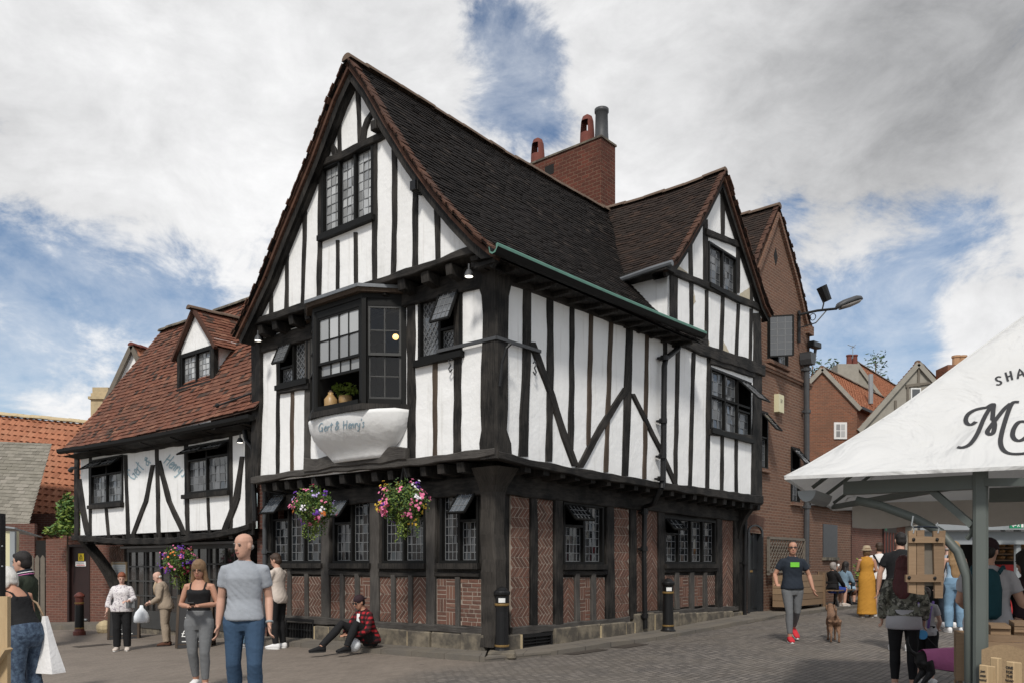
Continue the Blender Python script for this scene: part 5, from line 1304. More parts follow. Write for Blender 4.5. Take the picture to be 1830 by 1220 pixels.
for sg in (1, -1):
    A2 = DP.P(sm, 0, .1)
    pr_ = [LD * (sg * hw) + V((0, 0, zt - .08)), LD * (sg * hw * .5) + V((0, 0, lerp(zt - .08, za, .48))), V((0, 0, za))]
    profile_roof(dn, 'dormer_roof', A2, RD, 2.6, pr_, .12, .18, 'tile_red', lambda t, b: (0, .9 + b * 1.05), lift=.024)
    m = MB(); 
    for (a, za_), (b, zb_) in (((sg * hw, zt - .12), (0, za - .03)),):
        m.bar(DP.P(sm + a, za_ + .0, .09), DP.P(sm + b, zb_ + .02, .09), .08, .07, LD); 
    m.build('dormer_verge', 'tile_edge', dn)
ridge_run(dn, [DP.P(sm, za + .03, .22), DP.P(sm, za + .06, -1.0), DP.P(sm, za + .04, -2.2)], .1, 'ridge')
m = MB(); zf = zb - .12
m.face([DP.P(ds0 - .15, zf - .02, .06), DP.P(ds1 + .1, zf - .02, .06), DP.P(ds1 + .0, zf - .26, .20), DP.P(ds0 - .3, zf - .26, .20)]); m.build('lead_flashing', 'lead', dn)
# lettering on the plaster, faded blue
def ctext(u0, v0, u1, v1, txt, h):
    st, wd = script(txt); d = V((u1 - u0, v1 - v0, 0)); L = d.length; d.normalize(); up = V((d.y, -d.x, 0))
    if up.y > 0: up = -up
    def fn(x, y):
        q = V((u0, v0, 0)) + d * (L * x / wd) + up * (h * y)
        return CU.at(q.x, q.y, .004), CU.n
    strokes_on(fn, st, .035, .004).build('lettering', 'ink_faded', COT)
ctext(239, 858, 258, 836, 'Gert', 20); ctext(262, 832, 272, 826, '&', 14); ctext(291, 826, 327, 852, "Henry's", 20)
# wrought bracket on the tall house beside the cottage roof
m = MB(); m.tube([LU.P(5.95, 5.06, .05), LU.P(6.6, 4.98, .1), LU.P(7.2, 4.93, .12)], .02, 6); m.ball(LU.P(7.25, 4.93, .12), .05, .05, .05, 8, 5)
for k in range(3): m.tube([LU.P(6.05, 4.98 - k * .12, .06) + LU.d * (.05 * math.cos(a)) + V((0, 0, .06 * math.sin(a))) for a in [i * PI / 5 for i in range(11)]], .01, 5)
m.build('iron_bracket', 'iron', PUB)
flood(CU, COT, 429, 784, .16); 
m = MB(); p = CU.at(134, 835, .2); m.tube([p + LD * -.05 , p + LD * .2, p + LD * .3 + V((0, 0, -.06))], [.03, .05, .07], 8); m.build('floodlight', 'iron_grey', COT, smooth=True)

# ================= brick house on the right =================
BRH = thing('brick_house', 'tall narrow red brick house with steep gable, right of the timber framed house', 'building', jp(11.4, 0, gz(*jp(11.4, 0, 0).xy)))
BP = RG.off(.0)
B0, B1, BA = 9.27, 13.55, 11.18
wins_b = []
wU, bU = window(BP, BRH, 1371, 1407, 562, 642, 2, 6, 3, {0: (.99, 62, -1, 'glass_mid')}, glass='glass_mid', fr=.05, out=0, sill=True, sill_mat='brick_house')
w2, b2 = window(BP, BRH, 1357, 1371, 732, 836, 1, 7, 2, {0: (.45, 40)}, glass='glass_mid', fr=.05, sill_mat='brick_house')
w3, b3 = window(BP, BRH, 1413, 1428, 797, 896, 1, 8, 2, {0: (.4, 40)}, glass='glass_mid', fr=.05, sill_mat='brick_house')
dz0 = gz(*jp(9.7, 0, 0).xy) + .08
d0, d1 = 9.42, 10.32
dzt = 2.62
BP.holes.append((d0, d1, dz0, dzt - .25))
wall(BP, BRH, 'brick_wall', [(B0, -.5), (B1, -.5), (B1, 8.25), (13.25, 8.6), (BA, 10.78), (B0 - .15, 8.3)], 'brick_house', 0, True, True, .3)
wall(Pl(BP.P(B1, 0, 0).xy, LD, RD), BRH, 'brick_wall', [(0, -.5), (7, -.5), (7, 8.3), (0, 8.3)], 'brick_house', 0, False, True, .2)
m = MB()
for z in (7.02, 6.93): 
    pass
m.pbox(BP, B0 + .1, B1 + .03, 6.55, 6.62, -.05, .05); m.pbox(BP, B0 + .1, B1 + .05, 6.62, 6.69, -.05, .08); m.build('string_course', 'brick_house', BRH)
s, z = BP.px(1386, 459); m = MB(); m.face([BP.P(s - .13, z, .006), BP.P(s, z - .25, .006), BP.P(s + .13, z, .006), BP.P(s, z + .25, .006)]); m.build('vent_shade', 'room', BRH)  # flat dark diamond on the brick, shade of a vent hole put into colour
bprR = [(13.5, 8.3), (13.15, 8.72), (12.6, 9.5), (11.85, 10.35), (11.2, 10.95)]; bprL = [(9.0, 8.1), (9.3, 8.45), (9.93, 9.27), (10.41, 9.95), (11.2, 10.95)]
for pr_ in (bprL, bprR):
    profile_roof(BRH, 'roof', jp(0, -.08, 0), LD, 7, [RD * p + V((0, 0, z)) for p, z in pr_], .105, .165, 'tile_brown')
    verge(RG.off(.08), pr_, .12, BRH)
    m = MB()
    for (a, za_), (b, zb_) in zip(pr_, pr_[1:]): m.bar(RG.P(a + (.12 if a < BA else -.12), za_ - .2, .03), RG.P(b + (.12 if a < BA else -.12) * (0 if abs(b - BA) < .1 else 1), zb_ - .2, .03), .1, .12, -LD)
    m.build('brick_verge_course', 'brick_house', BRH)
ridge_run(BRH, [jp(11.2, -.1, 10.98), jp(11.2, 6.8, 10.98)], .12)
m = MB(); m.loft([[BP.P(s, z, o) for s, z, o in ((B1 - .35, zz_, -.05), (B1 + .06, zz_, -.05), (B1 + .06, zz_, .1), (B1 - .35, zz_, .1))] for zz_ in (8.05, 8.3)]); m.build('kneeler', 'brick_house', BRH)
# black door with arched head
DRm = MB(); 
DRm.pbox(BP, d0 + .08, d1 - .08, dz0, dzt - .3, -.14, -.10)
drr = DRm.build('door', 'door_black', BRH)
m = MB()
for a, b in ((.14, .40), (.5, .76)):
    for c, d in ((.12, .95), (1.1, 2.05)): m.pbox(BP, d0 + a, d0 + b, dz0 + c, dz0 + d, -.10, -.085)
m.build('door_panel', 'door_black', drr)
m = MB(); m.pbox(BP, d0 + .3, d0 + .5, dz0 + 1.02, dz0 + 1.07, -.1, -.08); m.build('letter_plate', 'gilt', drr)
m = MB(); m.pbox(BP, d0 + .2, d0 + .42, dzt - .5, dzt - .43, -.10, -.09); m.build('notice', 'sign_green', drr)
m = MB(); m.pbox(BP, d0, d0 + .09, dz0, dzt - .2, -.16, .03); m.pbox(BP, d1 - .09, d1, dz0, dzt - .2, -.16, .03)
for k in range(8):
    a0, a1 = PI * k / 8, PI * (k + 1) / 8; c_ = (d0 + d1) / 2; hwid = (d1 - d0) / 2
    q = lambda a, r, o: BP.P(c_ + math.cos(a) * r, dzt - .22 + math.sin(a) * r * .42, o)
    m.hexa([q(a0, hwid - .09, -.16), q(a1, hwid - .09, -.16), q(a1, hwid, -.16), q(a0, hwid, -.16), q(a0, hwid - .09, .03), q(a1, hwid - .09, .03), q(a1, hwid, .03), q(a0, hwid, .03)])
m.build('door_frame', 'door_black', BRH)
m = MB(); m.face([BP.P((d0 + d1) / 2 + math.cos(PI * k / 10) * .40, dzt - .24 + math.sin(PI * k / 10) * .17, -.1) for k in range(11)]); m.build('fanlight', 'glass', BRH)
# brick soldier arch
m = MB()
for k in range(-8, 9):
    a = PI / 2 - k * .13; c_ = (d0 + d1) / 2; p = lambda r, aa: BP.P(c_ + math.cos(aa) * r, dzt - .62 + math.sin(aa) * r, 0)
    r0, r1 = .62, .85
    m.face([BP.P(c_ + k * .062 - .026, dzt + .0 - abs(k) * .012, .012), BP.P(c_ + k * .062 + .026, dzt + .0 - abs(k) * .012, .012), BP.P(c_ + k * .070 + .026, dzt + .22 - abs(k) * .008, .012), BP.P(c_ + k * .070 - .026, dzt + .22 - abs(k) * .008, .012)], random.random())
m.build('brick_arch', 'herring_brick', BRH)
downpipe(BP, BRH, [(1441, 655), (1442, 800), (1442, 905), (1440, 1098)], .075, [(1441, 660), (1442, 735), (1442, 905), (1441, 1010)], mat='iron_grey', out=.14)
s, z = BP.px(1443, 640, .18); m = MB(); m.loft([[BP.P(s + a * k, zz_, o) for a, o in ((-.17, .03), (.2, .03), (.2, .34), (-.17, .34))] for zz_, k in ((z - .18, .7), (z - .05, 1), (z + .1, 1.05), (z + .14, 1.1))]); m.build('hopper', 'iron_grey', BRH)
s, z = BP.px(1388, 722); m = MB(); m.loft([[BP.P(s + a, zz_, o) for a, o in ((-.17, 0), (.17, 0), (.17, .13), (-.17, .13))] for zz_ in (z - .22, z + .24)]); al = m.build('alarm_box', 'alarm_cream', BRH)
m = MB()
for k in range(3): m.pbox(BP, s - .06, s + .06, z + .1 - k * .035, z + .112 - k * .035, .131, .134)
m.build('alarm_label', 'iron', al)
# lower wing
LW0, LW1 = 13.55, 17.2
WGP = RG.off(-.02)
wall(WGP, BRH, 'wing_wall', [(LW0, -.5), (LW1, -.5), (LW1, 3.35), (LW0, 3.35)], 'brick_house', 0, False, True, .25)
wall(Pl(WGP.P(LW1, 0, 0).xy, LD, RD), BRH, 'wing_wall', [(0, -.5), (4, -.5), (4, 3.4), (0, 3.4)], 'brick_old', 0, False, True)
profile_roof(BRH, 'wing_roof', WGP.P(LW0, 0, .15), RD, 3.8, [V((0, 0, 3.3)), LD * 2.4 + V((0, 0, 5.2))], .13, .2, 'tile_dark')
m = MB(); m.pbox(WGP, LW0, LW1 + .2, 3.27, 3.36, .05, .22); m.build('gutter', 'lead', BRH)
s0, z1 = WGP.px(1470, 935); s1, z0 = WGP.px(1495, 995)
m = MB(); m.pbox(WGP, s0, s1, z0, z1, .0, .03); bw = m.build('blocked_window', 'iron_grey', BRH)
m = MB(); m.pbox(WGP, s0 - .05, s1 + .05, z0 - .09, z0, -.01, .07); m.build('sill', 'stone', bw)
# rear wall with the slatted door
FW = thing('brick_outbuilding', 'low brick building with a dark red slatted door behind the people at the stalls', 'building', jp(20, 1.2, gz(*jp(20, 1.2, 0).xy)))
FP = RG.off(-1.3)
wall(FP, FW, 'brick_wall', [(17.0, -.3), (40.0, -.3), (40.0, 3.3), (17.0, 3.3)], 'brick_low', 0, False, True, .3)
profile_roof(FW, 'roof', FP.P(16.9, 0, .25), RD, 23.2, [V((0, 0, 3.25)), LD * 2.5 + V((0, 0, 4.6))], .2, .3, 'tile_dark')
m = MB(); m.pbox(FP, 17, 40, 3.2, 3.3, .1, .26); m.build('gutter', 'iron_grey', FW)
s0, z1 = FP.px(1577, 934); s1, _ = FP.px(1600, 934); gzd = gz(*FP.P(s0, 0).xy[:2])
m = MB(); m.pbox(FP, s0, s1, gzd, z1, .0, .05, 0, 0); dd = m.build('door', 'door_brown', FW)
m = MB()
for k in range(5): a = lerp(s0 + .06, s1 - .14, k / 4); m.pbox(FP, a, a + .09, gzd + .1, z1 - .35, .05, .07)
m.build('slat', 'terracotta', dd)
m = MB(); m.pbox(FP, s0 + .15, s0 + .4, z1 - .28, z1 - .18, .055, .06); m.build('notice', 'sign_green', dd)

# street lamp on its bracket, with cameras
LP = thing('street_lamp', 'grey lantern street lamp on a black scrolled arm high on the brick house', 'street lamp', BP.at(1428, 560, .05))
pA = BP.at(1427, 563, .1); pT = BP.at(1494, 551, .1)
armd = (RD * .62 - LD * .78).normalized()
tip = at_depth(1494, 552, pA.y + .25)
m = MB(); m.tube([BP.at(1428, 556, .06), BP.at(1428, 612, .06)], .045, 8); m.build('wall_plate', 'iron', LP)
m = MB(); m.tube([pA, lerp(pA, tip, .5) + V((0, 0, .03)), tip], .035, 8)
m.tube([BP.at(1428, 586, .1), lerp(BP.at(1428, 586, .1), tip, .45) + V((0, 0, -.1)), lerp(pA, tip, .75)], .018, 6); 
c_ = lerp(pA, tip, .38) + V((0, 0, -.12)); dr = (tip - pA).normalized()
m.tube([c_ + dr * (.09 * math.cos(a)) + V((0, 0, .09 * math.sin(a))) for a in [k * PI / 6 for k in range(13)]], .012, 5); m.build('arm', 'iron', LP)
hd = (at_depth(1541, 537, tip.y + .1) - tip); hd_l = hd.length; hn = hd.normalized(); sx_ = hn.cross(V((0, 0, 1))).normalized(); up_ = sx_.cross(hn)
def lant(prof, nm, mt): 
    m = MB(); m.loft([[tip + hn * (hd_l * t) + sx_ * (w * math.cos(a)) + up_ * (h0 + (h1 if math.sin(a) > 0 else h2) * math.sin(a)) for a in [2 * PI * k / 12 for k in range(12)]] for t, w, h0, h1, h2 in prof]); m.build(nm, mt, LP, smooth=True)
lant([(0, .05, 0, .05, .04), (.1, .13, .03, .1, .04), (.35, .16, .05, .12, .03), (.8, .16, .06, .12, .03), (.95, .12, .04, .1, .03), (1, .06, .03, .04, .02)], 'lamp_head', 'iron_grey')
lant([(.15, .11, .0, .03, .07), (.5, .13, .01, .03, .09), (.85, .12, .02, .02, .07), (.93, .08, .02, .02, .04)], 'lamp_glass', 'lamp_glass')
m = MB(); q = lerp(pA, tip, .62); m.tube([q, q + V((.05, 0, .2)), q + dr * .06 + V((0, 0, .32))], .02, 6); k = q + dr * .05 + V((0, 0, .45)); m.tube([k - dr * .06 + V((0, 0, .22)), k + dr * .12 + V((0, 0, -.2))], [.15, .13], 10); m.build('floodlight', 'iron', LP)
CC = thing('security_camera', 'dark security camera on a bracket at the corner of the brick house', 'camera', BP.at(1450, 628, .1))
b = BP.at(1452, 640, .15); m = MB(); m.tube([b, b + RD * .15 + V((0, 0, .05)), b + RD * .22 + V((0, 0, .28))], .045, 8); m.build('bracket', 'iron_grey', CC)
q = b + RD * .12 + V((0, 0, .38)); m = MB(); m.bar(q - RD * .25, q + RD * .32 + V((0, 0, .04)), .2, .17); m.build('camera_body', 'iron', CC, bevel=.02)

# ================= far houses on the right =================
def gable_house(name, label, y0, uL, uApex, uR, vApex, vEaveR, depth, ridge_to, mats, group=None, Y1=None, eaveL=None):
    """house whose gable wall faces the street: apex and right eave read off the picture at distance y0"""
    ap, er = at_depth(uApex, vApex, y0), at_depth(uR, vEaveR, y0)
    hw = er.x - ap.x; el = V((ap.x - hw, y0, er.z))
    d = (V((ridge_to[0], ridge_to[1], 0)) - V((ap.x, ap.y, 0))).normalized()
    t = thing(name, label, 'building', (ap.x, y0, gz(ap.x, y0)), 0, group)
    pl = Pl((ap.x, y0), (1, 0), (0, -1)); z0 = gz(ap.x, y0) - .5
    wall(pl, t, 'gable_wall', [(-hw, z0), (hw, z0), (hw, er.z), (0, ap.z), (-hw, er.z)], mats[0], 0, True, True, .3)
    for sg in (1, -1):
        profile_roof(t, 'roof', ap - d * .12 - V((0, 0, ap.z)), d, depth, [V((sg * (hw + .2), 0, er.z - .2 * (ap.z - er.z) / hw + .03)), V((0, 0, ap.z + .03))], .16, .24, mats[1], pan=(mats[1] == 'pantile'), lift=.04)
        m = MB(); m.bar(pl.P(sg * (hw + .15), er.z - .2, .06), pl.P(0, ap.z - .05, .06), .2, .12, (0, -1, 0)); m.build('verge', 'render_grey', t)
    pr_ = Pl((ap.x + hw, y0), (d.x, d.y), (d.y, -d.x)); wall(pr_, t, 'side_wall', [(0, z0), (depth, z0), (depth, er.z), (0, er.z)], mats[0], 0, False, True)
    m = MB(); m.bar(V((ap.x + hw + .2, y0, er.z - .1)), V((ap.x + hw + .2, y0, er.z - .1)) + d * depth, .14, .14); m.build('gutter', 'iron', t)
    ridge_run(t, [ap + V((0, 0, .05)), ap + d * depth + V((0, 0, .05))], .14)
    return t, ap, er, d, pl
HA, apA, erA, dA, plA = gable_house('brick_house', 'old brick house with orange pantiles and white window, end-on beyond the stalls', 40.0, 1400, 1468, 1531, 657, 724, 11.0, (25, 52), ('brick_far', 'pantile'))
# its white sash window, added in front of the wall
s0, z1 = plA.px(1490, 754); s1, z0 = plA.px(1513, 784)
m = MB(); m.pbox(plA, s0, s1, z0, z1, .0, .05); wv = m.build('window', 'white_paint', HA)
m = MB()
for i in range(2):
    for j in range(2): m.pbox(plA, lerp(s0 + .08, s1 - .08, i / 2) + .02, lerp(s0 + .08, s1 - .08, (i + 1) / 2) - .02, lerp(z0 + .08, z1 - .08, j / 2) + .02, lerp(z0 + .08, z1 - .08, (j + 1) / 2) - .02, .05, .055, random.random())
m.build('pane', 'glass_pale', wv)
m = MB(); q = apA + dA * 3.2 + V((1.35, 0, -1.25)); m.tube([q, q + V((0, 0, 1.5))], .12, 8); m.build('flue_pipe', 'steel_grey', HA)
HB, apB, erB, dB, plB = gable_house('brick_house', 'taller orange roofed house with twin red chimney pots behind the far brick house', 50.0, 1500, 1530, 1600, 648, 745, 14.0, (32, 64), ('render_grey', 'pantile'))
cs = at_depth(1517, 655, 49.0)
m = MB(); m.box(cs + V((0, .6, -1.4)), (.62, 0, 0), (0, .5, 0), (0, 0, 1.6)); chb = m.build('chimney', 'render_grey', HB)
for k, u in enumerate((1517.5, 1527.5)):
    q = at_depth(u, 646, 49.4); m = MB(); m.lathe(q - V((0, 0, .3)), [(.17, 0), (.15, .6), (.18, .62), (.18, .7), (.14, .7)], 10); m.build('chimney_pot', 'terracotta', chb)
m = MB(); q = at_depth(1524, 640, 49.2); m.tube([q, q + V((0, 0, .75))], .02, 5); m.tube([q + V((-.3, 0, .8)), q + V((.15, 0, .62))], .02, 4); m.tube([q + V((-.05, .2, .62)), q + V((.1, -.2, .75))], .015, 4); m.build('aerial', 'steel_grey', HB)
HC, apC, erC, dC, plC = gable_house('timber_framed_house', 'grey rendered timber gabled house partly hidden by the stall canopy', 35.5, 1560, 1640, 1740, 648, 762, 9.0, (25, 46), ('render_grey', 'pantile'))
for pts, w in [([(1641, 655), (1641, 690)], 4), ([(1618, 690), (1665, 683)], 5), ([(1622, 690), (1622, 720)], 4), ([(1600, 715), (1600, 760)], 4)]: beam(plC, HC, 'stud' if pts[0][0] == pts[1][0] else 'rail', pts, w, -.02, .06, 'wood_silver')
s0, z1 = plC.px(1627, 693); s1, z0 = plC.px(1645, 716); m = MB(); m.pbox(plC, s0, s1, z0, z1, 0, .05); wv = m.build('window', 'white_paint', HC)
m = MB(); m.pbox(plC, s0 + .05, s1 - .05, z0 + .05, z1 - .05, .05, .056, .4); m.build('pane', 'glass_mid', wv)
HD = thing('chimney_stack', 'pair of buff chimney pots rising just above the white stall canopy', 'chimney', at_depth(1716, 660, 36))
q = at_depth(1716, 652, 36); m = MB(); m.box(q - V((0, 0, 1.6)), (.8, 0, 0), (0, .5, 0), (0, 0, 1.5)); m.build('stack', 'brick_far', HD)
for u in (1709, 1720): q = at_depth(u, 652, 36); m = MB(); m.lathe(q - V((0, 0, .15)), [(.17, 0), (.16, .45), (.19, .47), (.19, .55), (.14, .55)], 10); m.build('chimney_pot', 'terracotta_pale', HD)

# ================= buildings on the left =================
PB = thing('pantiled_building', 'old building with orange pantile roof and grey stone slates at the far left', 'building', (-17, 27.5, gz(-17, 27.5)))
# roof slope facing the street: ridge and lower edges read from the picture
Yr = 32.0; rL, rR = at_depth(-40, 738, Yr + .8), at_depth(150, 756, Yr)
ru = (rR - rL); rl = ru.length; ru.normalize()
dn_ = V((ru.y, -ru.x, 0)).normalized()
if dn_.y > 0: dn_ = -dn_
top = rL - V((0, 0, 0)); 
profile_roof(PB, 'roof', rL - V((0, 0, 0)) + dn_ * 3.6 + V((0, 0, -4.6)), V((ru.x, ru.y, ru.z)), rl + .6, [V((0, 0, 0)), -dn_ * 3.6 + V((0, 0, 4.6))], .27, .27, 'pantile', lambda t, b: (0, rl + .6 + (1 - t) * 3.2), pan=True, lift=.032)
ridge_run(PB, [rL + V((0, 0, .06)), rR + ru * .6 + V((0, 0, .06))], .16, 'stone_pale')
# lower stone slate slope in front
sL_, sR_ = at_depth(-60, 786, 29.2), at_depth(92, 792, 28.6)
su = (sR_ - sL_); sl = su.length; su.normalize(); sd_ = V((su.y, -su.x, 0)).normalized()
if sd_.y > 0: sd_ = -sd_
profile_roof(PB, 'slate_roof', sL_ + sd_ * 2.0 + V((0, 0, -3.0)), su, sl, [V((0, 0, 0)), -sd_ * 2.0 + V((0, 0, 3.0))], .14, .26, 'stone_slate', lambda t, b: (0, sl + (1 - t) * .75))
q = sL_ + sd_ * 2.1 + V((0, 0, -3.0)); wp = Pl(q.xy, su, sd_)
wall(wp, PB, 'brick_wall', [(-1, -1.0), (sl + 1.1, -1.0), (sl + 1.1, q.z - .05), (-1, q.z - .05)], 'brick_old', 0, False, True)
m = MB(); m.pbox(wp, 2.2, 2.28, 0, q.z + .6, .1, .16); m.build('vent_pipe', 'steel_grey', PB)
wall(Pl((rL + dn_ * 3.4).xy, ru, dn_), PB, 'brick_wall', [(0, -1), (rl + 5, -1), (rl + 5, rL.z - 4.2), (0, rL.z - 4.2)], 'brick_old', 0, False, True)
# rear wing: white gable with its orange tiles, and a small stone chimney
RW = thing('rear_house', 'white gabled house end with orange tiles rising behind the cottage roof', 'building', (-13.5, 29.5, gz(-13.5, 29.5)))
Yg = 29.0; ga = at_depth(238, 620, Yg); gpl = Pl((ga.x, Yg), (1, 0), (0, -1))
hw = .85; hd2 = 1.85
wall(gpl, RW, 'gable_wall', [(-hw, 3), (hw, 3), (hw, ga.z - hd2), (0, ga.z), (-hw, ga.z - hd2)], 'plaster', 0, False, True)
for sg in (1, -1):
    profile_roof(RW, 'roof', V((ga.x, Yg - .15, 0)), V((.35, 1, 0)), 6, [V((sg * (hw + .12), 0, ga.z - hd2 - .2)), V((0, 0, ga.z + .05))], .27, .26, 'pantile', pan=True, lift=.032)
    m = MB(); m.bar(V((ga.x + sg * (hw + .1), Yg - .1, ga.z - hd2 - .2)), V((ga.x, Yg - .1, ga.z)), .14, .16, (0, 1, 0)); m.build('bargeboard', 'wood_silver', RW)
ridge_run(RW, [V((ga.x, Yg - .2, ga.z + .07)), V((ga.x + 1.6, Yg + 4.5, ga.z + .07))], .13, 'terracotta')
q = at_depth(186, 700, 31); m = MB(); m.box(q + V((0, 0, -1.4)), (.33, 0, 0), (0, .33, 0), (0, 0, 1.3)); c3 = m.build('chimney', 'stone_pale', RW); m = MB(); m.box(q + V((0, 0, -.28)), (.4, 0, 0), (0, .4, 0), (0, 0, .05)); m.box(q + V((0, 0, .0)), (.29, 0, 0), (0, .29, 0), (0, 0, .12)); m.build('chimney_cap', 'stone_pale', c3)
# low orange roof piece between
profile_roof(RW, 'lean_to_roof', at_depth(140, 765, 28.0), V((1, .3, 0)), 3.2, [V((0, 0, 0)), V((.9, 1.6, 1.9))], .25, .26, 'pantile', pan=True, lift=.032)
# yard wall with the brown door, end on to the cottage
YW = thing('yard_wall', 'red brick yard wall with a dark brown door at the left end of the cottage', 'wall', at_depth(120, 1100, 22.3))
YA, YB = at_depth(60, 1000, 25.2), at_depth(206, 1000, 24.4)
yp = Pl(YA.xy, (YB - YA).normalized(), (-(-(YB - YA).y), -(YB - YA).x)) 
yl = (V((YB.x, YB.y, 0)) - V((YA.x, YA.y, 0))).length; gy = gz(YA.x, YA.y)
ys0, yz1 = yp.px(121, 972); ys1, _ = yp.px(161, 972); yz0 = gy + .16
yp.holes.append((ys0, ys1, gy - .5, yz1))
wall(yp, YW, 'brick_wall', [(yp.px(82, 960)[0], gy - .8), (yl + .4, gy - .8), (yl + .4, yp.px(150, 958)[1]), (yp.px(82, 960)[0], yp.px(100, 962)[1])], 'brick_low', 0, True, True, .25)
m = MB(); m.pbox(yp, ys0 + .06, ys1 - .06, yz0 - .3, yz1 - .05, -.12, -.08); yd = m.build('door', 'door_brown', YW)
m = MB(); m.pbox(yp, ys0, ys0 + .07, yz0 - .3, yz1, -.14, .02); m.pbox(yp, ys1 - .07, ys1, yz0 - .3, yz1, -.14, .02); m.pbox(yp, ys0 + .07, ys1 - .07, yz1 - .07, yz1, -.14, .02); m.build('door_frame', 'door_brown', YW)
m = MB(); m.pbox(yp, ys1 - .3, ys1 - .16, yz0 + .08, yz0 + .12, -.08, -.03); m.build('bolt', 'steel_grey', yd)
def sign_tri():
    s0, z1 = yp.px(136.5, 988); s1, z0 = yp.px(146.5, 1001)
    t = thing('warning_sign', 'yellow warning sign with black triangle on the brown yard door', 'sign', yp.P((s0 + s1) / 2, z0, -.07))
    m = MB(); m.pbox(yp, s0, s1, z0, z1, -.08, -.07); m.build('plate', 'sign_yellow', t)
    c, h = (s0 + s1) / 2, z1 - z0; m = MB(); tr = [(c - .055, z0 + h * .38), (c + .055, z0 + h * .38), (c, z0 + h * .85)]
    for i in range(3): a, b = tr[i], tr[(i + 1) % 3]; m.bar(yp.P(a[0], a[1], -.068), yp.P(b[0], b[1], -.068), .012, .003, yp.n)
    m.bar(yp.P(c, z0 + h * .45, -.068), yp.P(c, z0 + h * .68, -.068), .014, .003, yp.n)
    for k in range(2): m.pbox(yp, s0 + .03, s1 - .03, z0 + .02 + k * .03, z0 + .032 + k * .03, -.07, -.068)
    m.build('symbol', 'ink', t)
    s0, z1 = yp.px(131.5, 1002.5); s1, z0 = yp.px(150, 1011)
    t = thing('notice', 'small white notice with red lines below the yellow sign', 'sign', yp.P((s0 + s1) / 2, z0, -.07))
    m = MB(); m.pbox(yp, s0, s1, z0, z1, -.08, -.07); m.build('plate', 'sign_white', t)
    m = MB(); m.pbox(yp, s0 + .03, s1 - .06, z0 + .09, z0 + .105, -.07, -.068); m.build('text_line', 'ink', t)
    m = MB(); m.pbox(yp, s0 + .03, s1 - .03, z0 + .02, z0 + .035, -.07, -.068); m.pbox(yp, s0 + .05, s1 - .05, z0 + .045, z0 + .055, -.07, -.068); m.build('text_line', 'sign_red', t)
sign_tri()
# timber fence and dark lean-to at the far left
FE = thing('picket_fence', 'grey pointed picket fence beside the brick yard wall', 'fence', at_depth(68, 1060, 23.5))
for k in range(5):
    q = at_depth(46 + k * 10, 1000, 25.6); zb_ = gz(q.x, q.y); m = MB(); w = .068
    m.loft([[V((q.x + a, q.y + b, z)) for a, b in ((-w * f, 0), (w * f, 0), (w * f, .03), (-w * f, .03))] for z, f in ((zb_, 1), (q.z + .05, 1), (q.z + .15, .15))]); m.build('picket', 'wood_silver', FE)
m = MB(); m.abox(at_depth(44, 0, 25.6).x, at_depth(90, 0, 25.6).x, 25.63, 25.67, 1.2, 1.28); m.build('rail', 'wood_silver', FE)
LT = thing('kiosk', 'cream market kiosk with a sloping white sheet roof behind the dark haired man', 'kiosk', at_depth(30, 1080, 18.5))
q0 = at_depth(8, 943, 17); q1 = at_depth(78, 960, 20.5)
m = MB(); m.loft([[at_depth(-30, 938, 17), at_depth(26, 944, 17), at_depth(76, 960, 20.5), at_depth(20, 950, 21)], [at_depth(-30, 935, 17), at_depth(26, 941, 17), at_depth(76, 958, 20.5), at_depth(20, 947, 21)]]); m.build('sheet_roof', 'steel_grey', LT)
m = MB(); a, b = at_depth(-30, 1000, 17.1), at_depth(24, 1000, 17.1); m.abox(a.x, b.x, 17.1, 17.3, gz(b.x, 17), at_depth(0, 948, 17.1).z); m.build('cream_panel', 'alarm_cream', LT)
m = MB(); a = at_depth(24, 1000, 17.1); m.abox(a.x - .05, a.x + .05, 17.06, 17.12, gz(a.x, 17), at_depth(0, 948, 17).z); m.build('frame_post', 'steel_grey', LT)
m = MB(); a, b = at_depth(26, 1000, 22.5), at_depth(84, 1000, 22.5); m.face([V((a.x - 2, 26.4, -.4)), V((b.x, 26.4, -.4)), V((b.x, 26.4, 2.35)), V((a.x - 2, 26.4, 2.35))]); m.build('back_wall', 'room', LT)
# flag path towards the brown door
# ================= street furniture and market =================
def bollard(label, u, v, h, mats=('iron', 'gilt'), lw=1.0, sticker=True, dome=True):
    p = on_ground(u, v); t = thing('bollard', label, 'bollard', p, 0, 'cast iron bollards around the house')
    k = h / 1.1
    m = MB(); m.lathe((0, 0, 0), [(.15, 0), (.15, .09), (.125, .11), (.115, .14), (.108, .2), (.098, .72), (.10, .80)] if True else [], 20); 
    b = m.build('post', mats[0], t, smooth=False, local=True)
    m = MB(); m.lathe((0, 0, 0), [(.10, .80), (.098, .84), (.105, .96), (.128, .985), (.13, 1.02), (.115, 1.04), (.09, 1.06), (.06, 1.09), (.02, 1.105)] if dome else [(.10, .80), (.105, .96), (.125, .99), (.125, 1.03), (.10, 1.04), (.0, 1.05)], 20); m.build('cap', mats[0], t, local=True, smooth=False)
    for z in (.17, .81, .985): m = MB(); m.lathe((0, 0, 0), [(.10, z - .006), (.124 if z > .9 else .112, z), (.128 if z > .9 else .116, z + .016), (.128 if z > .9 else .116, z + .03), (.10, z + .036)], 20); m.build('ring', mats[1], t, local=True)
    if sticker:
        m = MB()
        for i in range(4): a0, a1 = -PI / 2 - .5 + i * .25, -PI / 2 - .25 + i * .25; m.face([(math.cos(a) * .109, math.sin(a) * .109, z) for a, z in ((a0, .86), (a1, .86), (a1, .93), (a0, .93))])
        m.build('sticker', 'sign_white', t, local=True)
    t.scale = (k, k, k); return t
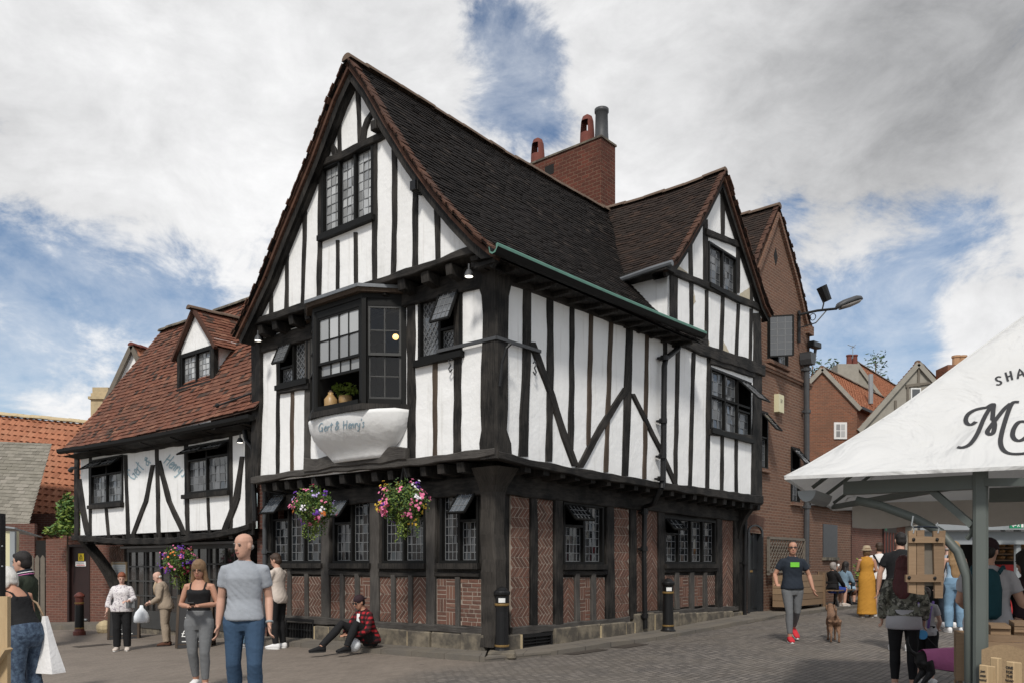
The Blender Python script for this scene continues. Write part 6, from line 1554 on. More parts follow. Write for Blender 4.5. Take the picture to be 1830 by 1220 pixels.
bollard('black bollard with gold rings and a pale sticker at the corner post', 897, 1174, 1.12)
bollard('black bollard with gold rings beside the drainpipe on the right hand street', 1194, 1134, 1.14)
b3 = bollard('rusty red and black bollard in front of the brown yard door', 142, 1134, 1.1, ('iron_red', 'gilt'), sticker=False)
m = MB(); m.lathe((0, 0, 0), [(.113, .2), (.104, .78)], 20, cap=False); m.build('black_paint', 'iron', b3, local=True)
m = MB(); p = on_ground(897, 1176); m.box((p.x, p.y, p.z + .06), (.22, 0, 0), (0, .2, 0), (0, 0, .06)); tag(m.build('kerb_stone', 'stone', bevel=.03), 'weathered kerb stone block under the bollard at the house corner', 'kerb stone')

# ---- hanging baskets
def basket(label, pos, r, cols, seed, hook):
    rnd = random.Random(seed); t = thing('hanging_basket', label, 'flower basket', pos, 0, 'hanging flower baskets on the timbered houses')
    m = MB(); m.lathe((0, 0, 0), [(.04, -.2), (.11, -.16), (.15, -.08), (.16, 0), (.13, 0)], 14); m.build('basket', 'hessian', t, local=True)
    m = MB(); h = V(hook) - V(pos)
    for k in range(3): a = k * 2.1; m.tube([(math.cos(a) * .19, math.sin(a) * .19, 0), h], .007, 4)
    m.build('chain', 'iron', t, local=True)
    def pt(shell=.6):
        while True:
            d = V((rnd.gauss(0, 1), rnd.gauss(0, 1), rnd.gauss(0, .9))).normalized()
            rad = r * (shell + (1 - shell) * rnd.random()) * (1 + .35 * noise.noise(d * 2.2 + V((seed, 0, 0))))
            return V((d.x * rad, d.y * rad, d.z * rad * .92 + .02)), d
    lv = {n: MB() for n in ('leaf', 'leaf_light', 'leaf_dark')}
    def leaf(m, p, s):
        a = V((rnd.gauss(0, 1), rnd.gauss(0, 1), rnd.gauss(0, 1))).normalized(); b = a.orthogonal().normalized(); c = a.cross(b)
        m.face([p - a * s, p + b * s * .55 + c * s * .15, p + a * s, p - b * s * .55 + c * s * .15], rnd.random())
    for k in range(2300):
        p, d = pt(.45); leaf(lv[rnd.choice(('leaf', 'leaf', 'leaf_dark', 'leaf_light'))], p, rnd.uniform(.018, .034))
    for k in range(26):   # trailing stems
        a = rnd.uniform(0, 2 * PI); p = V((math.cos(a) * r * rnd.uniform(.1, .75), math.sin(a) * r * rnd.uniform(.1, .75), -r * .5)); ln = rnd.uniform(.15, .48)
        mt = lv[rnd.choice(('leaf', 'leaf_light', 'leaf_light'))]
        for q in range(int(ln / .018)): leaf(mt, p + V((rnd.gauss(0, .02), rnd.gauss(0, .02), -q * .018)), .022)
    for n, m in lv.items(): m.build('foliage', n, t, local=True)
    fl = {c: MB() for c in set(cols)}
    cl = [(pt(.95), rnd.choice(cols)) for _ in range(38)]
    for (p, d), c in cl:
        for q in range(rnd.randint(4, 11)):
            x = p + V((rnd.gauss(0, .036), rnd.gauss(0, .036), rnd.gauss(0, .034))); x = x * (1.02 if x.length > r * .8 else r * .95 / max(x.length, .05))
            dd = (x.normalized() + V((0, -.35, .25)) + V((rnd.gauss(0, .3), rnd.gauss(0, .3), rnd.gauss(0, .3)))).normalized(); u = dd.orthogonal().normalized(); w = dd.cross(u); s = rnd.uniform(.017, .032)
            k5 = [x + dd * (.008 * (i % 2)) + (u * math.cos(2 * PI * i / 10) + w * math.sin(2 * PI * i / 10)) * s * (1 if i % 2 == 0 else .72) for i in range(10)]
            fl[c].face(k5, rnd.random())
    for c, m in fl.items(): m.build('blossom', 'petal_' + c, t, local=True)
    return t
O = .95
p = LG.at(561, 905, O); basket('round basket of pink, lilac and white flowers, left one on the tall house', p, .36, ['pink', 'lilac', 'pink', 'purple', 'orange', 'crimson', 'white', 'lilac', 'purple'], 5, LG.at(561, 850, .5))
p = LG.at(721, 898, O); basket('bushy basket with purple and yellow trailing flowers, right one on the tall house', p, .37, ['purple', 'purple', 'pink', 'yellow', 'white', 'purple', 'crimson', 'pink', 'yellow'], 9, LG.at(721, 832, .5))
p = CG.at(321, 1003, 1.0); basket('basket of purple petunias with orange and pink blooms hanging from the cottage', p, .36, ['purple', 'purple', 'purple', 'orange', 'pink', 'crimson', 'pink'], 13, CG.at(321, 962, .75))

# ---- chalk boards
def aboard(label, u, v, ang, h, txt):
    p = on_ground(u, v); t = thing('chalkboard', label, 'sandwich board', p, ang, 'pavement chalkboards outside the cottage')
    w, dp = .32, .22
    for sg in (1, -1):
        m = MB(); m.hexa([(-w, sg * dp - .015, 0), (w, sg * dp - .015, 0), (w, sg * dp + .015, 0), (-w, sg * dp + .015, 0), (-w, sg * .02 - .015, h), (w, sg * .02 - .015, h), (w, sg * .02 + .015, h), (-w, sg * .02 + .015, h)]); m.build('board', 'slate_board', t, local=True)
        m = MB()
        for x in (-w, w): m.bar((x, sg * dp, 0), (x, sg * .02, h), .05, .05, (0, 1, 0))
        m.bar((-w, sg * dp * .9, .06), (w, sg * dp * .9, .06), .05, .05, (0, 1, 0)); m.bar((-w, sg * .03, h - .02), (w, sg * .03, h - .02), .05, .05, (0, 1, 0)); m.build('frame', 'timber_brown', t, local=True)
    tilt = math.atan2(dp - .02, h)
    for s, z, b in txt:
        y = -lerp(dp, .02, z / h) - .022
        M = Matrix.Translation((0, y, z)) @ Matrix.Rotation(PI / 2 - tilt, 4, 'X'); text_mesh('chalk_text', b, s, M, 'chalk', t).matrix_parent_inverse = Matrix()
    return t
def fix_text(t):
    pass
ab1 = aboard('black chalkboard priced in white chalk behind the ginger haired woman', 222, 1140, .35, 1.0, [])
ab2 = aboard('black chalkboard priced in white chalk behind the couple walking together', 350, 1155, .15, 1.05, [])
def chalk(t, s, x, z, b, h, dp=.22):
    cu = bpy.data.curves.new('chalk_text', 'FONT'); cu.body = b; cu.size = s; cu.align_x = 'CENTER'; cu.align_y = 'CENTER'; cu.extrude = .001
    o = bpy.data.objects.new('chalk_text', cu); COL.objects.link(o)
    me = bpy.data.meshes.new_from_object(o.evaluated_get(bpy.context.evaluated_depsgraph_get())); bpy.data.objects.remove(o)
    tilt = math.atan2(dp - .02, h); y = -lerp(dp, .02, z / h) - .02
    me.transform(Matrix.Translation((x, y, z)) @ Matrix.Rotation(PI / 2 - tilt, 4, 'X')); me.materials.clear(); me.materials.append(MAT['chalk'])
    r = bpy.data.objects.new('chalk_text', me); COL.objects.link(r); r.parent = t
for t, h in ((ab1, 1.0), (ab2, 1.05)):
    chalk(t, .2, -.14, .28, '£2', h)
    for k in range(3):
        m = MB(); z = .12 + (.0 if k == 0 else .33 + k * .14); y = -lerp(.22, .02, z / h) - .02; m.abox(-.22 + .04 * k, .2 - .05 * k, y - .002, y + .002, z, z + .02); m.build('chalk_line', 'chalk', t, local=True)
# menu frame
s0, z1 = CG.px(199, 1003, .05); s1, z0 = CG.px(226, 1037, .05); s0, s1 = sorted((s0, s1))
t = thing('menu_board', 'framed menu card on the herringbone brick wall of the cottage', 'menu', CG.P((s0 + s1) / 2, z0, .05))
m = MB(); m.pbox(CG, s0, s1, z0, z1, .02, .05); m.build('frame', 'pale_wood', t)
m = MB(); m.pbox(CG, s0 + .05, s1 - .05, z0 + .05, z1 - .08, .05, .054); mn = m.build('card', 'sign_white', t)
m = MB()
for k in range(8): m.pbox(CG, s0 + .08, s1 - .08 - random.random() * .08, z0 + .1 + k * .055, z0 + .112 + k * .055, .054, .056)
m.build('text_line', 'ink_faded', mn)
# stone beside the board
p = on_ground(185, 1130); m = MB(); m.ball(p + V((0, 0, .12)), .2, .18, .2, 10, 6); 
for i, v in enumerate(m.v): k = noise.noise(V(v) * 4) * .05; m.v[i] = (v[0] + k, v[1] + k, v[2] + k)
tag(m.build('boulder', 'stone_pale'), 'rough pale boulder on the kerb beside the chalkboard', 'stone')

# ---- trellis planter and bench by the brick house
PL = thing('planter', 'tall wooden planter box with lattice trellis against the brick house', 'planter', BP.P(12.1, gz(*jp(12, -.4, 0).xy), .3))
s0, s1 = BP.px(1391, 1000, .4)[0], BP.px(1459, 1000, .4)[0]; g = gz(*jp(12, -.4, 0).xy) + .08
for k in range(5):
    m = MB(); z = g + .1 + k * .16; m.pbox(BP, s0, s1, z, z + .15, .25, .62, random.random()); m.build('plank', 'crate_wood', PL)
for s in (s0 + .04, s1 - .04): m = MB(); m.pbox(BP, s - .04, s + .04, g, g + .95, .6, .66); m.build('leg', 'crate_wood', PL)
tz1 = BP.px(1410, 960, .15)[1]; ts1 = BP.px(1439, 1000, .15)[0]
m = MB()
for a, b, c, d in ((s0, s0 + .06, g + .9, tz1), (ts1 - .06, ts1, g + .9, tz1), (s0, ts1, tz1 - .06, tz1), (s0, ts1, g + .95, g + 1.01)): m.pbox(BP, a, b, c, d, .1, .16)
m.build('trellis_frame', 'wood_silver', PL)
m = MB()
for k in range(-10, 16):
    for sg in (1, -1):
        h = tz1 - g - 1.0; w = ts1 - s0; x0 = s0 + k * .17
        lo, hi = 0, h
        if sg > 0: lo, hi = max(0, s0 - x0), min(h, ts1 - x0)
        else: x0 += 0; lo, hi = max(0, x0 - ts1), min(h, x0 - s0)
        if hi - lo > .05: m.bar(BP.P(x0 + sg * lo, g + 1 + lo, .13), BP.P(x0 + sg * hi, g + 1 + hi, .13), .03, .012, BP.n)
m.build('lattice', 'wood_silver', PL)
def leafmass(t, c, rx, ry, rz, n, mats, s=.05, seed=1, name='leaves'):
    rnd = random.Random(seed)
    for mt in mats:
        m = MB()
        for k in range(n // len(mats)):
            d = V((rnd.gauss(0, 1), rnd.gauss(0, 1), rnd.gauss(0, 1))).normalized(); r = (rnd.random() ** .45) * (1 + .4 * noise.noise(d * 2 + V((seed, 3, 0))))
            p = V(c) + V((d.x * rx, d.y * ry, d.z * rz)) * r; a = V((rnd.gauss(0, 1), rnd.gauss(0, 1), rnd.gauss(0, .6))).normalized(); b = a.orthogonal().normalized(); q = s * rnd.uniform(.6, 1.3)
            m.face([p - a * q, p + b * q * .5, p + a * q, p - b * q * .5], rnd.random())
        m.build(name, mt, t)
BN = thing('bench', 'dark iron and wood bench under the two seated women', 'bench', jp(13.8, -1.0, gz(*jp(13.9, -1.0, 0).xy) + .07))
bg_ = BN.location.z
BPb = RG
m = MB()
for k in range(4): m.pbox(RG, 12.95, 15.2, bg_ + .43, bg_ + .46, .55 + k * .12, .64 + k * .12)
m.build('seat', 'crate_wood', BN)
m = MB()
for k in range(3): m.pbox(RG, 12.95, 15.2, bg_ + .6 + k * .13, bg_ + .7 + k * .13, .45, .48)
m.build('backrest', 'crate_wood', BN)
for s in (13.0, 14.1, 15.15):
    m = MB(); m.tube([RG.P(s, bg_, .98), RG.P(s, bg_ + .25, .92), RG.P(s, bg_ + .44, .98)], .03, 6); m.tube([RG.P(s, bg_, .5), RG.P(s, bg_ + .44, .52), RG.P(s, bg_ + .95, .44)], .03, 6); m.tube([RG.P(s, bg_ + .66, .98), RG.P(s, bg_ + .66, .48)], .025, 6); m.tube([RG.P(s, bg_ + .44, .98), RG.P(s, bg_ + .66, .98)], .02, 6); m.build('iron_leg', 'iron', BN)
PT = thing('potted_plant', 'leafy potted bush beside the seated women on the bench', 'plant', jp(15.9, -.8, bg_))
m = MB(); m.lathe(V(PT.location), [(.18, 0), (.25, .35), (.27, .37)], 14); m.build('pot', 'terracotta', PT); leafmass(PT, V(PT.location) + V((0, 0, .8)), .35, .35, .55, 500, ('leaf', 'leaf_dark', 'leaf_light'), .06, 3)
# shrub by the yard wall on the left
SH = thing('shrub', 'bright green bush growing over the yard wall beside the cottage', 'shrub', at_depth(118, 1000, 25.5))
leafmass(SH, at_depth(124, 918, 24.5), .36, .35, .62, 800, ('leaf_tree', 'leaf_light', 'leaf'), .08, 4, 'foliage'); leafmass(SH, at_depth(108, 946, 24.2), .55, .3, .22, 260, ('leaf_light', 'leaf_tree'), .06, 6, 'foliage')
m = MB(); m.tube([at_depth(120, 1020, 24.6), at_depth(121, 960, 24.5), at_depth(124, 910, 24.5)], [.03, .02, .01], 6); m.build('stem', 'timber_brown', SH)
for i, (u, v, Y, r, lab) in enumerate([(1565, 652, 60, .9, 'dark conifer top behind the taller orange roof'), (1490, 660, 60, .7, 'dark treetop showing between the two orange roofs'), (1452, 662, 58, .9, 'dark treetop beside the drainpipe hopper of the brick house')]):
    t = thing('tree', lab, 'tree', at_depth(u, 1000, Y), 0, 'trees beyond the far roofs'); c = at_depth(u, v, Y)
    leafmass(t, c, r * .9, r, r * 1.1, 130, ('pine', 'leaf_dark'), .16, 20 + i, 'crown'); leafmass(t, c - V((.3, 0, 1.6)), r * 1.6, r, r * 1.2, 260, ('pine',), .2, 30 + i, 'crown')
    m = MB(); m.tube([V((c.x, Y, gz(c.x, Y))), c + V((0, 0, .3))], [.25, .04], 6); m.build('trunk', 'crate_wood', t)
# iron covers in the street
for u, v, a in ((1032, 1163, .5), (1118, 1153, .4), (165, 1153, .35)):
    p = on_ground(u, v); m = MB(); n = (0, 0, 1)
    d1, d2 = RD * a, LD * a * .6
    q = [p + d1 * x + d2 * y for x, y in ((-1, -1), (1, -1), (1, 1), (-1, 1))]; m.face([V((w.x, w.y, gz(w.x, w.y) + .008)) for w in q])
    tag(m.build('drain_cover', 'cover_iron'), {1032: 'flat rusty drain cover nearer the corner bollard', 1118: 'flat rusty drain cover below the drainpipe on the right', 165: 'flat iron cover in the paving near the red bollard'}[u], 'drain cover', 'iron covers in the street')

# ---- the market stall at the right
ST = thing('market_stall', 'white canvas market canopy on green-grey steel frame with black lettering, filling the right', 'market stall', (3.6, 6.46, gz(3.6, 6.46)))
c0 = at_depth(1402, 850, 6.83); e1 = V((.9, -.436, 0)).normalized(); e2 = V((.436, .9, 0)).normalized()
SL1, SL2, HH = 6.2, 4.4, 1.86
def canopy_w(a, b):
    return (.036 * noise.noise(V((a * .9, b * .9, 1))) + .026 * noise.noise(V(((a - b) * 2.2, (a + b) * .5, 4)))) * min(1, max(0, min(a, b, SL1 - a, SL2 - b)) * 3)
def canopy_z(a, b):
    d = min(a, SL1 - a, b, SL2 - b); t = max(0, d) / (SL2 / 2)
    z = HH * (t ** 1.10)
    if abs(a - b) < .5 : z -= .0
    return z
def canopy(par, c0, e1, e2, L1, L2, zf, N=62, M=44, name='canopy', val=.028):
    m = MB(); g = []
    for j in range(M + 1):
        for i in range(N + 1):
            # non uniform so the hips stay sharp
            a, b = L1 * i / N, L2 * j / M
            z = zf(a, b); w = (.036 * noise.noise(V((a * .9, b * .9, 1))) + .026 * noise.noise(V(((a - b) * 2.2, (a + b) * .5, 4)))) * min(1, min(a, b, L1 - a, L2 - b) * 3)
            g.append(c0 + e1 * a + e2 * b + V((0, 0, z + w)))
    m.v = [tuple(p) for p in g]
    for j in range(M):
        for i in range(N): k = j * (N + 1) + i; m.idx((k, k + 1, k + N + 2, k + N + 1))
    # short hem
    def hem(ids):
        for p, q in zip(ids, ids[1:]): m.face([g[p], g[q], g[q] - V((0, 0, val)), g[p] - V((0, 0, val))])
    hem([i for i in range(N + 1)]); hem([j * (N + 1) for j in range(M + 1)]); hem([M * (N + 1) + i for i in range(N + 1)]); hem([j * (N + 1) + N for j in range(M + 1)])
    return m.build(name, 'canvas', par, smooth=True)
CAN = canopy(ST, c0, e1, e2, SL1, SL2, canopy_z)
m = MB()
for pa, pb in (((0, 0), (SL2 / 2, SL2 / 2)), ((0, SL2), (SL2 / 2, SL2 / 2)), ((SL1, 0), (SL1 - SL2 / 2, SL2 / 2)), ((SL2 / 2, SL2 / 2), (SL1 - SL2 / 2, SL2 / 2))):
    m.tube([c0 + e1 * lerp(pa[0], pb[0], q / 14) + e2 * lerp(pa[1], pb[1], q / 14) + V((0, 0, canopy_z(lerp(pa[0], pb[0], q / 14), lerp(pa[1], pb[1], q / 14)) + canopy_w(lerp(pa[0], pb[0], q / 14), lerp(pa[1], pb[1], q / 14)) - .006)) for q in range(15)], .010, 6)
m.build('canopy_seam', 'canvas', ST, smooth=True)
fnc = ray_fn(CAN, lambda x, y: (x, y))
def T2(l): return [(1380 + .328 * x, 560 + .328 * y) for x, y in l]
mk = [T2([(1008, 728), (1040, 730), (1080, 710), (1118, 655), (1155, 570), (1195, 500)]), T2([(1170, 512), (1115, 522), (1072, 545), (1055, 575), (1062, 600), (1085, 606), (1110, 590)]), T2([(1170, 512), (1205, 494), (1204, 530), (1200, 580)]),
      T2([(1300, 490), (1265, 520), (1225, 570), (1190, 615), (1172, 645), (1185, 660), (1205, 648), (1212, 610), (1206, 578)]), T2([(1345, 483), (1312, 486), (1290, 525), (1268, 590), (1250, 655), (1244, 705), (1260, 745), (1300, 764), (1372, 763), (1430, 745)]), T2([(1385, 590), (1345, 592), (1318, 625), (1310, 665), (1328, 690), (1360, 690), (1400, 660)])]
strokes_on(fnc, mk, .034, .006, 6).build('lettering', 'ink', ST)
sh = [T2(l) for l in ([(1247, 348), (1232, 345), (1219, 354), (1226, 366), (1242, 370), (1248, 380), (1236, 389), (1221, 387)], [(1271, 322), (1285, 370)], [(1297, 314), (1308, 362)], [(1279, 346), (1303, 338)], [(1338, 356), (1349, 302), (1374, 343)], [(1343, 338), (1367, 328)])]
for l in sh[1:4] + sh[5:]: pass
m_ = MB()
for l in sh:
    q = strokes_on(fnc, [l], .016, .006, 5 if len(l) > 3 else 2); b0 = len(m_.v); m_.v += q.v
    for f in q.f: m_.idx([b0 + i for i in f])
m_.build('lettering', 'ink', ST)
# steel frame
def steel(name, pts, r, n=10, mat='steel_green', par=ST): m = MB(); m.tube(pts, r, n); return m.build(name, mat, par, smooth=True)
pp = at_depth(1752, 1000, 6.46); pg = gz(pp.x, pp.y)
m = MB(); m.bar((pp.x, pp.y, pg), (pp.x, pp.y, 2.36), .105, .105, e1); m.build('post', 'steel_green', ST, bevel=.02)
steel('curved_brace', [at_depth(1530, 893, 7.03), at_depth(1575, 903, 6.93), at_depth(1635, 925, 6.78), at_depth(1680, 950, 6.68), at_depth(1712, 985, 6.6), at_depth(1728, 1030, 6.55), at_depth(1732, 1100, 6.54), V((at_depth(1733, 1220, 6.54).x, 6.54, pg))], .037, 10)
m = MB(); m.bar(at_depth(1510, 872, 7.12), at_depth(1742, 861, 6.50), .09, .11); m.bar(at_depth(1762, 861, 6.42), at_depth(1900, 860, 5.9), .06, .06); m.build('beam', 'steel_green', ST)
m = MB(); m.bar(at_depth(1666, 876, 6.72), at_depth(1738, 938, 6.5), .055, .05); m.tube([at_depth(1738, 936, 6.5), at_depth(1737, 952, 6.52), at_depth(1728, 962, 6.55)], .02, 6); m.build('brace', 'steel_green', ST)
m = MB(); m.bar(at_depth(1770, 884, 7.6), at_depth(1900, 880, 7.2), .08, .13); m.build('beam', 'steel_green', ST)
m = MB(); m.bar(at_depth(1738, 862, 6.5), at_depth(1490, 905, 10.5), .06, .06); m.build('beam', 'steel_green', ST)
for b_ in (1.1, 2.2, 3.3):
    m = MB(); pts = [c0 + e1 * (a) + e2 * b_ + V((0, 0, canopy_z(a, b_) - .07)) for a in (.1, .6, 1.2, 2.0, 3.0, 4.2)]; m.tube(pts, .02, 6); m.build('roof_hoop', 'steel_green', ST)
# far posts
for a_, b_ in ((.35, 4.2), (5.6, 4.2)):
    q = c0 + e1 * a_ + e2 * b_
    if a_ > 1: m = MB(); m.bar((q.x, q.y, gz(q.x, q.y)), (q.x, q.y, 2.3), .1, .1, e1); m.build('post', 'steel_green', ST)
# gutter between canopies at the corner
m = MB(); g0, g1 = c0 + e1 * .14 + e2 * .28 + V((0, 0, -.10)), c0 + e1 * .22 + e2 * .85 + V((0, 0, -.11))
dd_ = (g1 - g0).normalized(); x_ = dd_.cross(V((0, 0, 1))).normalized()
m.loft([[q + x_ * (.075 * math.cos(PI + PI * k / 8)) + V((0, 0, .095 * math.sin(PI + PI * k / 8))) for k in range(9)] for q in (g0, g1)], True); m.build('gutter', 'steel_grey', ST)
# sagging back curtain
m = MB(); N = 16
cpl = c0 + e2 * 4.2
for i in range(N):
    for j in range(3):
        def q(i, j): a = .25 + 2.45 * i / N; p = c0 + e1 * a + e2 * 4.15; return V((p.x, p.y + .02 * math.sin(i * 1.3), 2.36 - .10 * j - .008 * math.sin(i * .8) * j))
        m.face([q(i, j), q(i + 1, j), q(i + 1, j + 1), q(i, j + 1)])
m.build('curtain', 'cloth_stone', ST, smooth=True)
# ---- hanging board of crate wood
HB_ = thing('pallet_board', 'board of pallet planks hanging by hooks from the curved steel brace', 'sign board', at_depth(1657, 1000, 6.55))
bd = 6.58
def bpt(u, v, o=0): p = at_depth(u, v, bd); return p
def plank(par, quad, th=.022, mat='crate_wood', name='plank', Y=bd, tv=None, off=0):
    m = MB(); f = [at_depth(u, v, Y - off) for u, v in quad]; m.hexa([p + V((0, th, 0)) for p in f] + f, random.random() if tv is None else tv); return m.build(name, mat, par)
for q in ([(1624, 948), (1637.5, 946), (1637.5, 1060), (1624, 1058)], [(1638.5, 947), (1652, 946), (1652, 1062), (1638.5, 1061)], [(1668, 948), (1690, 947), (1685, 1068), (1671, 1068)]): plank(HB_, q)
plank(HB_, [(1650, 957), (1672, 957), (1672, 1046), (1650, 1046)], mat='wood_silver', off=-.03)
plank(HB_, [(1624, 957), (1688, 959), (1688, 969), (1624, 969)], off=.024); plank(HB_, [(1619, 1026), (1684, 1025), (1684, 1039), (1619, 1039)], off=.024)
m = MB(); 
for u, v in ((1633, 963), (1675, 963), (1625, 1031), (1671, 1032)): m.ball(at_depth(u, v, bd - .03), .014, .008, .014, 8, 4)
m.build('bolt_head', 'iron', HB_)
m = MB()
for u in (1632, 1676): m.tube([at_depth(u, 952, bd), at_depth(u + 2, 944, bd), at_depth(u - 3, 938, bd), at_depth(u, 921 + (u - 1632) * .28, bd)], .006, 5)
m.build('hook', 'steel_grey', HB_)
m = MB(); m.tube([at_depth(1632, 941, bd), at_depth(1655, 940, bd), at_depth(1676, 942, bd)], .008, 5); m.build('strap', 'cloth_navy', HB_)
# ---- crates, hessian, blocks of the stall front
def crate_slats(t, quads, Y, th=.02):
    for q in quads: plank(t, q, th, 'crate_wood', 'slat', Y)
ca_ = at_depth(1708, 1131, 6.75); cz0 = at_depth(0, 1215, 6.75).z
CR = thing('crate', 'upright slatted wooden crate standing left of the steel post', 'crate', (ca_.x, ca_.y, gz(ca_.x, ca_.y)))
def cbox(t, name, s0, s1, d0, d1, z0, z1, mat='crate_wood', O=None):
    O = O or V((ca_.x, ca_.y, 0)); m = MB(); q = [O + e1 * a + e2 * b for a, b in ((s0, d0), (s1, d0), (s1, d1), (s0, d1))]
    m.hexa([V((p.x, p.y, z0)) for p in q] + [V((p.x, p.y, z1)) for p in q], random.random()); return m.build(name, mat, t)
for k in range(3): cbox(CR, 'slat', .004 + k * .092, .084 + k * .092, 0, .018, cz0, ca_.z); cbox(CR, 'slat', 0, .018, .03 + k * .11, .125 + k * .11, cz0, ca_.z)
for z in (cz0 + .01, ca_.z - .03): cbox(CR, 'end_board', .02, .27, .02, .36, z, z + .02)
cbox(CR, 'slat', 0, .28, .36, .378, cz0, ca_.z)
CB_ = thing('crate', 'wooden crate under the slatted crate left of the steel post', 'crate', (ca_.x, ca_.y, gz(ca_.x, ca_.y)))
for k in range(3): z = lerp(gz(ca_.x, ca_.y), cz0, k / 3); cbox(CB_, 'slat', -.0, .3, -.0, .018, z + .01, z + .16); cbox(CB_, 'slat', -.0, .018, .02, .38, z + .01, z + .16)
cbox(CB_, 'corner_post', .02, .05, .02, .05, gz(ca_.x, ca_.y), cz0 - .005)
T0 = at_depth(1766, 1134, 6.5); tz = T0.z; TO = V((T0.x, T0.y, 0))
TB = thing('display_table', 'stall table draped in scalloped hessian with wooden slats laid on top', 'table', (T0.x, T0.y, gz(4.2, 6.7)))
cbox(TB, 'table_top', 0, 2.2, 0, .8, tz - .05, tz, O=TO); cbox(TB, 'apron', 0, 2.2, -.02, .0, tz - .17, tz - .052, O=TO)
for a in (.06, 2.1): cbox(TB, 'leg', a, a + .07, .6, .67, gz(4, 6.6), tz - .05, O=TO)
m = MB(); N = 60; H0 = at_depth(1754, 1152, 6.3); H0 = V((H0.x, H0.y, 0)); hz = at_depth(0, 1160, 6.3).z
for i in range(N):
    for j in range(10):
        def q(i, j):
            x = 2.2 * i / N; t = j / 10; zt = hz + .045 * abs(math.sin(x * 11))
            p = H0 + e1 * x - e2 * (.025 * math.sin(x * 17) * t + .02 * t); return V((p.x, p.y, lerp(zt, gz(4.3, 6.3) + .02, t)))
        m.face([q(i, j), q(i + 1, j), q(i + 1, j + 1), q(i, j + 1)])
m.build('hessian_drape', 'hessian', TB, smooth=True)
rr = random.Random(4); m = MB()
for k in range(9):
    for q in range(rr.randint(3, 5)): c = TO + e1 * (.09 + k * .16) + e2 * (.3 + rr.uniform(-.02, .02)); m.box((c.x, c.y, tz + .012 + q * .024), e1 * .068, e2 * .22, (0, 0, .011), rr.random())
m.build('slat_stack', 'crate_wood', TB)
p_ = at_depth(1745, 1200, 5.12); bz_ = at_depth(0, 1184, 5.2).z - .62
m = MB(); q = [V((p_.x, 5.1, 0)) + V((a, b, 0)) for a, b in ((0, 0), (1.3, -.1), (1.3, .55), (.18, .65))]; m.hexa([V((p.x, p.y, bz_ - .06)) for p in q] + [V((p.x, p.y, bz_ - .008)) for p in q], .6); m.build('low_shelf', 'crate_wood', TB)
m = MB(); m.hexa([V((p.x, p.y, gz(3, 5))) for p in q] + [V((p.x, p.y, bz_ - .061)) for p in q], .3); m.build('shelf_front', 'crate_wood', TB)
def block(label, uL, uM, uR, vt, dv, Y, lines, ang):
    t = thing('wood_block', label, 'wood block', at_depth(uM, 1215, Y), 0, 'carved wooden blocks on the stall')
    a, b, c = at_depth(uL, vt, Y + .03), at_depth(uM, vt + 2, Y - .02), at_depth(uR, vt + dv, Y + .05)
    d = a + (c - b); h = V((0, 0, -.62))
    m = MB(); m.hexa([p + h for p in (a, b, c, d)] + [a, b, c, d], .5); m.build('block', 'pale_wood', t, bevel=.006)
    dx = (b - a).normalized(); n = dx.cross(V((0, 0, 1))); L = (b - a).length
    for k, w in enumerate(lines):
        cu = bpy.data.curves.new('carved_text', 'FONT'); cu.body = w; cu.size = .024 if len(w) < 4 else .0195; cu.align_x = 'CENTER'; cu.align_y = 'CENTER'; cu.extrude = .0008; cu.offset = .0006
        o = bpy.data.objects.new('carved_text', cu); COL.objects.link(o)
        me = bpy.data.meshes.new_from_object(o.evaluated_get(bpy.context.evaluated_depsgraph_get())); bpy.data.objects.remove(o)
        p = (a + b) / 2 + V((0, 0, -.04 - .027 * k)) + n * .003
        M = Matrix((( dx.x, 0, n.x, p.x), (dx.y, 0, n.y, p.y), (0, 1, 0, p.z), (0, 0, 0, 1))); me.transform(Matrix.Translation(-V(t.location)) @ M)
        me.materials.clear(); me.materials.append(MAT['ink']); r = bpy.data.objects.new('carved_text', me); COL.objects.link(r); r.parent = t
    return t
block('upright wood block lettered Just one more, left of the lettered blocks', 1749, 1765, 1780, 1186, 4, 5.2, ['Just', 'one', 'more!'], 0)
block('upright wood block lettered One for the road, right of the lettered blocks', 1797, 1812, 1827, 1180, 3, 5.2, ['ONE', 'FOR', 'THE', 'ROAD'], 0)
block('plain upright wood block standing behind the two lettered ones', 1769, 1784, 1791, 1173, 2, 5.5, [], 0)
# ---- stalls in the distance
FS = thing('market_stall', 'distant white market canopy with long grey gutter and bread shelves beneath', 'market stall', (10.2, 18, gz(10.2, 18)))
q0 = at_depth(1640, 937, 18.0); f1_ = V((1, -.05, 0)).normalized(); f2_ = V((.5, 1, 0)).normalized()
canopy(FS, q0, f1_, f2_, 9, 5, lambda a, b: 1.0 * (max(0, min(a, 9 - a, b, 5 - b)) / 2.5), 30, 20)
m = MB(); m.bar(q0 + V((0, -.05, -.05)), q0 + f1_ * 9 + V((0, -.05, -.05)), .14, .13); m.build('gutter', 'steel_grey', FS)
m = MB(); a = q0 + V((0, .1, -.28)); m.box(a + f1_ * 2.2, f1_ * 2.2, (0, .02, 0), (0, 0, .14)); m.build('fascia', 'steel_grey', FS)
for u in (1818,):
    q = at_depth(u, 950, 18.1); m = MB(); m.tube([V((q.x, q.y, gz(q.x, q.y))), V((q.x, q.y, q0.z))], .07, 8); m.build('post', 'steel_grey', FS)
    for sg in (1, -1): m = MB(); m.tube([V((q.x, q.y, q0.z - .45)), V((q.x + sg * .35, q.y, q0.z - .08))], .035, 6); m.build('brace', 'steel_grey', FS)
m = MB(); a = at_depth(1640, 1000, 20); m.abox(a.x, a.x + 9, 20.4, 20.5, gz(a.x, 20), 2.4); m.build('back_panel', 'room', FS)
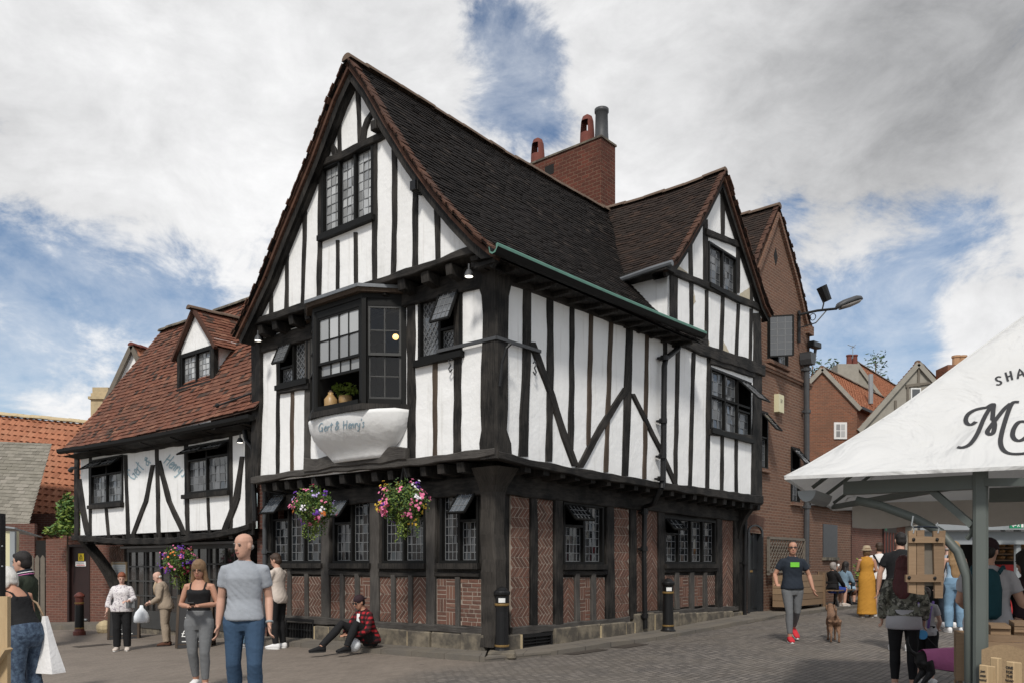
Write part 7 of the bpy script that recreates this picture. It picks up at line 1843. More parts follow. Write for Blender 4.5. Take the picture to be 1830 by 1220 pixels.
for k in range(4):
    m = MB(); z = at_depth(0, 966 + k * 11, 19.2).z; x0, x1 = at_depth(1775, 0, 19.2).x, at_depth(1850, 0, 19.2).x; m.abox(x0, x1, 19.2, 19.6, z - .03, z); m.build('shelf', 'crate_wood', FS)
def loaves():
    rr = random.Random(3)
    for k in range(4):
        z = at_depth(0, 966 + k * 11, 19.2).z; x = at_depth(1777, 0, 19.2).x
        while x < at_depth(1845, 0, 19.2).x:
            t = thing('bread_loaf', 'golden loaf on the shelves of the distant stall', 'bread', (x, 19.35, z), 0, 'loaves on the distant stall'); m = MB(); m.ball((0, 0, .05), .10, .12, .055, 8, 5); m.build('crust', 'bread', t, local=True, smooth=True); x += .23
loaves()
CT_ = thing('counter', 'red cloth covered counter of the distant bread stall', 'counter', at_depth(1815, 1030, 18.6)); m = MB(); x0, x1 = at_depth(1790, 0, 18.6).x, at_depth(1850, 0, 18.6).x; m.abox(x0, x1, 18.6, 19.1, gz(x0, 18.6), at_depth(0, 1008, 18.6).z); m.build('cloth', 'red_cloth', CT_)
EX = thing('exit_sign', 'green emergency exit sign with white arrow under the distant canopy', 'sign', at_depth(1817, 943, 17.6))
def epl(): p = at_depth(1805, 943, 17.6); return Pl(p.xy, (1, 0), (0, -1))
ep = epl(); sE, zE = ep.px(1830, 932); _, zE0 = ep.px(1830, 943)
m = MB(); m.pbox(ep, 0, sE, zE0, zE, -.03, 0); m.build('plate', 'sign_green', EX)
h = zE - zE0; m = MB(); y = lambda k: zE0 + h * k
m.bar(ep.P(.05, y(.5), .004), ep.P(.13, y(.5), .004), .02, .003, ep.n); m.bar(ep.P(.04, y(.5), .004), ep.P(.08, y(.8), .004), .018, .003, ep.n); m.bar(ep.P(.04, y(.5), .004), ep.P(.08, y(.2), .004), .018, .003, ep.n)
m.bar(ep.P(.17, y(.5), .004), ep.P(.2, y(.78), .004), .02, .003, ep.n); m.bar(ep.P(.17, y(.5), .004), ep.P(.155, y(.2), .004), .015, .003, ep.n); m.bar(ep.P(.175, y(.5), .004), ep.P(.2, y(.25), .004), .015, .003, ep.n); m.ball(ep.P(.205, y(.86), .004), .014, .003, .014, 8, 4); m.pbox(ep, .235, .28, y(.14), y(.86), .001, .005); m.build('symbol', 'sign_white', EX)
# ---- wooden hatch and post at the left edge
LS = thing('timber_stall_front', 'pale plywood stall front with dark upright at the left edge of the street', 'market stall', at_depth(5, 1220, 5.6))
g = gz(-3.4, 5.6)
m = MB(); a, b = at_depth(-60, 1065, 5.6), at_depth(13, 1065, 5.6); m.abox(a.x, b.x, 5.6, 5.64, g, a.z); m.build('ply_panel', 'pale_wood', LS)
m = MB(); m.bar(at_depth(-30, 1225, 5.58), at_depth(14, 1158, 5.58), .02, .09, (0, -1, 0)); m.build('batten', 'pale_wood', LS)
m = MB(); a, b = at_depth(0, 900, 5.7), at_depth(7, 900, 5.7); m.abox(a.x - .12, b.x, 5.66, 5.72, at_depth(0, 1066, 5.7).z, at_depth(0, 917, 5.7).z); m.build('upright', 'iron', LS)
m = MB(); 
for v in (975, 1011): m.ball(at_depth(4, v, 5.655), .006, .006, .006, 8, 4)
m.build('screw', 'steel_grey', LS)
# ================= people =================
def remesh_obj(m, vox, smooth_it=2, wrinkle=0.0, seed=0.0, wf=9.0):
    me = bpy.data.meshes.new('tmp'); me.from_pydata(m.v, [], m.f); me.update()
    o = bpy.data.objects.new('tmp', me); COL.objects.link(o)
    md = o.modifiers.new('r', 'REMESH'); md.mode = 'VOXEL'; md.voxel_size = vox; md.use_smooth_shade = True
    dg = bpy.context.evaluated_depsgraph_get(); r = bpy.data.meshes.new_from_object(o.evaluated_get(dg))
    bpy.data.objects.remove(o); bpy.data.meshes.remove(me)
    bm = bmesh.new(); bm.from_mesh(r)
    for _ in range(smooth_it): bmesh.ops.smooth_vert(bm, verts=bm.verts, factor=.5, use_axis_x=True, use_axis_y=True, use_axis_z=True)
    if wrinkle:
        bm.normal_update()
        for v in bm.verts:
            p = v.co
            sl = p.x * .8 + p.z
            k = .8 * noise.noise(V((p.x * wf * .7, p.y * wf * .7, p.z * wf * .5 + seed))) + .9 * abs(noise.noise(V((p.x * 5, p.y * 5, sl * 15 + seed)))) - .3
            v.co = p + v.normal * k * wrinkle
    bm.to_mesh(r); bm.free()
    r.polygons.foreach_set('use_smooth', [True] * len(r.polygons)); return r
def put(me, name, mat, par):
    me.name = name; me.materials.clear(); me.materials.append(MAT[mat]); o = bpy.data.objects.new(name, me); COL.objects.link(o); o.parent = par; return o

def person(label, pos, h=1.75, head=0.0, sex='m', lean=0.0, arms=None, legs=None, hy=0.0, hp=0.0, skin='skin', hair=('short', 'dark'), top=None, bottom=None, shoes='cloth_white', build=1.0, belly=0.0, sit=None, extra=None, vox=.012, group='people around the square', hair_extra=None, wide=1.0, twist=0.0):
    """front faces -Y before turning by head (degrees). Proportions are for 1.75 m then scaled"""
    t = thing('person', label, 'person', pos, R_(head), group)
    k = h / 1.75; f = sex == 'f'
    rnd = random.Random(int(pos[0] * 100 + pos[1] * 37))
    pz = .93 if sit is None else sit
    ca, sa = math.cos(R_(lean)), math.sin(R_(lean)); tw = R_(twist)
    def up(p):   # bend the upper body about the hips
        p = V(p); x = p.x * math.cos(tw) - p.y * math.sin(tw); yy = p.x * math.sin(tw) + p.y * math.cos(tw)
        y, z = yy, p.z - .95
        q = min(1, max(0, (p.z - .90) / .28)); q = q * q * (3 - 2 * q); c_, s_ = math.cos(R_(lean) * q), math.sin(R_(lean) * q)
        return V((x, y * c_ - z * s_, .95 + z * c_ + y * s_)) + V((0, 0, pz - .93))
    def upd(p): return up(p)
    S = .162 if f else .174
    b = build
    sh = [up((sx * S * (.96 + .04 * b), .01, 1.372)) for sx in (1, -1)]
    hipx = .095 * (.9 + .1 * b)
    hp_ = [V((sx * hipx, 0, pz - .02)) for sx in (1, -1)]
    ad = arms or {}
    A = []
    for i, sx in enumerate((1, -1)):
        d = ad.get('LR'[i])
        if d: e, w = [(up(q) if len(q) == 3 else V(q[:3])) for q in d[:2]]
        else: e, w = up((sx * (S + .045), .035, 1.11)), up((sx * (S + .05), -.04, .865))
        fd = V(d[2]).normalized() if d and len(d) > 2 else (w - e).normalized()
        A.append((sh[i], e, w, fd))
    ld = legs or {}
    LGS = []
    for i, sx in enumerate((1, -1)):
        d = ld.get('LR'[i])
        kn, an, fdir = (V((sx * .10, -.015, .5)), V((sx * .105, .03, .085)), V((sx * .12, -1, 0))) if not d else (V(d[0]), V(d[1]), V(d[2]) if len(d) > 2 else V((sx * .12, -1, 0)))
        LGS.append((hp_[i], kn, an, fdir.normalized()))
    # torso rings: z, half width, half depth, y
    if f: T = [(.80, .10, .08, .01), (.86, .155, .105, .015), (.93, .172, .115, .015), (1.02, .15, .10, .005), (1.10, .128, .088, 0), (1.20, .135, .098, -.008), (1.29, .146, .118, -.018), (1.35, .14, .10, -.005), (1.405, .104, .074, .005), (1.455, .062, .058, .008)]
    else: T = [(.80, .10, .08, .005), (.86, .15, .10, .01), (.93, .162, .11, .008), (1.02, .155, .105, 0), (1.10, .15, .10, 0), (1.20, .155, .108, -.003), (1.30, .165, .116, -.006), (1.36, .15, .104, 0), (1.41, .118, .082, .005), (1.46, .068, .062, .008)]
    T = [(z, rx * b * wide, ry * b + belly * math.exp(-((z - 1.08) / .14) ** 2), y - belly * .7 * math.exp(-((z - 1.08) / .14) ** 2)) for z, rx, ry, y in T]
    def ring(z, rx, ry, y, n=18, fn=None):
        return [(fn or up)((rx * math.copysign(abs(math.cos(a)) ** .85, math.cos(a)), y + ry * math.copysign(abs(math.sin(a)) ** .9, math.sin(a)), z)) for a in [2 * PI * q / n for q in range(n)]]
    def torso(m, z0, z1, add, addy=None, flare=0.0):
        rows = [r for r in T if z0 <= r[0] <= z1]
        def itp(z): 
            for r0, r1 in zip(T, T[1:]):
                if r0[0] <= z <= r1[0]: u = (z - r0[0]) / (r1[0] - r0[0]); return tuple(lerp(x, y, u) for x, y in zip(r0, r1))
            return T[0] if z < T[0][0] else T[-1]
        zs = [z0] + [r[0] for r in rows if r[0] > z0 + .01 and r[0] < z1 - .01] + [z1]
        out = []
        for z in zs:
            zz_, rx, ry, y = itp(z); fl = flare * max(0, (1.1 - z)) 
            out.append(ring(z, rx + add + fl, ry + (add if addy is None else addy) + fl, y))
        m.loft(out)
    def limb(m, pts, rs, n=12): m.tube(pts, rs, n)
    def arm(m, i, add, upto=2.0, cuff=0.0):
        s, e, w, fd = A[i]; B = .92 if f else 1.0; B *= (.75 + .25 * b)
        P = [lerp(up((0, .01, 1.392)), s, .62), s, lerp(s, e, .25), lerp(s, e, .6), e, lerp(e, w, .3), lerp(e, w, .7), w]
        Rr = [.048, .050, .047, .043, .038, .040, .033, .026]
        par = [-.2, 0, .25, .6, 1, 1.3, 1.7, 2]
        o, q = [], []
        for j, (p, r, c) in enumerate(zip(P, Rr, par)):
            if c <= upto + 1e-6: o.append(p); q.append(r * B + add + (cuff if c > 0 else 0))
        if upto < 2 and par[len(o) - 1] < upto:
            c0 = par[len(o) - 1]; j = len(o); u = (upto - c0) / (par[j] - c0); o.append(lerp(P[j - 1], P[j], u)); q.append(lerp(Rr[j - 1], Rr[j], u) * B + add + cuff)
        limb(m, o, q)
    def leg(m, i, add, upto=2.0, wide_=0.0):
        h_, kn, an, fd = LGS[i]; B = (1.05 if f else 1.0) * (.7 + .3 * b)
        P = [h_ + V((0, 0, .03)), h_ + (kn - h_) * .12, lerp(h_, kn, .4), lerp(h_, kn, .75), kn, lerp(kn, an, .3) + V((0, .012, 0)), lerp(kn, an, .7), an]
        Rr = [.085, .092, .08, .066, .056, .058, .044, .036]; par = [-.1, .12, .4, .75, 1, 1.3, 1.7, 2]
        o, q = [], []
        for p, r, c in zip(P, Rr, par):
            if c <= upto + 1e-6: o.append(p); q.append(r * B + add + (wide_ * max(0, c - .6)))
        if upto < 2 and par[len(o) - 1] < upto - 1e-6:
            c0 = par[len(o) - 1]; j = len(o); u = (upto - c0) / (par[j] - c0); o.append(lerp(P[j - 1], P[j], u)); q.append(lerp(Rr[j - 1], Rr[j], u) * B + add + wide_ * max(0, upto - .6))
        limb(m, o, q, 14)
    # ---- head frame
    hc = up((0, -.02, 1.598)); Mh = Matrix.Rotation(tw, 3, 'Z') @ Matrix.Rotation(R_(hy), 3, 'Z') @ Matrix.Rotation(R_(hp) + R_(lean) * .35, 3, 'X')
    def H(x, y, z): return hc + Mh @ V((x, y, z)) * .95
    # ---- the body, one continuous surface
    m = MB(); torso(m, .80, 1.46, 0)
    nk = up((0, .012, 1.43)); limb(m, [nk, lerp(nk, hc, .45) + V((0, .006, 0)), H(0, .02, -.03)], [.062 if not f else .052, .052 if not f else .044, .052])
    for i in range(2):
        arm(m, i, 0); leg(m, i, 0)
        s, e, w, fd = A[i]
        # hand: palm, four fingers and a thumb
        x = fd.cross(V((0, 0, 1))); x = x.normalized() if x.length > .2 else V((1, 0, 0)); 
        sx = (1, -1)[i]
        side = V((0, -1, 0)) - fd * fd.dot(V((0, -1, 0))); side = side.normalized() if side.length > .2 else x
        nrm = fd.cross(side).normalized() * (-sx)       # towards the body: the palm faces it
        pc = w + fd * .05
        m.loft([[w + fd * d + side * (ww * math.cos(a)) + nrm * (th * math.sin(a)) for a in [2 * PI * q / 10 for q in range(10)]] for d, ww, th in ((-.01, .024, .02), (.025, .036, .018), (.065, .041, .016), (.088, .038, .012))])
        for q, (o_, l_) in enumerate(((.030, .062), (.011, .072), (-.009, .068), (-.028, .052))):
            p0 = w + fd * .08 + side * o_; p1 = p0 + fd * l_ * .45 + nrm * .006; p2 = p1 + fd * l_ * .3 + nrm * .016; p3 = p2 + fd * l_ * .18 + nrm * .018
            m.tube([p0, p1, p2, p3], [.0095, .009, .0085, .007], 6)
        p0 = w + fd * .025 + side * .03; m.tube([p0, p0 + side * .026 + fd * .022 + nrm * .01, p0 + side * .032 + fd * .05 + nrm * .018], [.012, .0105, .008], 6)
        h_, kn, an, ff = LGS[i]
        g = V((an.x, an.y, an.z - .085)); u = V((0, 0, 1)); sd_ = ff.cross(u).normalized()
        m.loft([[g + ff * d + sd_ * (w_ * math.cos(a)) + u * (zc + zr * math.sin(a)) for a in [2 * PI * q / 10 for q in range(10)]] for d, w_, zc, zr in ((-.07, .02, .04, .03), (-.05, .032, .045, .042), (0, .036, .05, .045), (.07, .042, .04, .032), (.14, .044, .025, .02), (.18, .03, .02, .014))])
    sk = [(-.118, .022, .026, -.040), (-.105, .042, .044, -.036), (-.08, .055, .062, -.026), (-.045, .066, .08, -.012), (0, .073, .093, 0), (.05, .075, .097, .004), (.085, .064, .085, .007), (.108, .042, .058, .009), (.12, .014, .02, .01)]
    m.loft([[H(rx * math.cos(a), y + ry * math.sin(a), z) for a in [2 * PI * q / 18 for q in range(18)]] for z, rx, ry, y in sk])
    m.loft([[H(w_ * math.cos(a), y + .014 * math.sin(a), z) for a in [2 * PI * q / 8 for q in range(8)]] for z, w_, y in ((.022, .007, -.086), (-.008, .011, -.096), (-.026, .016, -.102), (-.037, .013, -.092))])
    for sx in (1, -1): m.ball(H(sx * .076, .008, -.005), .012, .022, .033, 8, 6, M=Mh)
    m.ball(H(0, -.075, -.062), .026, .018, .014, 8, 5, M=Mh)
    vx = vox * .62
    put(remesh_obj(m, vx, 2), 'body', skin, t)
    def small(name, mat, lst):
        m = MB()
        for c, r in lst: m.ball(H(*c), *r, 8, 5, M=Mh)
        m.build(name, mat, t, local=True, smooth=True)
    for sx in (1, -1):
        small('eye', 'eye', [((sx * .031, -.0835, .008), (.013, .008, .0065))]); 
        if hair[1] != 'none': small('eyebrow', 'hair_' + hair[1], [((sx * .032, -.0875, .027), (.02, .008, .005))])
    small('mouth', 'lip', [((0, -.0905, -.062), (.024, .008, .007))])
    # ---- hair
    m = MB(); hs, hcol = hair
    def HB(c, r, M=Mh): m.ball(H(*c), *r, 14, 9, M=M)
    if hs in ('short', 'bald', 'long', 'bob', 'tail', 'bun', 'crop'):
        if hs == 'bald':
            HB((0, .052, -.014), (.069, .050, .038))
        else:
            e = {'crop': 0, 'short': .004, 'bob': .012, 'long': .017, 'tail': .006, 'bun': .006}[hs]
            HB((0, .018, .035), (.078 + e, .094 + e, .094 + e)); HB((0, .045, -.01), (.074 + e, .068 + e, .08 + e))
            if hs in ('short',): HB((0, -.045, .092), (.055, .05, .034)); HB((0, .02, .05), (.085, .098, .095))
            if hs in ('bob', 'long', 'tail', 'bun'): HB((0, -.035, .085), (.062, .055, .04))
            if hs == 'bob':
                for sx in (1, -1): HB((sx * .062, .015, -.045), (.028, .06, .085))
                HB((0, .06, -.05), (.07, .04, .07))
            if hs == 'long':
                for sx in (1, -1): m.tube([H(sx * .062, .0, .03), H(sx * .078, .01, -.06), hc + V((sx * .085, .045, -.2)) if True else 0, hc + Mh @ V((sx * .07, .08, -.38))], [.035, .034, .04, .02], 8)
                m.loft([[H(0, .07, .02) + (Mh @ V((w_ * math.cos(a), y + d_ * math.sin(a), z))) for a in [2 * PI * q / 12 for q in range(12)]] for z, w_, d_, y in ((.03, .078, .03, 0), (-.06, .072, .035, .005), (-.14, .10, .04, .01), (-.24, .125, .042, .03), (-.33, .12, .036, .045), (-.40, .085, .026, .05), (-.45, .04, .012, .05))])
            if hs == 'tail': m.tube([H(0, .1, .05), H(0, .14, .02), H(0, .14, -.1), H(0, .12, -.2)], [.03, .038, .032, .012], 8)
            if hs == 'bun': HB((0, .12, .07), (.045, .045, .045))
    if hair_extra: hair_extra(m, H)
    if m.f: put(remesh_obj(m, .010, 1, .003, rnd.random() * 9, 40), 'hair', 'hair_' + hcol if hcol != 'none' else 'hair_grey', t)
    # ---- clothes
    if top:
        m = MB(); kind, mat = top[0], top[1]; hem = top[2] if len(top) > 2 else .90; add = {'tee': .014, 'tank': .010, 'shirt': .02, 'jacket': .030, 'dress': .014}[kind]
        if kind == 'tank':
            torso(m, hem, 1.335, add)
            for sx in (1, -1): m.tube([up((sx * .085, -.115 if f else -.11, 1.30)), up((sx * .095, -.06, 1.40)), up((sx * .095, .015, 1.437)), up((sx * .09, .085, 1.38)), up((sx * .08, .105, 1.30))], .016, 8)
        else:
            if kind == 'dress': hem = 1.06
            torso(m, hem, 1.455, add, flare=0 if kind == 'dress' else (.16 if kind in ('jacket', 'shirt') else .15))
            limb(m, [up((0, .012, 1.42)), up((0, .008, 1.47))], [.085, .068 if kind != 'jacket' else .075])
            if kind != 'dress' or len(top) > 3:
                up_to = {'tee': .62, 'shirt': 1.95, 'jacket': 1.95, 'dress': 0}[kind]
                if len(top) > 3: up_to = top[3]
                for i in range(2): arm(m, i, add * .8, up_to, .008 if kind == 'tee' else .006)
            else:
                for sx in (1, -1): m.tube([up((sx * .10, -.08, 1.33)), up((sx * .115, .01, 1.45)), up((sx * .10, .08, 1.33))], .022, 8)
        nm = {'tee': 't_shirt', 'tank': 'vest_top', 'shirt': 'shirt', 'jacket': 'jacket', 'dress': 'dress'}[kind]
        if kind == 'dress':
            m.loft([[V((rx * math.cos(a), y + ry * math.sin(a), z)) for a in [2 * PI * q / 20 for q in range(20)]] for z, rx, ry, y in ((.07, .235, .2, .01), (.4, .21, .165, .01), (.7, .198, .148, .012), (.93, .196, .136, .012), (1.06, .172, .118, .004), (1.12, .15, .10, 0))])
        put(remesh_obj(m, vox * .9, 9, .010 if kind != 'tank' else .003, rnd.random() * 9), nm, mat, t)
    if bottom:
        m = MB(); kind, mat = bottom[0], bottom[1]
        hz = bottom[2] if len(bottom) > 2 else 1.04
        B_ = up
        rows = [(.80, .11, .095, .01), (.86, .16, .115, .012), (.93, (.178 if f else .168), .12, .012), (1.0, (.165 if f else .165), .115, .005), (hz, (.155 if f else .162), .11, 0)]
        add = {'jeans': .012, 'trousers': .02, 'leggings': .006, 'shorts': .03}[kind]
        m.loft([ring(z, rx * b * wide + add * .5, ry * b + add * .5 + belly * .3, y) for z, rx, ry, y in rows])
        for i in range(2): leg(m, i, add, {'shorts': .85}.get(kind, 1.97 if kind != 'leggings' else 1.85), {'trousers': .012, 'jeans': .006, 'leggings': 0, 'shorts': .02}[kind])
        put(remesh_obj(m, vox * .9, 2, {'leggings': .002}.get(kind, .006), rnd.random() * 9, 9), {'jeans': 'jeans', 'trousers': 'trousers', 'leggings': 'leggings', 'shorts': 'shorts'}[kind], mat, t)
    if shoes:
        for i in range(2):
            h_, kn, an, ff = LGS[i]; g = V((an.x, an.y, an.z - .085)); u = V((0, 0, 1)); sd_ = ff.cross(u).normalized()
            def R2(lst): return [[g + ff * d + sd_ * (w_ * math.copysign(abs(math.cos(a)) ** .8, math.cos(a))) + u * (zc + zr * math.copysign(abs(math.sin(a)) ** .8, math.sin(a))) for a in [2 * PI * q / 14 for q in range(14)]] for d, w_, zc, zr in lst]
            m = MB(); m.loft(R2(((-.085, .02, .045, .035), (-.07, .037, .05, .05), (-.02, .044, .055, .055), (.03, .046, .055, .05), (.09, .05, .045, .038), (.16, .05, .035, .028), (.2, .035, .03, .02))))
            sh_ = m.build('shoe', shoes, t, local=True, smooth=True)
            m = MB(); m.loft([[p0 for p0 in [g + ff * (.06 + .145 * math.cos(a)) + sd_ * (.052 * math.copysign(abs(math.sin(a)) ** .7, math.sin(a))) + u * z for a in [2 * PI * q / 16 for q in range(16)]]] for z in (.0, .022)]); m.build('sole', 'sole_white' if shoes != 'cloth_brownleather' and shoes != 'cloth_black' else 'rubber', sh_, local=True)
    if extra: extra(t, up, A, LGS, H, hc, Mh)
    t.scale = (k, k, k)
    return t
def ground_at(u, Y):
    X = (u - CX) / F * Y; return V((X, Y, gz(X, Y)))
def face_dir(dx, dy): return math.degrees(math.atan2(dx, -dy))
def phone(par, p, d=(0, -1, .4)):
    m = MB(); m.box(p, (.036, 0, 0), V(d).normalized() * .07, V(d).normalized().cross(V((1, 0, 0))) * .005); m.build('phone', 'rubber', par, local=True)
def add(t, name, mat, fn, smooth=True):
    m = MB(); fn(m); return m.build(name, mat, t, local=True, smooth=smooth)
def held(name, label, cat, mat, fn, parent_t, smooth=True, part='bag'):
    """a thing carried by somebody: top-level, placed in that person's frame"""
    q = thing(name, label, cat, parent_t.location, parent_t.rotation_euler.z); q.scale = parent_t.scale
    m = MB(); fn(m); m.build(part, mat, q, local=True, smooth=smooth); return q

# couple walking towards us
def watch(t, up, A, *r): add(t, 'wristwatch', 'steel_grey', lambda m: m.tube([lerp(A[0][1], A[0][2], .90), lerp(A[0][1], A[0][2], .97)], .036, 10))
man = person('bald man in light grey t-shirt and blue jeans striding forward', ground_at(437, 8.4), 1.88, face_dir(.15, -1), 'm', lean=2, hy=-38, hp=4, hair=('bald', 'grey'), skin='skin',
       arms={'L': ((.215, .05, 1.11), (.235, -.06, .87)), 'R': ((-.215, .04, 1.11), (-.235, .0, .855))}, legs={'L': ((.10, -.08, .5), (.105, .02, .085)), 'R': ((-.10, .0, .5), (-.10, .14, .11))}, top=('tee', 'cloth_grey', .90), bottom=('jeans', 'cloth_jeans'), shoes='cloth_brownleather', build=.95, extra=watch, vox=.009)
def w6(t, up, A, L, H, hc, Mh):
    phone(t, up((.0, -.30, 1.15)))
    add(t, 'glasses', 'rubber', lambda m: [m.tube([H(sx * .031 + .024 * math.cos(a), -.098, .006 + .018 * math.sin(a)) for a in [q * PI / 6 for q in range(13)]], .003, 5) for sx in (1, -1)])
person('woman in black vest top and grey leggings looking at her phone', ground_at(356, 10.3), 1.63, face_dir(.08, -1), 'f', hp=12, hair=('long', 'fair'), skin='skin_tan',
       arms={'L': ((.235, .0, 1.14), (.06, -.24, 1.13), (-.6, -.4, .1)), 'R': ((-.235, .0, 1.13), (-.05, -.25, 1.12), (.7, -.3, .2))}, legs={'L': ((.085, -.06, .5), (.08, -.0, .085)), 'R': ((-.085, .0, .5), (-.075, .13, .12))}, top=('tank', 'cloth_black', 1.0), bottom=('leggings', 'cloth_midgrey', 1.06), extra=w6, vox=.010)
# old couple
def blouse_bag(t, up, A, L, H, hc, Mh):
    add(t, 'handbag', 'cloth_midgrey', lambda m: (m.box(up((.20, -.12, 1.02)), (.09, 0, 0), (0, .04, 0), (0, 0, .07)), m.tube([up((.2, -.12, 1.08)), up((.1, -.1, 1.3)), up((-.05, 0, 1.48))], .012, 6)), False)
person('ginger haired older woman in patterned white blouse and black trousers', on_ground(218, 1162), 1.58, face_dir(.25, -1), 'f', hy=10, hp=22, hair=('short', 'ginger'), skin='skin_pale', arms={'L': ((.26, -.04, 1.14), (.16, -.26, 1.10), (-.5, -.8, 0)), 'R': ((-.27, .02, 1.13), (-.30, -.03, .88))}, top=('shirt', 'cloth_blouse', .86, 1.7), bottom=('trousers', 'cloth_black'), shoes='cloth_cream', build=1.12, belly=.03, extra=blouse_bag)
om = person('stooped old man in beige jacket and trousers', on_ground(296, 1153), 1.60, face_dir(-1, -.25), 'm', lean=14, hp=14, hair=('bald', 'white'), skin='skin_pale', arms={'L': ((.23, -.08, 1.12), (.12, -.28, 1.0), (-.2, -1, -.2)), 'R': ((-.23, -.1, 1.12), (-.12, -.3, 1.02), (.1, -1, -.2))}, top=('jacket', 'cloth_beige', .84), bottom=('trousers', 'cloth_beige'), shoes='cloth_brownleather', build=1.06, belly=.02,
       extra=lambda t, up, A, L, H, hc, Mh: add(t, 'scarf', 'cloth_straw', lambda m: m.tube([up((.0, -.075, 1.49)), up((.04, -.13, 1.38)), up((.04, -.155, 1.22))], [.03, .035, .03], 8)))
def bagf(m):
    a = V((-.06, -.52, .93))
    m.loft([[a + V((w * math.cos(q), d * math.sin(q), z)) for q in [2 * PI * i / 16 for i in range(16)]] for z, w, d in ((-.40, .10, .13), (-.38, .12, .17), (-.26, .11, .17), (-.16, .08, .13), (-.06, .03, .045), (0, .02, .03))])
    for i, v in enumerate(m.v): n_ = noise.noise(V(v) * 14) * .016; m.v[i] = (v[0] + n_, v[1] + n_, v[2])
held('carrier_bag', 'white plastic carrier bag held by the stooped old man', 'bag', 'cloth_bag', bagf, om)
# young man leaning by the wall
person('young man in cream t-shirt and black jeans with white trainers', on_ground(497, 1158), 1.80, face_dir(-.9, .35), 'm', lean=3, hy=8, hp=14, hair=('short', 'brown'), skin='skin', arms={'L': ((.22, -.08, 1.14), (.08, -.28, 1.18), (-.3, -.8, .2)), 'R': ((-.23, -.06, 1.13), (-.08, -.3, 1.16), (.3, -.8, .2))}, top=('tee', 'cloth_cream', .82), bottom=('jeans', 'cloth_black'), shoes='cloth_white', build=.95, extra=lambda t, up, A, L, H, hc, Mh: phone(t, up((0, -.36, 1.2))))
# someone half hidden behind the couple
person('person in pale jeans and white trainers half hidden behind the bald man', on_ground(440, 1158), 1.62, face_dir(-.3, -1), 'f', hair=('bob', 'brown'), top=('tee', 'cloth_black', .88), bottom=('jeans', 'cloth_pale_jeans'), vox=.014)
# man sitting on the kerb
def sit_man(t, up, A, L, H, hc, Mh):
    add(t, 'sunglasses', 'rubber', lambda m: (m.box(H(.032, -.094, .008), Mh @ V((.026, 0, 0)), Mh @ V((0, .006, 0)), Mh @ V((0, 0, .017))), m.box(H(-.032, -.094, .008), Mh @ V((.026, 0, 0)), Mh @ V((0, .006, 0)), Mh @ V((0, 0, .017))), m.tube([H(-.08, 0, .012), H(-.06, -.09, .014), H(.06, -.09, .014), H(.08, 0, .012)], .004, 5)), False)
    add(t, 'cap', 'cloth_plum', lambda m: (m.ball(H(0, .015, .05), .088, .105, .085, 14, 8, M=Mh), m.ball(H(0, .12, .03), .06, .06, .012, 12, 5, M=Mh)))
    phone(t, up((-.12, -.40, 1.13)))
    add(t, 't_shirt', 'cloth_white', lambda m: m.loft([[up((w * math.cos(a), y + .02 * math.sin(a), z)) for a in [2 * PI * q / 10 for q in range(10)]] for z, w, y in ((1.12, .045, -.135), (1.28, .05, -.14), (1.42, .045, -.085))]))
sp = on_ground(648, 1170); sp = V((sp.x, sp.y + .15, gz(sp.x, sp.y) + .02))
ps = person('man in red checked shirt and dark cap sitting on the kerb with a phone', on_ground(660, 1166) + V((0, .05, .06)), 1.76, face_dir(-.72, -.7), 'm', lean=18, hp=12, hair=('crop', 'dark'), skin='skin_tan', sit=.18, arms={'L': ((.26, -.16, 1.16), (.05, -.38, 1.10), (-.7, -.5, .2)), 'R': ((-.25, -.2, 1.17), (-.16, -.40, 1.10), (.6, -.6, .2))},
       legs={'L': ((.17, -.40, .47), (.13, -.55, .085)), 'R': ((-.16, -.46, .45), (-.16, -.86, .085), (-.2, -1, 0))}, top=('shirt', 'cloth_plaid', .86, 1.8), bottom=('jeans', 'cloth_black', .98), shoes='cloth_black', extra=sit_man, vox=.011)
held('carrier_bag', 'small white carrier bag on the ground between the seated man\'s legs', 'bag', 'cloth_bag', lambda m: m.ball((.02, -.34, .10), .13, .12, .12, 12, 7), ps)
# pair at the left edge
def tankw(t, up, A, L, H, hc, Mh): add(t, 'bag_strap', 'cloth_tan', lambda m: m.tube([up((-.15, -.06, 1.42)), up((-.17, .09, 1.25)), up((-.20, .10, 1.0))], .012, 6))
wl = person('woman with white hair in black vest top and mottled jeans bending over the stall', ground_at(47, 8.6), 1.66, face_dir(-1, .35), 'f', lean=24, hp=26, hair=('bob', 'white'), skin='skin_tan', arms={'L': ((.23, -.14, 1.14), (.20, -.40, 1.02), (0, -1, .1)), 'R': ((-.24, -.13, 1.13), (-.16, -.40, 1.02), (0, -1, .1))}, top=('tank', 'cloth_black', .96), bottom=('jeans', 'cloth_acid'), shoes='cloth_white', build=1.08, extra=tankw, vox=.010)
def tote(m):
    m.loft([[V((-.16 + x * w, .10 + d * y + (1 - z) * .10, z)) for x, y in ((1, 1), (-1, 1), (-1, -1), (1, -1))] for z, w, d in ((.50, .09, .14), (.54, .085, .135), (.8, .05, .08), (1.12, .02, .02))])
held('tote_bag', 'flared white tote bag hanging behind the white haired woman', 'bag', 'cloth_white', tote, wl, False)
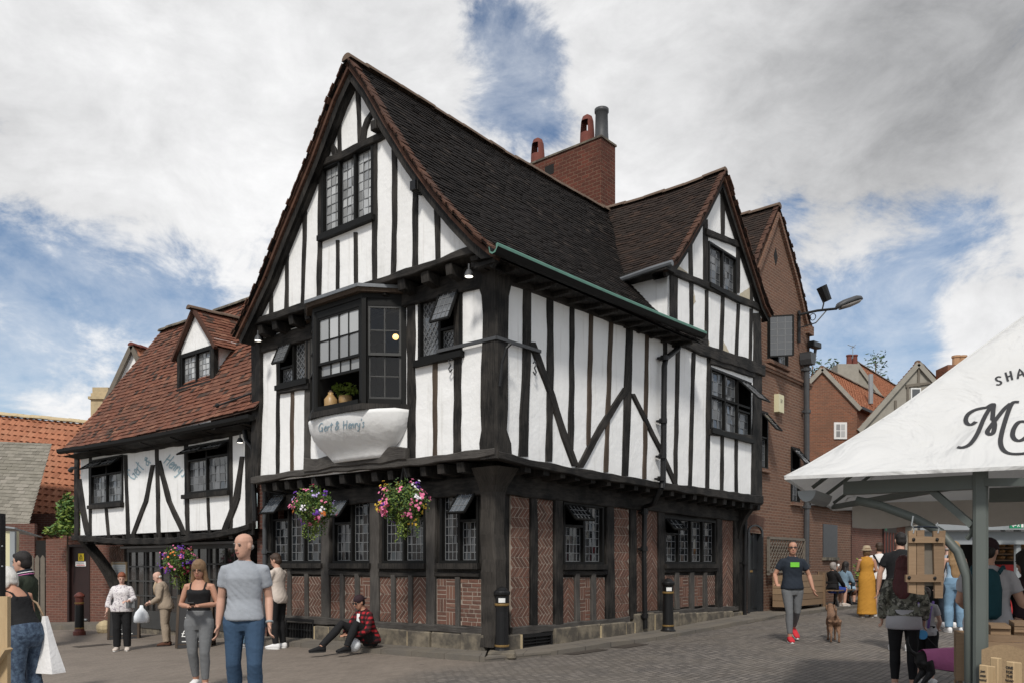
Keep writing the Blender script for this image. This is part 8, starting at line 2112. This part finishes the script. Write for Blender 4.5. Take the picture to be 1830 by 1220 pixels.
def dg(t, up, A, L, H, hc, Mh):
    add(t, 'collar', 'cloth_navy', lambda m: m.loft([[up((r * math.cos(a), .012 + r * .95 * math.sin(a), z + .02 * math.sin(a))) for a in [2 * PI * q / 14 for q in range(14)]] for z, r in ((1.43, .10), (1.48, .088), (1.51, .082))], False))
    for z in (1.45, 1.475): add(t, 'collar_stripe', 'cloth_pink' if z < 1.46 else 'cloth_white', lambda m: m.tube([up((.10 * math.cos(a) * (1.51 - z + .9), .012 + .097 * math.sin(a), z + .02 * math.sin(a))) for a in [2 * PI * q / 14 for q in range(15)]], .006, 5))
person('dark haired man in dark green jacket with striped collar at the left edge', ground_at(42, 10.2), 1.83, face_dir(-1, -.05), 'm', hy=0, hp=6, hair=('short', 'dark'), arms={'L': ((.24, -.1, 1.12), (.16, -.34, 1.06), (0, -1, 0)), 'R': ((-.24, -.1, 1.12), (-.14, -.34, 1.06), (0, -1, 0))}, top=('jacket', 'cloth_green', .88), bottom=('jeans', 'cloth_navy'), extra=dg, vox=.011)
# ---- the right hand street
def runner(t, up, A, L, H, hc, Mh):
    def logo(m):
        for i in range(6):
            a0, a1 = lerp(-.075, .075, i / 6), lerp(-.075, .075, (i + 1) / 6)
            y = lambda a: -.142 + a * a * 2.2
            m.face([up((a0, y(a0), 1.28)), up((a1, y(a1), 1.28)), up((a1, y(a1) + .002, 1.36)), up((a0, y(a0) + .002, 1.36))])
    add(t, 'shirt_print', 'cloth_lime', logo, False)
    add(t, 'glasses', 'rubber', lambda m: m.tube([H(-.078, 0, .012), H(-.06, -.094, .01), H(.06, -.094, .01), H(.078, 0, .012)], .009, 6))
    add(t, 'waistband', 'cloth_crimson' if 'cloth_crimson' in MAT else 'cloth_red', lambda m: m.loft([[up((.185 * math.cos(a), .01 + .135 * math.sin(a), z)) for a in [2 * PI * q / 16 for q in range(16)]] for z in (.93, .955)], False))
person('tall man in dark t-shirt with green print and red trainers walking', on_ground(1416, 1147), 1.84, face_dir(.0, -1), 'm', hy=-12, hair=('crop', 'brown'), skin='skin_tan', arms={'L': ((.29, .02, 1.14), (.33, -.06, .91)), 'R': ((-.28, .05, 1.15), (-.30, -.12, .98), (-.1, -.9, .1))}, legs={'L': ((.10, .06, .52), (.13, .34, .22), (.1, -.9, -.5)), 'R': ((-.06, -.03, .5), (-.04, .0, .085))}, top=('tee', 'cloth_navy', .90), bottom=('leggings', 'cloth_midgrey', 1.0), shoes='cloth_red', build=.97, extra=runner)
gb = jp(13.9, -1.0, 0); gbz = gz(gb.x, gb.y) + .07
hd = face_dir(*(RD * .5 - LD * .85).xy)
def seat_at(p, q=-.74): r = jp(p, q, 0); return V((r.x, r.y, gbz - .0))
SITL = {'L': ((.10, -.40, .5), (.11, -.42, .085)), 'R': ((-.10, -.40, .5), (-.12, -.34, .085))}
person('grey haired woman in black cardigan and blue skirt drinking on the bench', seat_at(13.3), 1.62, hd + 35, 'f', hp=-12, hair=('bob', 'grey'), sit=.52, legs=SITL, arms={'L': ((.26, -.16, 1.22), (.08, -.22, 1.50), (-.4, -.3, .8)), 'R': ((-.22, -.1, 1.14), (-.12, -.32, 1.0), (.3, -1, 0))}, top=('jacket', 'cloth_black', .9), bottom=('shorts', 'cloth_royal'), shoes='cloth_cream', extra=lambda t, up, A, L, H, hc, Mh: add(t, 'drink_can', 'sign_white', lambda m: m.lathe(up((.05, -.27, 1.55)), [(.03, 0), (.033, .02), (.033, .1), (.028, .12)], 12)))
person('dark haired woman in pale denim jacket on the bench', seat_at(14.1), 1.66, hd + 40, 'f', lean=10, hp=5, hair=('long', 'dark'), sit=.52, legs=SITL, arms={'L': ((.22, -.14, 1.14), (.10, -.36, 1.05), (-.2, -1, .2)), 'R': ((-.22, -.12, 1.14), (-.10, -.36, 1.05), (.2, -1, .2))}, top=('jacket', 'cloth_denim', .9), bottom=('shorts', 'cloth_sky'), shoes='cloth_black', extra=lambda t, up, A, L, H, hc, Mh: add(t, 'handbag', 'cloth_brownleather', lambda m: m.ball(up((-.05, -.34, .80)), .17, .08, .11, 12, 7)))
person('woman in long mustard dress and straw bucket hat, back turned', on_ground(1549, 1102), 1.70, face_dir(.25, 1), 'f', hair=('bob', 'fair'), skin='skin_tan', arms={'L': ((.21, -.05, 1.13), (.12, -.26, 1.12), (-.3, -1, 0)), 'R': ((-.22, .0, 1.13), (-.15, -.24, 1.08), (.2, -1, 0))}, top=('dress', 'cloth_mustard', .9), shoes='cloth_tan', extra=lambda t, up, A, L, H, hc, Mh: add(t, 'hat', 'cloth_straw', lambda m: m.loft([[H(r * math.cos(a), .01 + r * 1.1 * math.sin(a), z) for a in [2 * PI * q / 18 for q in range(18)]] for z, r in ((.015, .135), (.03, .13), (.05, .098), (.12, .09), (.145, .06), (.15, .02))])), build=1.05)
person('young man in white shirt and dark shorts seen from behind', on_ground(1571, 1100), 1.78, face_dir(.2, 1), 'm', hy=15, hair=('short', 'brown'), arms={'L': ((.24, -.03, 1.13), (.20, -.2, .96)), 'R': ((-.24, -.04, 1.13), (-.14, -.26, 1.08), (.3, -1, 0))}, top=('shirt', 'cloth_white', .86, .9), bottom=('shorts', 'cloth_black'), extra=lambda t, up, A, L, H, hc, Mh: add(t, 'shoulder_strap', 'cloth_black', lambda m: m.tube([up((.13, -.08, 1.42)), up((.13, .09, 1.43)), up((.05, .15, 1.25)), up((-.05, .15, 1.05))], .018, 6)))
person('tall broad man in black t-shirt and black shorts, back turned', ground_at(1609, 13.4), 1.93, face_dir(.5, 1), 'm', hy=20, hair=('crop', 'dark'), arms={'L': ((.27, .0, 1.13), (.30, -.05, .88)), 'R': ((-.27, .0, 1.13), (-.30, .02, .88))}, top=('tee', 'cloth_black', .84), bottom=('shorts', 'cloth_black'), build=1.15)
cw_ = person('woman with burgundy hair in camouflage jacket and black leggings', ground_at(1615, 9.75), 1.60, face_dir(.35, 1), 'f', hy=-10, hp=5, hair=('long', 'burgundy'), arms={'L': ((.24, .0, 1.13), (.24, -.14, .92)), 'R': ((-.25, .0, 1.12), (-.25, -.10, .90))}, top=('jacket', 'cloth_camo', .96), bottom=('leggings', 'cloth_black', 1.0), build=1.03, vox=.010, extra=lambda t, up, A, L, H, hc, Mh: (lambda m: (m.loft([ring_ for ring_ in [[up((rx * math.cos(a), .01 + ry * math.sin(a), z)) for a in [2 * PI * q / 18 for q in range(18)]] for z, rx, ry in ((.79, .19, .15), (.81, .215, .165), (.92, .212, .165), (1.04, .18, .14))]], True), m.build('t_shirt', 'cloth_lightgrey', t, local=True, smooth=True)))(MB()))
girl = person('little girl with pony tail, pale t-shirt and lilac straps beside the camouflage jacket', ground_at(1654, 10.25), 1.20, face_dir(.6, .8), 'f', hy=20, hp=10, hair=('tail', 'brown'), skin='skin_pale', arms={'L': ((.22, -.04, 1.13), (.10, -.24, 1.02), (-.3, -1, 0)), 'R': ((-.23, -.02, 1.12), (-.16, -.2, .95), (.2, -1, 0))}, top=('tee', 'cloth_lightgrey', .86), bottom=('shorts', 'cloth_black'), extra=lambda t, up, A, L, H, hc, Mh: add(t, 'backpack_strap', 'cloth_purple', lambda m: [m.tube([up((sx * .1, -.12, 1.25)), up((sx * .12, -.02, 1.46)), up((sx * .1, .13, 1.3)), up((sx * .07, .14, 1.0))], .022, 6) for sx in (1, -1)]))
person('woman with long blonde hair in pale blue dungarees carrying a dark bag', on_ground(1706, 1129), 1.75, face_dir(.25, 1), 'f', hair=('long', 'blonde'), arms={'L': ((.21, -.02, 1.13), (.16, -.2, .97)), 'R': ((-.22, .0, 1.13), (-.24, -.02, .88))}, top=('tank', 'cloth_sky', .9), bottom=('trousers', 'cloth_pale_jeans'), build=1.0, hair_extra=lambda m, H: m.loft([[H(0, .09, 0) + V((w_ * math.cos(a), d_ * math.sin(a) - z * .05, z)) for a in [2 * PI * q / 10 for q in range(10)]] for z, w_, d_ in ((-.05, .09, .04), (-.3, .10, .04), (-.5, .085, .035), (-.62, .04, .02))]), extra=lambda t, up, A, L, H, hc, Mh: add(t, 'shoulder_bag', 'cloth_navy', lambda m: (m.ball((.27, .03, .82), .11, .09, .15, 12, 8), m.tube([(.26, .03, .95), up((.18, .06, 1.2)), up((.12, .02, 1.46))], .012, 6))))
person('bald older man in grey top far off under the canopies', ground_at(1694, 16.9), 1.74, face_dir(.3, 1), 'm', hair=('bald', 'grey'), skin='skin_pale', top=('tee', 'cloth_grey', .86), bottom=('jeans', 'cloth_navy'), vox=.014)
bk_ = person('man in white t-shirt and dark red cap with teal rucksack behind the steel post', ground_at(1766, 7.9), 1.78, face_dir(.65, .8), 'm', hy=-8, hp=14, hair=('crop', 'dark'), arms={'L': ((.25, -.05, 1.13), (.18, -.28, 1.02), (0, -1, 0)), 'R': ((-.27, -.02, 1.12), (-.26, -.14, .90))}, top=('tee', 'cloth_lightgrey', .82), bottom=('jeans', 'cloth_navy'), build=1.1, vox=.010,
   extra=lambda t, up, A, L, H, hc, Mh: (add(t, 'cap', 'cloth_plum', lambda m: (m.ball(H(0, .01, .05), .088, .105, .085, 14, 8, M=Mh), m.ball(H(0, -.12, .035), .06, .07, .012, 12, 5, M=Mh))), add(t, 'rucksack', 'cloth_teal', lambda m: (m.loft([[up((w * math.copysign(abs(math.cos(a)) ** .6, math.cos(a)), .2 + d * math.copysign(abs(math.sin(a)) ** .6, math.sin(a)), z)) for a in [2 * PI * q / 16 for q in range(16)]] for z, w, d in ((.98, .10, .05), (1.02, .14, .085), (1.25, .145, .09), (1.4, .12, .07), (1.44, .07, .04))]), [m.tube([up((sx * .11, .14, 1.4)), up((sx * .125, .03, 1.455)), up((sx * .12, -.13, 1.32)), up((sx * .15, -.11, 1.08))], .02, 6) for sx in (1, -1)]))))
person('woman with long dark hair in black top at the right edge behind the stall', ground_at(1838, 7.9), 1.66, face_dir(-.5, .9), 'f', hp=10, hair=('long', 'dark'), top=('shirt', 'cloth_plum', .86, 1.2), bottom=('jeans', 'cloth_royal'), build=1.1, vox=.011)
# ---- dogs
def dog(label, pos, head, s, fur, coat=None, shaggy=False):
    t = thing('dog', label, 'dog', pos, R_(head)); m = MB()
    body = [(.34, .05, .06, .43), (.30, .09, .11, .42), (.18, .105, .14, .41), (.02, .10, .125, .42), (-.15, .088, .105, .43), (-.26, .085, .10, .43), (-.33, .05, .06, .44)]
    m.loft([[V((w * math.cos(a), -y, z + h_ * math.sin(a))) for a in [2 * PI * q / 14 for q in range(14)]] for y, w, h_, z in body])
    m.tube([(0, -.28, .46), (0, -.37, .56), (0, -.42, .63)], [.085, .07, .065], 12)
    m.ball((0, -.44, .655), .068, .085, .068, 12, 8); m.tube([(0, -.49, .64), (0, -.56, .625), (0, -.59, .62)], [.042, .034, .024], 10)
    for sx in (1, -1):
        m.tube([(sx * .06, -.25, .42), (sx * .065, -.24, .26), (sx * .065, -.245, .13), (sx * .065, -.25, .03)], [.055, .036, .025, .022], 8); m.ball((sx * .065, -.27, .022), .028, .042, .022, 8, 5)
        m.tube([(sx * .06, .24, .42), (sx * .072, .19, .29), (sx * .07, .30, .16), (sx * .07, .285, .03)], [.075, .048, .026, .022], 8); m.ball((sx * .07, .265, .022), .028, .042, .022, 8, 5)
    m.tube([(0, .31, .47), (0, .40, .53), (0, .44, .63), (0, .42, .70)], [.03, .026, .022, .012], 8)
    put(remesh_obj(m, .014, 2, .012 if shaggy else .002, 3.0, 26), 'body', fur, t)
    m = MB()
    for sx in (1, -1):
        if shaggy: m.ball((sx * .075, -.42, .63), .02, .038, .065, 8, 6)
        else: m.tube([(sx * .045, -.41, .70), (sx * .06, -.405, .76), (sx * .062, -.40, .81)], [.032, .026, .006], 8)
    m.build('ear', fur, t, local=True, smooth=True)
    m = MB(); m.ball((0, -.595, .63), .016, .014, .012, 8, 5)
    for sx in (1, -1): m.ball((sx * .034, -.505, .68), .009, .009, .009, 8, 5)
    m.build('nose_and_eyes', 'eye', t, local=True, smooth=True)
    if coat:
        m = MB(); m.loft([[V(((w + .018) * math.cos(a), -y, z + (h_ + .018) * math.sin(a))) for a in [-.9 + (PI + 1.8) * q / 16 for q in range(17)]] for y, w, h_, z in body[1:6]], False, closed=False)
        m.build('dog_coat', coat, t, local=True, smooth=True)
        m = MB(); m.tube([(.085 * math.cos(a), -.33, .50 + .085 * math.sin(a)) for a in [2 * PI * q / 12 for q in range(13)]], .014, 6); m.build('collar', 'cloth_red', t, local=True)
    t.scale = (s, s, s); return t
dog('shaggy brown dog trotting away across the setts', on_ground(1489, 1145), face_dir(.25, 1), .92, 'fur_brown', None, True)
d2 = dog('black dog in a pink coat on a lead beside the wooden crate', ground_at(1686, 9.3), face_dir(1, .1), .98, 'fur_black', 'cloth_pink')
ldd = thing('dog_lead', 'thin lead with blue reel from the camouflage woman to the pink coated dog', 'lead', ground_at(1655, 9.7))
hA = at_depth(1652, 1133, 9.72); hB = at_depth(1697, 1170, 9.62)
m = MB(); m.tube([hA, lerp(hA, hB, .5) - V((0, 0, .03)), hB], .006, 5); m.build('cord', 'rubber', ldd)
m = MB(); m.tube([hA + V((-.03, -.03, 0)), hA + V((-.03, .03, 0))], .055, 14); m.build('reel', 'plastic_blue', ldd)
def make_ground():
    def axis(lo, hi, fine0, fine1, st):
        x = lo; out = []
        while x < hi:
            out.append(x); x += st if fine0 <= x < fine1 else (6 if abs(x) < 80 else 40)
        return out + [hi]
    xs = axis(-400, 400, -20, 20, .5); ys = axis(-60, 700, 3, 34, .5)
    m = MB()
    for y in ys:
        for x in xs: m.v.append((x, y, gz(x, y)))
    n = len(xs)
    for j in range(len(ys) - 1):
        for i in range(n - 1): m.idx((j * n + i, j * n + i + 1, (j + 1) * n + i + 1, (j + 1) * n + i))
    tag(m.build('street', 'street', None, True), kind='structure')
make_ground()
def pavement(pts, name='pavement', h=.1):
    """a strip of flagstones: list of (inner xy, outer xy) pairs"""
    m = MB(); L = 0; Q = []
    for (a, b), (c, d) in zip(pts, pts[1:]):
        n = max(1, int(((V(c) - V(a)).length) / .5))
        for k in range(n): Q.append((lerp(V(a), V(c), k / n), lerp(V(b), V(d), k / n)))
    Q.append((V(pts[-1][0]), V(pts[-1][1])))
    R = []
    for i, (a, b) in enumerate(Q):
        j = random.uniform(-.012, .012)
        ga, gb = gz(a.x, a.y) + h + .02, gz(b.x, b.y) + h + j
        R.append((V((a.x, a.y, ga)), V((b.x, b.y, gb)), V((b.x, b.y, gb - h - .1))))
    for p, q in zip(R, R[1:]):
        l = (q[1] - p[1]).length; w = (p[1] - p[0]).length
        m.face([p[0], p[1], q[1], q[0]], 0, 0, [(L, 0), (L, w), (L + l, w), (L + l, 0)])
        m.face([p[1], p[2], q[2], q[1]], 0, 0, [(L, w), (L, w + .2), (L + l, w + .2), (L + l, w)]); L += l
    m.face([R[0][0], R[0][1], R[0][2]]); m.face([R[-1][0], R[-1][1], R[-1][2]])
    tag(m.build(name, 'flagstone'), kind='structure')
def xy(p, q): r = jp(p, q, 0); return (r.x, r.y)
pavement([(xy(.2, 6.5), xy(-.62, 6.5)), (xy(.2, 3), xy(-.62, 3)), (xy(.2, .3), xy(-.6, -.35))], h=.09)
pavement([(xy(.3, .2), xy(-.6, -.35)), (xy(1, .2), xy(.7, -.62)), (xy(6, .2), xy(6, -.75)), (xy(12, .2), xy(12, -1.0)), (xy(20, .2), xy(20, -1.3))], h=.08)
a, b = at_depth(85, 1000, 24.9), at_depth(215, 1000, 24.3)
pavement([((a.x, a.y + .4), (a.x, a.y - 1.1)), ((b.x, b.y + .4), (b.x + .2, b.y - .9))], h=.14)
